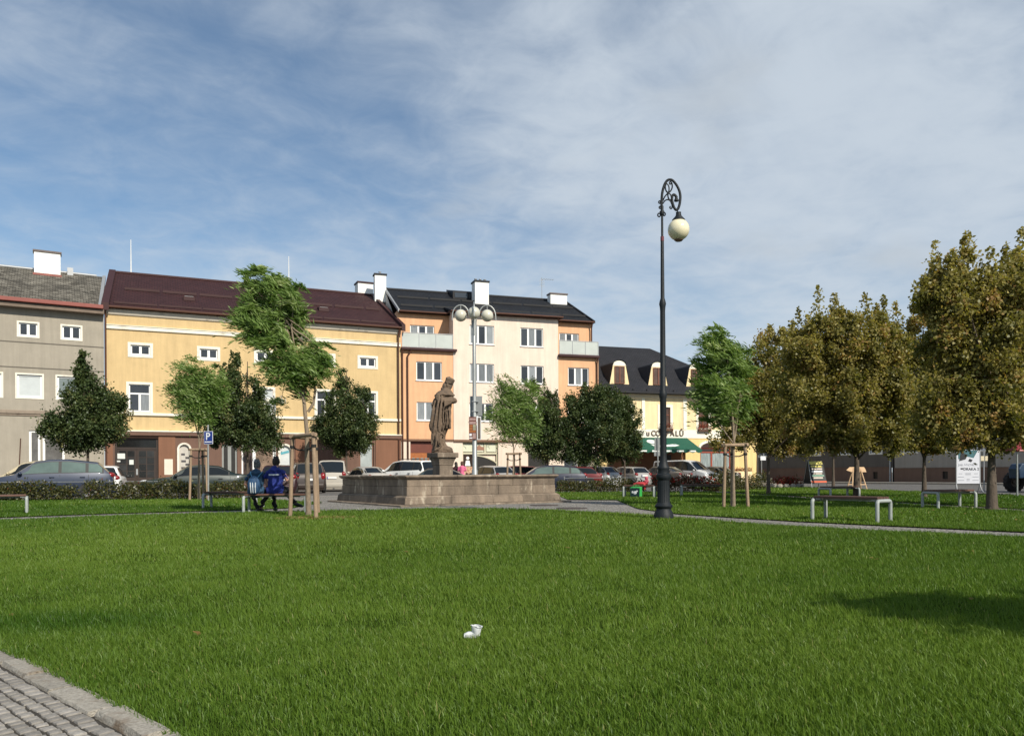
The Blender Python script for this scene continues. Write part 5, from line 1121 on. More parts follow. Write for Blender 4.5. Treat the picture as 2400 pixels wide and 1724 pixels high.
linden(812, 51, 'dark linden with a tall thin top right of the wind blown tree', [(802, 865, 9, 22), (803, 900, 17, 32), (800, 950, 40, 40), (838, 945, 30, 40), (790, 1000, 54, 44), (840, 1000, 46, 50), (815, 1040, 58, 28), (765, 1010, 26, 40), (868, 965, 16, 30)], 33)
linden(1284, 52, 'narrow dark linden with spiky tops behind the light green tree', [(1253, 905, 12, 24), (1276, 930, 14, 28), (1300, 940, 14, 26), (1275, 980, 40, 44), (1298, 1010, 34, 50), (1262, 1030, 40, 40), (1290, 1055, 42, 22)], 34, 220)
linden(1395, 52, 'big round dark linden in front of the inn, left of the black lamp', [(1390, 935, 34, 34), (1360, 950, 34, 40), (1420, 950, 44, 44), (1360, 1000, 44, 50), (1405, 1000, 60, 56), (1345, 1050, 40, 34), (1385, 1065, 52, 24), (1330, 1000, 18, 26)], 35, 300)
linden(1464, 54, 'dark linden right beside the big round one, reaching the awning', [(1450, 960, 34, 40), (1470, 1000, 34, 46), (1440, 1030, 46, 46), (1476, 1045, 28, 34), (1450, 1070, 44, 20)], 36, 170)

def maple(u, D, label, blobs, seed, vb=1062, r0=.095, ncl=330, shoots=40, leaf=(.095, .040)):
    B = GX(u, D); tp = lambda a, b_: P(a, b_, D); vt = min(q[1] - q[3] for q in blobs)
    tree('maple_tree', label, B, [B, tp(u, (vb + 1150) / 2), tp(u, vb), tp(u + 3, vb * .6 + vt * .4), tp(u - 2, vt * .8 + vb * .2)], r0, [(c, (r[0] * 1.08, r[1] * 1.1, r[2] * 1.0)) for c, r in blobs_px(D, blobs, .95)], int(ncl * .95), 112, .132, leaf, L_MAPL, BARK, seed, 'browning maples on the right lawn', spread=1.0, droop=.25, bias=.5, nl=30, shoots=shoots)
maple(1801, 34, 'browning maple on the right lawn beside the red flower planter', [(1765, 826, 32, 42), (1805, 811, 36, 40), (1850, 806, 38, 44), (1888, 826, 30, 50), (1720, 960, 48, 56), (1775, 890, 52, 58), (1850, 885, 58, 64), (1790, 975, 78, 64), (1870, 975, 66, 62), (1712, 1025, 42, 30), (1800, 1045, 78, 26), (1880, 1040, 48, 26)], 41, 1062, .095, 430, 26)
maple(2008, 25.9, 'browning maple with thick trunk in front of the wooden arrow sign', [(1905, 785, 32, 42), (1945, 765, 30, 44), (1985, 763, 26, 42), (2025, 776, 32, 44), (2065, 766, 28, 46), (2102, 798, 28, 42), (1890, 830, 44, 58), (1950, 820, 58, 62), (2020, 830, 58, 62), (2085, 840, 48, 62), (1880, 920, 58, 62), (1960, 920, 72, 68), (2050, 920, 76, 68), (2112, 910, 44, 58), (1900, 1000, 62, 48), (1980, 1010, 78, 48), (2070, 1010, 74, 46), (1960, 1050, 76, 22), (2050, 1050, 58, 20)], 42, 1068, .13, 560, 30)
maple(2166, 28, 'browning maple with thin trunk left of the white film poster', [(2112, 800, 26, 42), (2135, 772, 26, 42), (2162, 748, 26, 44), (2192, 740, 26, 42), (2215, 770, 26, 44), (2236, 800, 26, 44), (2130, 850, 46, 58), (2190, 840, 56, 62), (2232, 860, 38, 58), (2120, 930, 58, 62), (2190, 930, 76, 68), (2242, 960, 56, 58), (2140, 1010, 68, 46), (2212, 1015, 76, 46), (2180, 1050, 66, 22)], 43, 1072, .095, 420, 22)
maple(2324, 18.8, 'tallest browning maple, its dark trunk beside the film poster', [(2182, 690, 32, 28), (2205, 665, 30, 30), (2240, 640, 26, 38), (2275, 610, 22, 34), (2213, 677, 32, 38), (2270, 667, 46, 46), (2315, 662, 28, 48), (2350, 677, 32, 48), (2392, 632, 20, 46), (2190, 704, 32, 30), (2232, 730, 56, 56), (2300, 720, 66, 66), (2372, 720, 46, 66), (2205, 800, 46, 46), (2262, 820, 76, 66), (2340, 820, 84, 76), (2222, 900, 66, 66), (2300, 910, 84, 76), (2380, 900, 56, 76), (2205, 980, 56, 46), (2270, 990, 84, 56), (2350, 990, 84, 56), (2240, 1042, 56, 22), (2330, 1045, 56, 18)], 44, 1040, .13, 640, 34, (.085, .035))
maple(2452, 20.5, 'browning maple cut off by the right edge of the picture', [(2420, 640, 40, 60), (2385, 600, 18, 34), (2430, 740, 70, 80), (2480, 700, 60, 80), (2440, 860, 80, 90), (2390, 900, 50, 80), (2460, 980, 90, 60)], 45, 1060, .11, 300, 12)
maple(1953, 45, 'browning maple with the thinnest trunk, standing by the menu board', [(1950, 880, 44, 50), (1930, 940, 50, 50), (1985, 950, 50, 54), (1950, 1010, 60, 44), (1900, 1000, 36, 36)], 46, 1070, .10, 200, 6)
maple(1775, 56, 'browning maple by the corner of the pale yellow inn', [(1760, 900, 30, 40), (1800, 905, 30, 44), (1775, 960, 40, 46), (1790, 1020, 36, 34), (1750, 1010, 30, 30)], 47, 1060, .10, 170, 6)
# the tree outside the frame whose shadow crosses the lawn on the right
B = Vector((6.9, 1.0, 0))
tree('maple_tree', 'browning maple beside the photographer, its shadow crossing the near lawn', B, [B, B + Vector((0, 0, 1.2)), B + Vector((.1, 0, 2.4)), B + Vector((0, 0, 4.2))], .12, [((6.9, 1.0, 3.2), (1.3, .8, .55)), ((6.2, 1.0, 3.6), (1.0, .65, .5)), ((7.8, 1.0, 3.6), (1.1, .8, .6))], 170, 60, .18, (.14, .06), L_MAPL, BARK, 48, 'browning maples on the right lawn', droop=.25)

# ------------------------------------------------------------------ hedges, flowers
def hedge(name, label, pts, h, wd, seed, lm=None, dens=900, flowers=None, cat='hedge', gap=.0):
    global rng; rng = np.random.default_rng(seed); T = thing(name, label, cat, (*pts[0], 0), 0, 'low hedges round the lawns' if cat == 'hedge' else None)
    px_, py_, pz_ = [], [], []
    core = MB(); V3 = []
    for (x0, y0), (x1, y1) in zip(pts[:-1], pts[1:]):
        L = math.hypot(x1 - x0, y1 - y0); n = int(L * dens); t = rng.random(n); hh = h * (.72 + .5 * vnoise(t * L + seed * 3, 0 * t, 1.1, seed)); ang = rng.uniform(0, np.pi, n); rad = rng.random(n) ** .35
        nx, ny = -(y1 - y0) / L, (x1 - x0) / L; off = np.cos(ang) * rad * wd / 2 + rng.normal(0, .04, n); z = np.sin(ang) * rad * hh + .02 + rng.exponential(.03, n)
        V3.append(np.stack([x0 + (x1 - x0) * t + nx * off - pts[0][0], y0 + (y1 - y0) * t + ny * off - pts[0][1], np.abs(z)], 1))
        k = int(L / .5)
        for i in range(k):
            a = (i + rnd.random()) / k; cx_, cy_ = x0 + (x1 - x0) * a - pts[0][0], y0 + (y1 - y0) * a - pts[0][1]
            for j in range(4): core.tube([(cx_, cy_, 0), (cx_ + rnd.uniform(-.2, .2), cy_ + rnd.uniform(-.15, .15), h * rnd.uniform(.6, .95))], [.012, .004], 4)
    core.build('stems', BARK, T)['kind'] = 'stuff'
    q = np.concatenate(V3); V, Fq, Ti = leaf_cloud(q, .085, .030, spread=1.0, base_tint=rng.normal(.4, .2, len(q))); f = np_obj('foliage', V, Fq, lm or L_HEDG, T, Ti); f['kind'] = 'stuff'
    if flowers:
        n, m, lo, hi = flowers; k = q[q[:, 2] > h * .5]; k = k[rng.choice(len(k), min(n, len(k)))] + rng.normal(0, .03, (min(n, len(k)), 3)) + np.array([0, 0, .04])
        V, Fq, Ti = leaf_cloud(np.repeat(k, 6, 0) + rng.normal(0, .018, (len(k) * 6, 3)), .055, .03); np_obj('flowers', V, Fq, m, T, Ti)['kind'] = 'stuff'
    return T
WFL = leaf_mat('white_blossom', (.55, .52, .46), (.75, .72, .66), tr=.2); RFL = leaf_mat('red_blossom', (.42, .018, .018), (.55, .04, .035), (.6, .12, .10), tr=.2)
L_ROSE = leaf_mat('rose_leaf', (.035, .035, .012), (.12, .050, .022), (.18, .05, .03), tr=.25)
hedge('hedge', 'low brown green hedge at the left, before the blue estate car', [(-24, 29.6), (-16.6, 30.0)], .62, .9, 51, flowers=(12, WFL, 0, 1), dens=1000)
hedge('hedge', 'low dark hedge before the dark green saloon car', [(-16.3, 30.1), (-10.4, 31.4)], .66, 1.0, 52, flowers=(7, WFL, 0, 1), dens=1000)
hedge('hedge', 'low green hedge right of the fountain, before the silver estate car', [(2.2, 38.9), (6.6, 39.0)], .66, .9, 53, flowers=(16, WFL, 0, 1))
hedge('hedge', 'low rose hedge with red blooms behind the bench by the black lamp', [(6.9, 39.0), (10.2, 39.0)], .70, .9, 54, lm=L_ROSE, flowers=(120, RFL, 0, 1))
hedge('hedge', 'dark shady hedge with white blooms left of the maple row', [(10.2, 40.2), (13.6, 42.5)], .85, 1.1, 55, flowers=(30, WFL, 0, 1))
pl = G(1837, 1139); 
T = thing('flower_planter', 'stone edged planter of red flowers on the lawn edge by the road', 'planter', (16.5, 47.5, 0))
for i in range(14):
    a = 2 * math.pi * i / 14; b = MB(); b.ball((.85 * math.cos(a), .6 * math.sin(a), .12), .2, 8, 6, (1, .9, .8)); b.build('stone', GRAN, T, smooth=60)
n = 1500; q = rng.normal(0, 1, (n, 3)) * np.array([.42, .34, .12]) + np.array([0, 0, .42]); V, Fq, Ti = leaf_cloud(q, .09, .04); np_obj('flowers', V, Fq, leaf_mat('red_bed', (.05, .05, .015), (.25, .02, .03), (.4, .03, .04)), T, Ti)['kind'] = 'stuff'
def low_rail(label, pts, h):
    T = thing('low_rail', label, 'railing', (*pts[0], 0), 0, 'low steel rails in the hedges'); n = len(pts)
    for i, (x, y) in enumerate(pts): MB().tube([(x - pts[0][0], y - pts[0][1], 0), (x - pts[0][0], y - pts[0][1], h)], .02, 6).build('post', GALV, T)
    for (a, c), (d_, e) in zip(pts[:-1], pts[1:]): MB().tube([(a - pts[0][0], c - pts[0][1], h - .08), (d_ - pts[0][0], e - pts[0][1], h - .08)], .014, 6).build('rail', GALV, T)
low_rail('thin steel rail in the hedge at the left', [(-23, 30.0), (-20.3, 30.1), (-17.9, 30.2), (-15.5, 30.4), (-13.6, 30.7)], .80)
low_rail('thin steel rail in the hedge right of the fountain', [(2.6, 39.3), (5.0, 39.3), (7.4, 39.3), (9.6, 39.3)], .80)
# ------------------------------------------------------------------ cars
def paint(name, col, metal=.12, rough=.42): return mat('paint_' + name, col, rough, .03, 1.5, metal=metal, coat=.35, spec=.4)
CGL = mat('car_glass', (.010, .013, .015), .05, .2, 1, spec=.45); CGLG = mat('car_glass_green_reflection', (.10, .14, .125), .04, .3, 1, spec=.9)  # pale green base paints in the bright reflection and view through the windows
TYRE = mat('tyre', (.018, .018, .018), .85, .15); RIM = mat('wheel_rim', (.42, .43, .44), .35, .08, metal=.7); REDL = mat('tail_lamp_red', (.20, .008, .010), .2, .1, spec=.5)
HEADL = mat('head_lamp', (.55, .57, .58), .08, .1, spec=.9); PLATE = mat('number_plate', (.70, .70, .68), .5, .06, 18); PLBL = mat('plate_blue', (.02, .06, .35), .5, .05); TRIMB = mat('black_plastic', (.02, .02, .02), .6, .15)
PROF = {  # x (0 front, 1 rear), height; indices of cowl, roof front, roof rear, deck
    'sedan': ([(0, .36), (.012, .47), (.06, .53), (.27, .635), (.42, .965), (.54, 1.0), (.70, .955), (.85, .715), (.965, .68), (.99, .58), (1, .36)], 3, 4, 6, 7),
    'hatch': ([(0, .36), (.015, .47), (.06, .54), (.24, .65), (.39, .965), (.52, 1.0), (.84, .955), (.945, .665), (.975, .62), (.99, .5), (1, .34)], 3, 4, 6, 7),
    'estate': ([(0, .36), (.012, .47), (.06, .53), (.25, .635), (.40, .945), (.50, .992), (.64, 1.0), (.87, .925), (.962, .655), (.98, .60), (.99, .5), (1, .34)], 3, 4, 7, 8),
    'mpv': ([(0, .34), (.015, .45), (.05, .52), (.19, .62), (.37, .955), (.52, 1.0), (.90, .965), (.975, .60), (.985, .56), (.99, .45), (1, .30)], 3, 4, 6, 7),
    'van': ([(0, .30), (.012, .42), (.04, .50), (.15, .585), (.31, .945), (.42, 1.0), (.955, .975), (.985, .56), (.99, .52), (.995, .4), (1, .26)], 3, 4, 6, 7)}
_tyre = MB().lathe([(.19, -.09), (.26, -.10), (.305, -.08), (.315, 0), (.305, .08), (.26, .10), (.19, .09)], 24, cap=False).xform(Matrix.Rotation(R(90), 4, 'X')).mesh('tyre', 40); _tyre.materials.append(TYRE)
def _rimmesh():
    b = MB(); b.lathe([(.0, .055), (.05, .065), (.06, .05), (.19, .045), (.205, .085), (.2, -.09), (.0, -.09)], 24, cap=False)
    for k in range(5):
        a = 2 * math.pi * k / 5; b.beam((.05 * math.cos(a), .05 * math.sin(a), .062), (.19 * math.cos(a), .19 * math.sin(a), .07), .05, .03, (0, 0, 1))
    me = b.xform(Matrix.Rotation(R(90), 4, 'X')).mesh('rim', 40); me.materials.append(RIM); return me
_rim = _rimmesh()
def car(label, kind, u, D, head, m, L, Wd, H, glass=CGL, name='parked_car', cat='car', roof_rail=False, pos=None):
    pts, ci, rf, rr, di = PROF[kind]; B = pos or GX(u, D)
    T = thing(name, label, cat, B, R(head), 'cars parked on the square')
    xs = lambda t: L * (.5 - t)              # +x forward, centre at origin
    # refine stations
    st = []
    for i, (t, z) in enumerate(pts): st.append((t, z * H, i))
    belt = lambda t: H * (.60 + .06 * t) if kind != 'van' else H * (.56 + .03 * t)
    zb = .16 if kind != 'van' else .2
    def ring(t, zt, i):
        e = abs(2 * t - 1); w_ = Wd / 2 * (1 - .03 * e ** 2 - .16 * max(0, (e - .86) / .14) ** 2)
        gh = max(0.0, (zt - belt(t)) / (H - belt(t)))
        zbel = min(belt(t), zt - .03); wr = w_ * (.90 - .20 * gh) if kind != 'van' else w_ * (.93 - .12 * gh)
        lo = min(zb + (.10 if t in (0, 1) else 0), zt - .2)
        zr_ = zt - (.035 + .02 * gh)
        return [(w_ * .88, lo), (w_ * .985, lo + (zbel - lo) * .30), (w_, lo + (zbel - lo) * .62), (w_ * .965, max(zbel, lo + .1)), (wr, max(zr_, zbel + .004)), (wr * .80, zt - .008), (0, zt + .006)]
    rings = [(xs(t), ring(t, z, i)) for t, z, i in st]; n = len(rings); b = MB(); k = 7; vs = []; fs = []
    for x, r in rings:
        for y, z in r: vs.append((x, y, z))
        for y, z in r[:-1][::-1]: vs.append((x, -y, z))
    w2 = 2 * k - 1
    for i in range(n - 1):
        for j in range(w2 - 1): fs.append((i * w2 + j, i * w2 + j + 1, (i + 1) * w2 + j + 1, (i + 1) * w2 + j))
        fs.append((i * w2 + w2 - 1, i * w2, (i + 1) * w2, (i + 1) * w2 + w2 - 1))
    fs += [tuple(range(w2 - 1, -1, -1)), tuple((n - 1) * w2 + j for j in range(w2))]
    b.add(vs, fs); body = b.build('body', m, T, smooth=38)
    def surf(t, s):                          # point on the side glass band: t along, s 0 belt .. 1 roof edge
        for i in range(n - 1):
            if pts[i][0] <= t <= pts[i + 1][0] + 1e-9:
                f = (t - pts[i][0]) / (pts[i + 1][0] - pts[i][0]); a, c = rings[i][1], rings[i + 1][1]
                p3 = [a[3][q] * (1 - f) + c[3][q] * f for q in (0, 1)]; p4 = [a[4][q] * (1 - f) + c[4][q] * f for q in (0, 1)]
                return Vector((xs(t), p3[0] * (1 - s) + p4[0] * s, p3[1] * (1 - s) + p4[1] * s))
    tc, t1, t2, td = pts[ci][0], pts[rf][0], pts[rr][0], pts[di][0]
    mid = tc + (td - tc) * .47 if kind != 'van' else t1 + .10
    def side(a_, b_, nm='side_window'):
        for sg in (1, -1):
            q = MB(); N_ = 8; vv = []; ff = []
            for i in range(N_ + 1):
                t = a_ + (b_ - a_) * i / N_
                for s in (.10, .50, .90): p = surf(t, s); vv.append((p.x, sg * (p.y + .009), p.z + .002))
            for i in range(N_):
                for j in range(2): ff.append((i * 3 + j, i * 3 + j + 1, i * 3 + j + 4, i * 3 + j + 3))
            q.add(vv, ff).build(nm, glass, body, smooth=40)
    last = (td - (td - t2) * .62) if kind in ('estate', 'mpv', 'van') else td - (td - t2) * .45
    for sg in (1, -1):
        q = MB(); vv = []; a_, b_ = tc + (t1 - tc) * .16, last + .012
        for i in range(17):
            for s in (.05, .5, .95): p = surf(a_ + (b_ - a_) * i / 16, s); vv.append((p.x, sg * (p.y + .0045), p.z + .001))
        q.add(vv, [(i * 3 + j, i * 3 + j + 1, i * 3 + j + 4, i * 3 + j + 3) for i in range(16) for j in range(2)]).build('window_trim', TRIMB, body, smooth=40)
    side(tc + (t1 - tc) * .22, mid - .012)
    if kind in ('estate', 'mpv', 'van'):
        m3 = mid + (td - mid) * .54; side(mid + .012, m3 - .012); side(m3 + .012, td - (td - t2) * .62)
    else: side(mid + .012, td - (td - t2) * .45)
    def screen(i0, i1, nm, fa=.10, fb=.92):
        q = MB(); vv = []; ff = []; up = Vector((1 if nm == 'windscreen' else -1, 0, 1.0)).normalized() * .010
        for f in (fa, .5, fb):
            a, c = rings[i0], rings[i1]; x = a[0] * (1 - f) + c[0] * f
            for j, s in ((4, 1), (5, 1), (6, 1), (5, -1), (4, -1)):
                y = (a[1][j][0] * (1 - f) + c[1][j][0] * f) * .93; z = a[1][j][1] * (1 - f) + c[1][j][1] * f
                vv.append((x + up.x, s * y, z + up.z))
        for i in range(2):
            for j in range(4): ff.append((i * 5 + j, i * 5 + j + 1, i * 5 + j + 6, i * 5 + j + 5))
        q.add(vv, ff).build(nm, glass, body, smooth=50)
    screen(ci, rf, 'windscreen'); screen(rr, di, 'rear_window')
    wx = (L * .5 - L * .19, L * .5 - L * (.80 if kind != 'van' else .78)); wr = (.315 if kind != 'van' else .34) / .315
    for x in wx:
        for sg in (1, -1):
            wh = bpy.data.objects.new('wheel', _tyre); C.objects.link(wh); wh.parent = T; wh.location = (x, sg * (Wd / 2 - .10), .31 * wr); wh.scale = (wr, 1, wr)
            r_ = bpy.data.objects.new('rim', _rim); C.objects.link(r_); r_.parent = wh; r_.rotation_euler = (0, 0, 0 if sg < 0 else math.pi)
            ar = MB(); rr_ = .365 * wr; y0 = sg * (Wd / 2 * .99)
            vv = [(x, y0, .31 * wr)] + [(x + rr_ * math.cos(math.pi * (i / 14 * 1.2 - .1)), y0 + (.006 * sg), .31 * wr + rr_ * math.sin(math.pi * (i / 14 * 1.2 - .1))) for i in range(15)]
            ar.add(vv, [(0, i + 1, i + 2) for i in range(14)]).build('wheel_arch', TRIMB, body)
    for sg in (1, -1):
        q = MB(); q.ball((L * .5 - .20, sg * Wd * .36, H * .475 if kind != 'van' else H * .44), 1, 14, 10, (.185, .155, .075 * H / 1.45)); q.build('headlight', HEADL, T, smooth=180)
        zt_ = H * (.60 if kind in ('sedan', 'hatch', 'estate') else .52); hh = .085 if kind in ('sedan',) else .12 if kind in ('hatch', 'estate') else .22
        q = MB(); q.ball((-L * .5 + .15, sg * Wd * .372, zt_), 1, 14, 10, (.14, .138, hh)); q.build('tail_light', REDL, T, smooth=180)
        q = MB(); q.ball((xs(tc + (t1 - tc) * .30), sg * (Wd / 2 + .06), belt(.3) + .05), 1, 10, 8, (.08, .10, .07)); q.build('mirror', m if kind != 'hatch' else TRIMB, T, smooth=180)
        q = MB(); 
        for t in (mid - .06, mid + .17): q.box(xs(t) - .09, sg * (Wd / 2 - .005) - .012, belt(.5) - .13, xs(t) + .09, sg * (Wd / 2 - .005) + .018, belt(.5) - .10)
        q.build('door_handle', TRIMB if kind != 'estate' else m, T)
        q = MB()
        for t in (mid, tc + .02, min(mid + .27, .80)): q.add([(xs(t) - .006, sg * (Wd / 2 + .002), .32), (xs(t) + .006, sg * (Wd / 2 + .002), .32), (xs(t) + .006, sg * (Wd / 2 * .968 + .004), belt(.5) - .02), (xs(t) - .006, sg * (Wd / 2 * .968 + .004), belt(.5) - .02)], [(0, 1, 2, 3)])
        q.build('door_gap', TRIMB, body)
    q = MB(); q.box(-L * .5 - .03, -Wd * .40, .26, -L * .5 + .12, Wd * .40, .47); q.build('rear_bumper', m if kind != 'mpv' else m, T, bevel=.04)
    zp = H * .50 if kind in ('sedan', 'hatch', 'estate') else H * .40
    p = MB().box(-L * .5 - .022, -.26, zp, -L * .5 + .03, .26, zp + .115).build('number_plate', PLATE, T); MB().box(-L * .5 - .025, .22, zp + .002, -L * .5 - .0225, .258, zp + .113).build('plate_band', PLBL, p)
    f = MB().box(L * .5 - .02, -.26, .36, L * .5 + .022, .26, .475).build('number_plate', PLATE, T)
    g = MB(); zg = H * (.40 if kind != 'van' else .385)
    for i in range(4): g.box(L * .5 - .06, -Wd * .24, zg + i * .035, L * .5 + .016 - .012 * i, Wd * .24, zg + i * .035 + .022)
    g.build('grille', TRIMB, T)
    if roof_rail:
        q = MB()
        for sg in (1, -1): y = sg * rings[5][1][5][0] * .95; q.tube([(xs(.42), y, H - .02), (xs(.46), y, H + .05), (xs(.82), y, H + .05), (xs(.87), y, H - .02)], .018, 6)
        q.build('roof_rail', TRIMB if m is not MATS.get('paint_white') else TRIMB, body)
    return T
P_BLUE = paint('steel_blue', (.030, .040, .070)); P_DGREEN = paint('dark_green', (.012, .022, .020)); P_MAR = paint('dark_maroon', (.030, .010, .012)); P_DBRN = paint('dark_brown', (.035, .024, .020))
P_GREY = paint('beige_grey', (.40, .37, .32)); P_SILV = paint('silver', (.52, .53, .54)); P_WHITE = paint('white', (.76, .76, .74), 0, .35); P_TEAL = paint('dark_teal', (.018, .035, .042)); P_LSIL = paint('light_silver', (.44, .42, .39))
P_RED = paint('bright_red', (.42, .022, .018), .1); P_NAVY = paint('navy', (.020, .024, .045)); P_DRED = paint('dark_red', (.13, .012, .014)); P_SG = paint('silver_grey', (.33, .32, .31)); P_GB = paint('grey_brown', (.105, .092, .082)); P_BEI = paint('beige', (.45, .38, .25), .2)
car('steel blue estate car behind the hedge at the left edge', 'estate', 119, 31.6, 205, P_BLUE, 4.6, 1.8, 1.62, CGLG, roof_rail=False)
car('white hatchback showing only its tail behind the blue estate', 'hatch', 246, 36.5, 112, P_WHITE, 3.9, 1.68, 1.42)
car('beige car seen only above the roof of the blue estate', 'mpv', 92, 36.2, 200, P_BEI, 4.1, 1.7, 1.66)
car('dark green saloon car behind the hedge before the yellow house', 'sedan', 462, 36.2, 201, P_DGREEN, 4.7, 1.78, 1.44)
car('very dark red hatchback seen from behind between man and stakes', 'hatch', 652, 37.5, 107, P_MAR, 4.2, 1.74, 1.42)
car('dark brown car half hidden by the stakes of the wind blown tree', 'mpv', 718, 42.5, 110, P_DBRN, 4.1, 1.74, 1.62)
car('beige grey box van seen from behind, left of the fountain', 'van', 779, 46.5, 102, P_GREY, 4.1, 1.74, 1.80, name='parked_van', cat='van')
car('silver beige saloon with white boot lid behind the left fountain rim', 'sedan', 858, 47.2, 124, P_LSIL, 4.3, 1.72, 1.43)
car('white high roofed car with roof rails behind the fountain', 'mpv', 957, 46.5, 140, P_WHITE, 4.4, 1.8, 1.78, roof_rail=True)
car('dark teal car half hidden behind the statue pedestal', 'sedan', 1018, 40.5, 184, P_TEAL, 4.3, 1.74, 1.27)
car('light grey hatchback behind the fountain, right of the globe lamp post', 'hatch', 1150, 48.5, 122, P_SG, 4.0, 1.68, 1.45)
car('bright red car showing only its roof behind the fountain', 'hatch', 1205, 53.5, 186, P_RED, 3.9, 1.66, 1.50)
car('navy estate car behind the right end of the fountain', 'estate', 1278, 44.5, 182, P_NAVY, 4.6, 1.78, 1.42, CGLG)
car('dark red hatchback between the navy and the silver estate car', 'hatch', 1337, 50, 176, P_DRED, 4.0, 1.7, 1.40)
car('silver estate car with black roof rails under the round linden', 'estate', 1386, 57, 133, P_SILV, 4.5, 1.76, 1.50, roof_rail=True)
car('old silver grey hatchback left of the black lamp post', 'hatch', 1470, 57, 120, P_SG, 3.9, 1.66, 1.42)
car('grey brown saloon partly hidden by the black lamp post', 'sedan', 1549, 57, 133, P_GB, 4.5, 1.76, 1.44)
car('silver people carrier van facing the camera before the inn', 'van', 1604, 59.6, -46, P_SILV, 4.9, 1.9, 1.92, name='parked_van', cat='van')
car('dark grey saloon furthest right, behind the silver van', 'sedan', 1672, 61, 122, P_GB, 4.3, 1.74, 1.44)

# ------------------------------------------------------------------ tractor at the right edge
def tractor():
    BL = paint('tractor_blue', (.012, .035, .075), .1, .5); B = Vector((24.4, 35.5, 0)); T = thing('tractor', 'blue tractor with big rear wheels cut off by the right edge', 'tractor', B, R(8))
    def wheel(x, y, r, w_):
        b = MB(); b.lathe([(r * .55, -w_ / 2), (r * .9, -w_ / 2), (r, -w_ * .4), (r, w_ * .4), (r * .9, w_ / 2), (r * .55, w_ / 2)], 28, cap=False)
        for k in range(18):
            a = 2 * math.pi * k / 18
            for s in (-1, 1): b.beam((r * .99 * math.cos(a), r * .99 * math.sin(a), s * w_ * .45), (r * 1.0 * math.cos(a + .12), r * 1.0 * math.sin(a + .12), s * .02), .05, .05, (math.cos(a), math.sin(a), 0))
        b.xform(Matrix.Translation((x, y, r)) @ Matrix.Rotation(R(90), 4, 'X')); wo = b.build('wheel', TYRE, T, smooth=30)
        b = MB(); b.lathe([(.0, .06), (r * .2, .07), (r * .22, .0), (r * .5, -.02), (r * .56, .06), (r * .56, -.08), (.0, -.08)], 24, cap=False).xform(Matrix.Translation((x, y, r)) @ Matrix.Rotation(R(90), 4, 'X')); b.build('rim', mat('dirty_wheel_grey', (.17, .15, .13), .7, .2), wo, smooth=40)
    for s in (-1, 1): wheel(.45, s * .78, .72, .38); wheel(-1.45, s * .68, .46, .26)
    b = MB(); b.prism([(-2.0, .62), (-2.05, 1.05), (-1.9, 1.28), (-.35, 1.38), (-.35, .62)], -.33, .33); b.build('bonnet', BL, T, bevel=.05)
    b = MB(); b.box(-.4, -.3, .5, 1.0, .3, .95); b.build('body', mat('tractor_frame_dark', (.03, .03, .03), .6, .2), T, bevel=.03)
    for s in (-1, 1):
        b = MB(); n = 8; pts = [(.45 + .82 * math.cos(math.pi * (i / n)), .72 + .82 * math.sin(math.pi * (i / n))) for i in range(n + 1)]; ins = [(.45 + .76 * math.cos(math.pi * (i / n)), .72 + .76 * math.sin(math.pi * (i / n))) for i in range(n, -1, -1)]
        b.prism(pts + ins, s * .78 - .22, s * .78 + .22); b.build('mudguard', BL, T, smooth=40)
        for x, xt in ((-.35, -.2), (.95, .85)): MB().tube([(x, s * .55, .95), (xt, s * .5, 2.2)], .04, 6).build('cab_post', ZINC, T)
        MB().add([(-.33, s * .545, 1.05), (.93, s * .545, 1.05), (.84, s * .50, 2.15), (-.2, s * .50, 2.15)], [(0, 1, 2, 3)]).build('cab_window', mat('cab_glass', (.02, .025, .028), .06, .2, spec=.7), T)
    MB().box(-.4, -.6, 2.2, 1.0, .6, 2.32).build('cab_roof', mat('cab_roof_grey', (.40, .42, .42), .5, .1), T, bevel=.05)
    MB().tube([(-1.0, -.25, 1.3), (-1.0, -.25, 2.3)], .035, 8).build('exhaust', TRIMB, T)
    MB().box(-.25, -.28, .95, .35, .28, 1.25).build('seat', TRIMB, T, bevel=.06)
tractor()
# ------------------------------------------------------------------ benches
TUBE = mat('bench_grey_paint', (.30, .325, .31), .5, .15, 6, bump=.15, bscale=60, dirt=(.20, .20, .18), dscale=4)
def bench(label, c, ang, L=1.85, Wd=.46, H=.45):
    T = thing('bench', label, 'bench', c, ang, 'backless park benches'); r = .036
    for s in (-1, 1):
        x = s * (L / 2 - .05); pts = [(x, -Wd / 2, -.03), (x, -Wd / 2, H - .09)] + [(x, -Wd / 2 + .05 - .05 * math.cos(t), H - .09 + .05 * math.sin(t)) for t in (R(30), R(60), R(90))]
        pts += [(x, -y, z) for _, y, z in pts[::-1]]; MB().tube(pts, r, 10).build('leg_frame', TUBE, T, smooth=60)
        MB().box(x - .09 * s - .05, -Wd / 2 + .05, H - .035, x - .09 * s + .05, Wd / 2 - .05, H - .012).build('end_plate', TUBE, T)
    n = 4; w_ = (Wd - .04) / n
    for i in range(n):
        y = -Wd / 2 + .02 + i * w_; MB().box(-L / 2 + .06, y + .006, H - .008, L / 2 - .06, y + w_ - .006, H + .036).build('plank', PLANK, T, bevel=.006)
    MB().box(-L / 2 + .12, -.03, H - .05, L / 2 - .12, .03, H - .012).build('under_bar', TUBE, T)
    return T
def bench2(label, a, b, **k):
    a, b = Vector(a), Vector(b); c = (a + b) / 2; return bench(label, (c.x, c.y, 0), math.atan2(b.y - a.y, b.x - a.x), (b - a).length, **k)
B1 = bench2('brown plank bench cut off by the left edge of the picture', (-13.75, 19.25), (-12.3, 20.1))
B2 = bench2('brown plank bench by the parking sign stakes, behind the people', (-8.7, 22.4), (-7.05, 22.2))
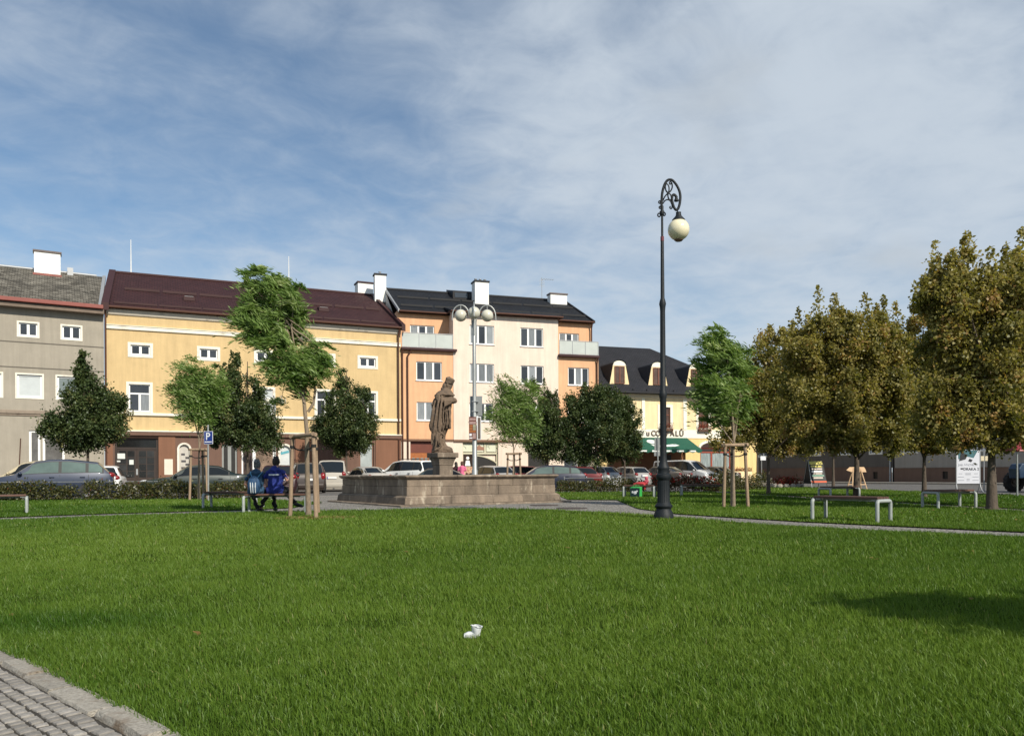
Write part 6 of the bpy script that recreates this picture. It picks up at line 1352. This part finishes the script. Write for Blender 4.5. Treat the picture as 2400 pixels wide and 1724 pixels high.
BP = bench2('bench with two people sitting on it beside the wind blown tree', (-6.6, 19.45), (-5.0, 19.5))
B4 = bench2('brown plank bench nearest on the right, on the path edge', (5.98, 15.5), (6.82, 14.38))
B5 = bench2('shaded bench under the maples, left one behind the nearest bench', (9.98, 25.3), (11.26, 25.97))
B6 = bench2('shaded bench under the maples, right of the thick maple trunk', (10.45, 19.8), (11.75, 20.3))
B7 = bench2('bench left of the black lamp with a green bag in front', (4.35, 30.5), (5.6, 30.2), L=1.3) if False else bench2('bench left of the black lamp with a green bag in front', (4.30, 30.6), (5.50, 30.25))
B8 = bench2('bench right of the black lamp before the red roses', (6.75, 31.7), (8.5, 31.5))

# ------------------------------------------------------------------ people
FOLD = bpy.data.textures.new('cloth_folds', 'WOOD'); FOLD.wood_type = 'BANDNOISE'; FOLD.noise_scale = .16; FOLD.turbulence = 9
SKIN = mat('skin', (.50, .27, .19), .6, .08, 6); SHOE = mat('dark_shoe', (.02, .02, .02), .6, .2)
def soft(b, name, m, par, vox=.014, it=4):
    o = b.build(name, m, par); md = o.modifiers.new('remesh', 'REMESH'); md.mode = 'VOXEL'; md.voxel_size = vox; md.use_smooth_shade = True
    s = o.modifiers.new('smooth', 'SMOOTH'); s.factor = .5; s.iterations = it; return o
def limb(b, pts, rs, n=12):
    b.tube(pts, rs, n)
    for p, r in zip(pts, rs): b.ball(p, r * .985, n, 8)
def hand(b, w, d, side, curl=.5):
    """palm, four unequal bent fingers and a thumb leaving its side"""
    w, d = Vector(w), Vector(d).normalized(); u = d.cross(Vector((0, 0, 1))); u = u.normalized() if u.length > .1 else Vector((1, 0, 0)); nrm = u.cross(d)
    pc = w + d * .05
    for t in (-.028, -.01, .01, .028): b.tube([w + u * t * .6, w + d * .09 + u * t], [.017, .015], 7)
    for i, (t, l) in enumerate(((-.031, .066), (-.011, .078), (.011, .073), (.030, .058))):
        k = w + d * .088 + u * t; m1 = k + d * l * .5 - nrm * l * .18 * curl; m2 = m1 + d * l * .3 - nrm * l * .3 * curl; m3 = m2 + d * l * .12 - nrm * l * .3 * curl
        b.tube([k, m1, m2, m3], [.0095, .009, .0085, .007], 6)
    t0 = w + d * .03 + u * .03 * side; b.tube([t0, t0 + d * .035 + u * .03 * side - nrm * .008, t0 + d * .065 + u * .035 * side - nrm * .018], [.012, .011, .009], 6)
def head(b, c, f, r=.105):
    """skull, jaw, nose, brows, ears and mouth; f = facing direction"""
    c = Vector(c); f = Vector(f).normalized(); s = f.cross(Vector((0, 0, 1))).normalized(); up = s.cross(f)
    b.ball(c, r, 20, 14, (.80, .86, 1.10)); b.ball(c + f * .025 - up * .06, r * .72, 16, 10, (.85, .9, .95)); b.ball(c + f * .05 - up * .095, .045, 12, 8)
    b.tube([c + f * .092 + up * .015, c + f * .112 - up * .022], [.009, .017], 8)
    for q in (-1, 1): b.ball(c + s * q * .086 - up * .008 - f * .005, .03, 10, 8, (.5, .7, 1.1)); b.ball(c + f * .085 + s * q * .035 + up * .012, .013, 8, 6); b.tube([c + f * .088 + s * q * .018 + up * .034, c + f * .078 + s * q * .055 + up * .032], .008, 6)
    b.tube([c + f * .092 - s * .022 - up * .058, c + f * .097 - up * .058, c + f * .092 + s * .022 - up * .058], .008, 6)
def sitter(label, c, ang, shirt, trousers, hairm, hair, lean, legs, arms, hs=1.0, headf=(0, 1, 0), name='person'):
    """seated figure, local +y = facing direction, origin on the ground under the seat"""
    T = thing(name, label, 'person', c, ang, None, hs); z = .50
    hip = Vector((0, 0, z + .06)); ch = hip + Vector((0, lean * .6, .30)); sh = hip + Vector((0, lean, .47)); nk = sh + Vector((0, .03, .09)); hd = nk + Vector((0, .055, .135))
    b = MB(); limb(b, [sh + Vector((0, 0, -.06)), nk, nk + Vector((0, .025, .05))], [.075, .058, .056]); head(b, hd, headf)
    s = MB(); limb(s, [hip + Vector((0, -.01, 0)), hip + Vector((0, -.01, .14)), ch, sh + Vector((0, 0, -.03)), sh + Vector((0, .01, .04))], [.165, .158, .165, .155, .08], 16)
    for q in (-1, 1):
        s.ball(hip + Vector((q * .09, .0, 0)), .13, 14, 10); s.ball(ch + Vector((q * .075, 0, 0)), .13, 14, 10); s.ball(sh + Vector((q * .165, 0, -.035)), .082, 14, 10); s.tube([sh + Vector((0, 0, .03)), sh + Vector((q * .17, 0, -.03))], [.075, .075], 10)
    for q, (el, wr, sl) in zip((-1, 1), arms):
        S = sh + Vector((q * .19, 0, -.04)); E = hip + Vector(el); W_ = hip + Vector(wr); k = S.lerp(E, sl) if sl <= 1 else E.lerp(W_, sl - 1)
        limb(b, [S, E, W_], [.048, .042, .030]); hand(b, W_, W_ - E, -q)
        limb(s, [S, k] if sl <= 1 else [S, E, k], [.072, .062] if sl <= 1 else [.072, .06, .05])
    t = MB(); 
    for q, (kn, an, toe) in zip((-1, 1), legs):
        Hp = Vector((q * .10, .02, z + .05)); K = Vector(kn); A = Vector(an)
        limb(b, [Hp, K, A], [.07, .05, .036]); limb(t, [Hp, Hp.lerp(K, .5), K, K.lerp(A, .4), A + (K - A).normalized() * .05], [.10, .088, .070, .066, .055], 12)
        sh_ = MB(); d = Vector(toe).normalized(); sh_.tube([A - d * .06 + Vector((0, 0, -.035)), A + d * .02 + Vector((0, 0, -.03)), A + d * .12 + Vector((0, 0, -.05)), A + d * .19 + Vector((0, 0, -.058))], [.040, .050, .046, .030], 10); soft(sh_, 'shoe', SHOE, T, .012)
    t.ball((0, .0, z + .05), .15, 14, 10, (1.15, .95, .75))
    soft(b, 'body', SKIN, T, .0105, 2)
    for o in (soft(s, 'shirt', shirt, T, .012), soft(t, 'trousers', trousers, T, .012)):
        dm = o.modifiers.new('folds', 'DISPLACE'); dm.texture = FOLD; dm.strength = .045; dm.mid_level = .5
    h = MB(); f = Vector(headf).normalized(); h.ball(hd + Vector((0, 0, .018)) - f * .012, .108, 20, 14, (.86, .92, 1.08)); h.ball(hd - f * .045 + Vector((0, 0, -.03)), .085, 16, 10, (.95, .75, .95))
    r2 = random.Random(3)
    for i in range(hair): 
        a = r2.uniform(0, 6.28); e = r2.uniform(.1, 1.4); h.ball(hd + Vector((math.cos(a) * math.cos(e) * .095, math.sin(a) * math.cos(e) * .1 - .012 * 1, math.sin(e) * .12 + .02)), r2.uniform(.018, .03), 6, 5)
    hh = soft(h, 'hair', hairm, T, .011, 1)
    # cut the hair back from the face: it only covers the top and rear of the head
    me = hh.data; bm = bmesh.new(); bm.from_mesh(me)
    bad = [v for v in bm.verts if (v.co - hd).dot(f) > .045 and v.co.z < hd.z + .075]
    bmesh.ops.delete(bm, geom=bad, context='VERTS'); bmesh.ops.holes_fill(bm, edges=[e for e in bm.edges if e.is_boundary], sides=0); bm.to_mesh(me); bm.free()
    return T, hip, sh, hd
bx = (Vector((-5.0, 19.5, 0)) - Vector((-6.6, 19.45, 0))).normalized(); bc = Vector((-6.6, 19.45, 0)); AB = math.atan2(bx.y, bx.x)
NAVYT = mat('teal_navy_jersey', (.020, .060, .115), .85, .25, 9, bump=.3, bscale=30); BLUE = mat('royal_blue_shirt', (.010, .023, .175), .85, .2, 5, bump=.4, bscale=14); BLKT = mat('black_trousers', (.014, .014, .016), .85, .25, 8, bump=.3, bscale=20)
DHAIR = mat('dark_hair', (.016, .011, .008), .7, .3, 40); GHAIR = mat('grey_cap_pattern', (.12, .12, .115), .8, .7, 26)
p1 = bc + bx * .30; T1, hip, sh, hd = sitter('person in dark teal top with small backpack, left one on the bench', (p1.x, p1.y, .02), AB + R(6), NAVYT, BLKT, GHAIR, 24, .05,
    [((-.20, .42, .50), (-.03, .40, .10), (-.1, 1, 0)), ((.20, .42, .50), (.03, .46, .09), (.1, 1, 0))], [((-.30, .05, .20), (-.24, .20, .06), .5), ((.27, .02, .17), (.28, .17, .0), .5)], .93, (.25, 1, -.1))
# backpack with straps, silver stripes
BPK = mat('backpack_blue', (.014, .055, .13), .7, .2, 8); pk = MB(); pk.ball(tuple(hip + Vector((-.02, -.24, .17))), 1, 18, 12, (.17, .10, .25)); bp = thing('backpack', 'small blue backpack with pale stripes on the back of the seated person', 'backpack', T1.location, T1.rotation_euler.z, None, .93)
soft(pk, 'bag', BPK, bp, .015); GS = mat('pale_reflective_stripe', (.50, .54, .56), .4, .1); LB = mat('light_blue_piping', (.10, .32, .50), .6, .1)
for dx, tilt in ((-.07, .006), (-.015, .004), (.05, .0)):
    MB().tube([tuple(hip + Vector((-.02 + dx + tilt * -1.6, -.325, .24))), tuple(hip + Vector((-.02 + dx, -.35, .12))), tuple(hip + Vector((-.02 + dx + tilt * 1.2, -.325, -.03)))], [.012, .015, .010], 6).build('stripe', GS, bp)
for q in (-1, 1): MB().tube([tuple(sh + Vector((q * .15, -.02, .055))), tuple(sh + Vector((q * .13, -.16, .0))), tuple(sh + Vector((q * .03 - .02, -.21, -.16)))], .011, 6).build('strap', LB, bp)
p2 = bc + bx * .76; T2, hip, sh, hd = sitter('person with dark hair in royal blue shirt, right one on the bench', (p2.x, p2.y, .02), AB + R(3), BLUE, BLKT, DHAIR, 10, .03,
    [((-.13, .45, .52), (-.10, .42, .10), (0, 1, 0)), ((.16, .46, .56), (.42, .40, .22), (.9, .4, -.2))], [((-.29, .08, .20), (-.16, .28, .12), .55), ((.30, .08, .20), (.18, .28, .14), .55)], .99, (.05, 1, -.12))
MB().box(-.125, -.020, 0, .125, .004, .035).build('shirt_print', mat('white_shirt_print', (.62, .62, .66), .8, .1), T2); pr = [o for o in T2.children if o.name.startswith('shirt_print')][0]; pr.location = hip + Vector((.0, -.150, .36)); pr.rotation_euler = (R(-6), 0, 0)
SK = MB(); SK.tube([(p1.x + .30, p1.y + .02, .60), (p1.x + .36, p1.y + .0, .66), (p1.x + .44, p1.y - .02, .52)], [.03, .05, .035], 10); o = soft(SK, 'rolled_cloth', mat('pale_grey_cloth', (.55, .53, .50), .8, .1), None, .012); tag(o, 'pale rolled cloth lying on the bench between the two people', 'cloth')

def stander(label, c, ang, top, bottom, hairm, long_hair, H=1.66):
    T = thing('person', label, 'person', c, ang, None, H / 1.72); b = MB()
    limb(b, [(0, 0, 1.40), (0, .01, 1.48), (0, .02, 1.53)], [.07, .055, .054]); head(b, (0, .035, 1.61), (0, 1, 0))
    s = MB(); limb(s, [(0, 0, .92), (0, 0, 1.08), (0, .01, 1.25), (0, 0, 1.38), (0, .005, 1.44)], [.145, .13, .15, .14, .07], 14); t = MB()
    for q in (-1, 1):
        s.ball((q * .075, 0, .93), .12, 12, 8); s.ball((q * .08, .01, 1.25), .115, 12, 8); s.tube([(0, 0, 1.42), (q * .17, 0, 1.37)], [.07, .065], 10)
        S, E, W_ = Vector((q * .18, 0, 1.37)), Vector((q * .25, .02, 1.10)), Vector((q * .20, .22, 1.02)); limb(b, [S, E, W_], [.045, .04, .028]); hand(b, W_, W_ - E, -q); limb(s, [S, S.lerp(E, .55)], [.068, .06])
        Hp, K, A = Vector((q * .09, 0, .90)), Vector((q * .10, .02, .50)), Vector((q * .11, -.02, .09)); limb(b, [Hp, K, A], [.07, .05, .036]); limb(t, [Hp, Hp.lerp(K, .5), K, K.lerp(A, .35), A + Vector((0, 0, .02))], [.105, .088, .068, .066, .052], 12)
        f = MB(); f.tube([A + Vector((0, -.05, -.03)), A + Vector((0, .04, -.03)), A + Vector((0, .16, -.055))], [.042, .048, .03], 10); soft(f, 'shoe', SHOE, T, .012)
    t.ball((0, 0, .93), .145, 14, 10, (1.1, .85, .8)); soft(b, 'body', SKIN, T, .0105, 2); soft(s, 'shirt', top, T); soft(t, 'trousers', bottom, T)
    h = MB(); h.ball((0, .02, 1.635), .112, 18, 12, (.86, .92, 1.05)); h.ball((0, -.03, 1.57), .09, 14, 10, (.95, .8, 1)); 
    if long_hair: h.tube([(0, -.03, 1.6), (0, -.07, 1.48), (0, -.09, 1.34)], [.095, .085, .05], 12)
    o = soft(h, 'hair', hairm, T, .011, 1); bm = bmesh.new(); bm.from_mesh(o.data); bmesh.ops.delete(bm, geom=[v for v in bm.verts if v.co.y > .075 and v.co.z < 1.69], context='VERTS'); bmesh.ops.holes_fill(bm, edges=[e for e in bm.edges if e.is_boundary], sides=0); bm.to_mesh(o.data); bm.free()
PINK = mat('pink_shirt', (.66, .14, .26), .8, .12, 6, bump=.3, bscale=16); stander('person in a pink shirt standing behind the fountain by the lamp post', GX(1083, 43), R(-10), PINK, mat('blue_jeans', (.05, .07, .12), .85, .2), mat('brown_hair', (.07, .032, .015), .7, .3, 40), False, 1.62)
stander('person with long dark hair beside the one in pink', GX(1069, 43.6), R(15), mat('dark_wine_top', (.045, .012, .016), .85, .2), BLKT, DHAIR, True, 1.60)

# ------------------------------------------------------------------ signs and small things
def text(par, s, size, loc, rz, m, name='lettering', ext=.003):
    cu = bpy.data.curves.new(name, 'FONT'); cu.body = s; cu.size = size; cu.extrude = ext; cu.align_x = 'CENTER'; cu.offset = size * .012
    o = bpy.data.objects.new(name, cu); C.objects.link(o); bpy.context.view_layer.update(); me = bpy.data.meshes.new_from_object(o.evaluated_get(bpy.context.evaluated_depsgraph_get())); bpy.data.objects.remove(o); bpy.data.curves.remove(cu)
    o = link(name, me, par, m); o.location = loc; o.rotation_euler = (R(90), 0, rz); return o
WP = mat('white_sign_print', (.74, .75, .76), .5, .04); PB = mat('sign_blue', (.010, .035, .22), .4, .06)
B = GX(487, 28.2); T = thing('parking_sign', 'blue square parking sign with white P on a grey post', 'sign', B, R(-14)); MB().tube([(0, .03, 0), (0, .03, 2.75)], .03, 8).build('post', GALV, T, smooth=50)
MB().box(-.15, 0, 2.06, .21, .012, 2.52).build('sign_plate', WP, T); MB().box(-.135, -.006, 2.075, .195, -.001, 2.505).build('sign_face', PB, T); text(T, 'P', .36, (.015, -.009, 2.215), 0, WP)
MB().box(-.11, -.010, 2.12, .17, -.0065, 2.155).build('sign_strip', WP, T)
# signs strapped to the globe lamp post
B = GX(1112.8, 34)
def box_at(T, u0, v0, u1, v1, D, y0, y1, name, m, parent=None, bevel=None):
    a, c = P(u0, v0, D), P(u1, v1, D); return MB().box(a.x - T.location.x, y0, c.z, c.x - T.location.x, y1, a.z).build(name, m, parent or T, bevel=bevel)
T = thing('road_sign', 'grey back of a road sign high on the globe lamp post', 'sign', (B.x, B.y, 0)); box_at(T, 1101, 928, 1130, 974, 34, .10, .13, 'sign_plate', mat('sign_back_grey', (.24, .25, .25), .5, .1, 5, metal=.3), bevel=.01); box_at(T, 1100.5, 927.5, 1130.5, 929, 34, .095, .14, 'sign_rim', ZINC)
for v in (940, 963): box_at(T, 1106, v, 1121, v + 1.6, 34, -.10, .10, 'clamp', ZINC)
T = thing('tourist_sign', 'brown tourist sign board with pale rows on the globe lamp post', 'sign', (B.x, B.y, 0)); bd = box_at(T, 1099.5, 977, 1117, 1030, 34, -.16, -.12, 'board', mat('tourist_brown', (.12, .038, .024), .5, .1), bevel=.008)
for v0, v1, u1, m in ((980, 985, 1115.5, mat('faded_pink_print', (.34, .22, .20), .6, .2, 20)), (988, 994, 1115.5, MATS['faded_pink_print']), (996, 1001, 1108, mat('orange_brown_print', (.30, .10, .02), .6, .2, 9)), (1002.5, 1007, 1108, MATS['orange_brown_print']), (1008.5, 1013, 1115, MATS['orange_brown_print']), (1016, 1021.5, 1106, WP), (1025, 1027.5, 1107.5, WP)): box_at(T, 1100.6, v0, u1, v1, 34, -.166, -.1605, 'print', m)
box_at(T, 1109, 995, 1115.5, 1008, 34, -.166, -.1605, 'print', mat('grey_green_print', (.26, .25, .17), .6, .3, 9)); box_at(T, 1108, 1015, 1115.5, 1028, 34, -.166, -.1605, 'print', MATS['faded_pink_print'])
T = thing('notice_sign', 'narrow dark panel with white frame on the globe lamp post', 'sign', (B.x, B.y, 0)); box_at(T, 1118, 976.5, 1128, 1030, 34, -.10, -.06, 'frame', WP); box_at(T, 1120, 978.5, 1126.6, 1028.5, 34, -.108, -.1005, 'panel', mat('panel_brown_grey', (.13, .10, .08), .4, .15)); box_at(T, 1113, 1000, 1118, 1002, 34, -.08, 0, 'bracket', ZINC)
# road sign seen from behind, left of the black lamp
B = GX(1542, 44); T = thing('road_sign', 'grey double road sign on a thin post left of the black lamp', 'sign', (B.x, B.y, 0)); MB().tube([(0, 0, 0), (0, 0, 3.0)], .035, 8).build('post', GALV, T, smooth=50)
GB_ = mat('sign_back_grey', (.24, .25, .25)); box_at(T, 1534, 1027, 1547, 1056, 44, .04, .06, 'sign_plate', GB_); box_at(T, 1533.5, 1057.5, 1547.5, 1068, 44, .04, .06, 'sign_plate', GB_)
B = GX(1785, 62); T = thing('road_sign', 'small white sign plate on a post at the inn corner', 'sign', (B.x, B.y, 0)); MB().tube([(0, 0, 0), (0, 0, 2.3)], .035, 8).build('post', GALV, T); box_at(T, 1782, 1068.5, 1794.5, 1078, 62, -.05, -.03, 'sign_plate', WP)
# menu board
T = thing('menu_board', 'black standing menu board with yellow and white lines', 'menu board', (17.85, 46.5, 0), R(12)); BK = mat('black_board', (.010, .010, .011), .6, .2); 
fr = MB(); fr.hexa([(-.52, -.42, .28), (.52, -.42, .28), (.52, -.40, .28), (-.52, -.40, .28), (-.46, -.03, 1.62), (.46, -.03, 1.62), (.46, -.01, 1.62), (-.46, -.01, 1.62)]); fr.build('front_panel', BK, T); fr = MB(); fr.hexa([(-.52, .40, .28), (.52, .40, .28), (.52, .42, .28), (-.52, .42, .28), (-.46, .01, 1.62), (.46, .01, 1.62), (.46, .03, 1.62), (-.46, .03, 1.62)]); fr.build('back_panel', BK, T)
for s in (-1, 1):
    MB().add([(s * .505, -.41, .28), (s * .505, .41, .28), (s * .47, .0, 1.60)], [(0, 1, 2)]).build('side_cloth', BK, T)
    for q in (-1, 1): MB().tube([(s * .50, q * .47, 0), (s * .50, q * .40, .30), (s * .47, q * .03, 1.66)], .02, 6).build('leg', ZINC if s < 0 else BK, T)
YP = mat('yellow_chalk', (.62, .55, .16), .8, .2, 30); CP = mat('pale_chalk', (.62, .54, .46), .8, .2, 30); GP = mat('green_chalk', (.25, .42, .32), .8, .2, 30); RP = mat('orange_red_strip', (.55, .10, .04), .7, .1)
for z, h, w_, m in ((1.40, .19, .42, YP), (1.24, .10, .36, YP), (1.09, .09, .35, CP), (.95, .08, .34, WP), (.83, .07, .30, CP), (.71, .07, .40, GP), (.58, .08, .30, CP), (.34, .10, .50, RP)):
    y = lambda q: -.42 + (q - .28) / 1.34 * .39 - .006; MB().hexa([(-w_, y(z) - .004, z), (w_, y(z) - .004, z), (w_, y(z), z), (-w_, y(z), z), (-w_, y(z + h) - .004, z + h), (w_, y(z + h) - .004, z + h), (w_, y(z + h), z + h), (-w_, y(z + h), z + h)]).build('print', m, T)
# wooden arrow on a trestle
WD = mat('pale_new_wood', (.62, .42, .25), .75, .15, 6, stretch=(1, 1, 5)); T = thing('arrow_sign', 'pale wooden arrow board on a trestle beside the road', 'sign', (19.0, 43.5, 0), R(8))
MB().prism([(-.62, 1.05), (-.42, 1.22), (.42, 1.22), (.50, 1.10), (.56, .94), (-.30, .94)], -.02, .02).build('arrow_board', WD, T)
for s in (-1, 1):
    for q in (-1, 1): MB().beam((s * .42, q * .28, 0), (s * .24, q * .035, 1.0), .06, .04).build('leg', WD, T)
    MB().beam((-.40, s * .22, .26), (.40, s * .22, .26), .05, .04).build('crossbar', WD, T)
t = MB()
for i in range(3): t.box(-.25, -.027, 1.00 + i * .065, .30 - i * .05, -.021, 1.03 + i * .065)
t.build('print', mat('faint_brown_print', (.40, .24, .13), .8, .1), T)['kind'] = 'stuff'
# white film poster on its stand
Bp = GX(2269, 35.6); T = thing('film_poster', 'white film poster board on curved steel feet at the lawn edge', 'poster stand', (Bp.x, Bp.y, 0), R(-14)); w2 = .46
MB().box(-w2, -.02, .40, w2, .02, 1.92).build('board', mat('poster_white', (.70, .71, .76), .5, .03, 2), T)
for s in (-1, 1):
    MB().tube([(s * (w2 + .02), 0, 1.95), (s * (w2 + .02), 0, .40), (s * (w2 + .02), -.03, .28), (s * (w2 + .04), -.16, .10), (s * (w2 + .09), -.28, 0)], .025, 8).build('foot', ZINC, T, smooth=50); MB().tube([(s * (w2 + .02), 0, .40), (s * (w2 + .0), .12, .12), (s * (w2 - .02), .26, 0)], .025, 8).build('foot', ZINC, T, smooth=50)
PT = mat('poster_grey_print', (.40, .41, .45), .6, .05); PD_ = mat('poster_dark_print', (.03, .03, .035), .6, .05); PG = mat('poster_teal_print', (.06, .16, .18), .6, .2, 5)
text(T, 'JAK VYCVIČIT', .128, (0, -.024, 1.20), 0, PT); text(T, 'DRAKA 2', .155, (.12, -.024, 1.00), 0, PD_)
MB().prism([(-.40, 1.5), (-.05, 1.62), (.22, 1.55), (.40, 1.9), (-.40, 1.9)], -.027, -.021).build('print', PG, T); MB().prism([(-.36, 1.42), (-.10, 1.50), (-.02, 1.70), (-.3, 1.8)], -.033, -.0275).build('print', PD_, T); MB().prism([(.0, 1.42), (.12, 1.36), (.18, 1.46), (.06, 1.52)], -.027, -.021).build('print', PD_, T); MB().box(-.31, -.027, 1.04, -.21, -.021, 1.10).build('print', PD_, T)
q = MB()
for x, z, w_ in ((-.31, .85, .07), (0, .86, .11), (0, .81, .11), (.32, .85, .07), (-.30, .70, .12), (.30, .70, .12), (-.29, .55, .13), (.30, .55, .12), (0, .60, .06), (0, .54, .06)): q.box(x - w_, -.027, z - .012, x + w_, -.021, z + .012)
q.build('print', PT, T)['kind'] = 'stuff'
T = thing('notice_stand', 'small pale notice with two sheets beside the film poster', 'sign', (*GX(2306, 38)[:2], 0)); MB().tube([(0, 0, 0), (0, 0, 1.9)], .03, 8).build('post', ZINC, T); MB().box(-.17, -.05, 1.45, -.01, -.03, 1.68).build('sheet', mat('cream_sheet', (.60, .52, .36), .7, .05), T); MB().box(.04, -.05, 1.45, .17, -.03, 1.68).build('sheet', MATS['cream_sheet'], T)
Bq = GX(2384, 28.9); T = thing('market_awning', 'red edged canopy on a thin grey post at the right edge', 'canopy', (Bq.x, Bq.y, 0)); MB().tube([(0, 0, 0), (0, 0, 1.72)], .03, 8).build('post', GALV, T, smooth=50); MB().tube([(2.4, .2, 0), (2.4, .2, 1.72)], .03, 8).build('post', GALV, T, smooth=50); MB().hexa([(-.05, -.1, 1.66), (2.5, -.1, 1.66), (2.5, 1.6, 1.70), (.05, 1.6, 1.70), (-.05, -.1, 1.72), (2.5, -.1, 1.72), (2.3, 1.4, 2.05), (.35, 1.4, 2.05)]).build('canopy_cloth', mat('red_canopy', (.22, .012, .016), .7, .1), T); MB().tube([(-.02, -.12, 1.69), (2.5, -.12, 1.69)], .03, 8).build('edge_bar', mat('pink_edge', (.45, .16, .15), .5, .1), T)
# things on and under the bench left of the lamp
T = thing('shopping_bag', 'green shopping bag with dark printed front standing before a bench', 'bag', (4.72, 30.05, 0), R(-35)); bg = MB(); bg.hexa([(-.20, -.10, .01), (.20, -.10, .01), (.20, .12, .01), (-.20, .12, .01), (-.21, -.08, .40), (.21, -.08, .40), (.21, .10, .43), (-.21, .10, .43)]); bg.build('bag_body', mat('bright_green_bag', (.035, .36, .075), .5, .1, 5, bump=.5, bscale=6), T, bevel=.015)
MB().hexa([(-.19, -.112, .03), (.19, -.112, .03), (.19, -.104, .03), (-.19, -.104, .03), (-.195, -.094, .38), (.195, -.094, .38), (.195, -.086, .38), (-.195, -.086, .38)]).build('bag_print', mat('dark_green_print', (.010, .035, .035), .5, .1), T); bl = MB(); bl.ball((0, -.105, .20), .075, 12, 8, (1, .12, .85)); bl.ball((.08, -.102, .26), .04, 10, 6, (1.2, .12, .8)); bl.ball((-.1, -.103, .22), .03, 10, 6, (1.4, .12, 1.6)); bl.build('bag_emblem', WP, T)
for y in (-.085, .1): MB().tube([(-.08, y, .39), (-.07, y, .50), (.07, y, .50), (.08, y, .39)], .008, 5).build('handle', MATS['bright_green_bag'], T)
c = Vector((4.98, 30.42, .50)); q = MB(); q.ball((0, 0, .04), .16, 14, 10, (1.7, .8, .45)); q.ball((-.2, 0, .02), .10, 12, 8, (1.3, .8, .5)); q.tube([(.1, -.1, .02), (.14, -.16, -.1), (.12, -.17, -.2)], [.05, .05, .03], 8); T = thing('red_jacket', 'red jacket laid on the bench left of the black lamp', 'jacket', c, R(-10)); soft(q, 'cloth', mat('red_cloth', (.38, .03, .035), .8, .25, 6, bump=.5, bscale=12), T, .014)
T = thing('soft_toy', 'pink soft toy sitting on the red jacket', 'toy', c + Vector((.20, .0, .09)), R(190)); q = MB(); q.ball((0, 0, .05), .07, 12, 8); q.ball((0, 0, .15), .065, 12, 8); 
for s in (-1, 1): q.ball((s * .05, 0, .21), .022, 8, 6); q.tube([(s * .05, 0, .08), (s * .09, .03, .05)], .02, 6); q.tube([(s * .03, .02, .01), (s * .05, .1, .0)], .025, 6)
soft(q, 'body', mat('pink_plush', (.55, .10, .14), .9, .1), T, .01); q = MB(); q.ball((-.025, .06, .165), .008, 6, 5); q.ball((.025, .06, .165), .008, 6, 5); q.build('eye', BK, T)
# crushed plastic cup lying in the grass
cg = G(1112, 1509); T = thing('plastic_cup', 'crushed white plastic cup lying in the near grass', 'cup', (cg.x, cg.y, .022), 0, None, .72); CUP = mat('white_cup_plastic', (.56, .58, .59), .3, .12, 20, spec=.5)
def crushed(path, rs, th=.0012, seed=2, n=28):
    r2 = random.Random(seed); ph = [r2.uniform(0, 6.28) for _ in range(4)]; b = MB(); m = len(path); P_ = [Vector(p) for p in path]; vs = []; fs = []
    for lay in (0, 1):
        for i in range(m):
            t = (P_[min(i + 1, m - 1)] - P_[max(i - 1, 0)]).normalized(); x = t.cross(Vector((0, 1, .2))).normalized(); y = t.cross(x)
            for k in range(n):
                a = 2 * math.pi * k / n; q = rs[i] * (1 + .10 * math.sin(2 * a + ph[0] + i * .8) + .07 * math.sin(5 * a + ph[1] - i * 1.1) + .04 * math.sin(9 * a + ph[2] + i * 2)) - lay * th
                vs.append(P_[i] + x * q * math.cos(a) + y * q * math.sin(a) * .88)
    for lay in (0, 1):
        for i in range(m - 1):
            for k in range(n): fs.append((lay * m * n + i * n + k, lay * m * n + i * n + (k + 1) % n, lay * m * n + (i + 1) * n + (k + 1) % n, lay * m * n + (i + 1) * n + k))
    for k in range(n): fs.append((k, (k + 1) % n, m * n + (k + 1) % n, m * n + k))
    return b.add(vs, fs), (n, m)
b, _ = crushed([(-.075, .0, .030), (-.066, 0, .032), (-.045, 0, .036), (-.02, 0, .038), (.0, 0, .042), (.012, 0, .055), (.014, 0, .075), (.016, 0, .095), (.018, 0, .108), (.0185, 0, .112)], [.014, .027, .029, .028, .031, .034, .036, .041, .043, .045]); 
b.build('cup_body', CUP, T, smooth=50); b, _ = crushed([(.018, 0, .108), (.0185, 0, .113)], [.046, .0475], .003, 5); b.build('cup_rim', CUP, T, smooth=50)
b = MB(); b.lathe([(.0, -.002), (.024, -.002), (.026, .002), (.024, .004), (.0, .003)], 16).xform(Matrix.Translation((-.076, 0, .030)) @ Matrix.Rotation(R(-88), 4, 'Y')); b.build('cup_base', CUP, T, smooth=50)
# manhole covers on the fountain paving
for u, v, l in ((1275, 1184, 'round iron manhole cover on the paving right of the fountain'), (1340, 1191, 'dark oval iron cover on the paving nearer the lawn edge')):
    c = G(u, v); o = MB().lathe([(.42, 0), (.42, .012), (.39, .016), (.0, .016)], 28).build('manhole_cover', mat('rusty_iron', (.06, .045, .038), .8, .3, 12, bump=.6, bscale=40)); o.location = c + Vector((0, 0, .002)); tag(o, l, 'manhole cover')
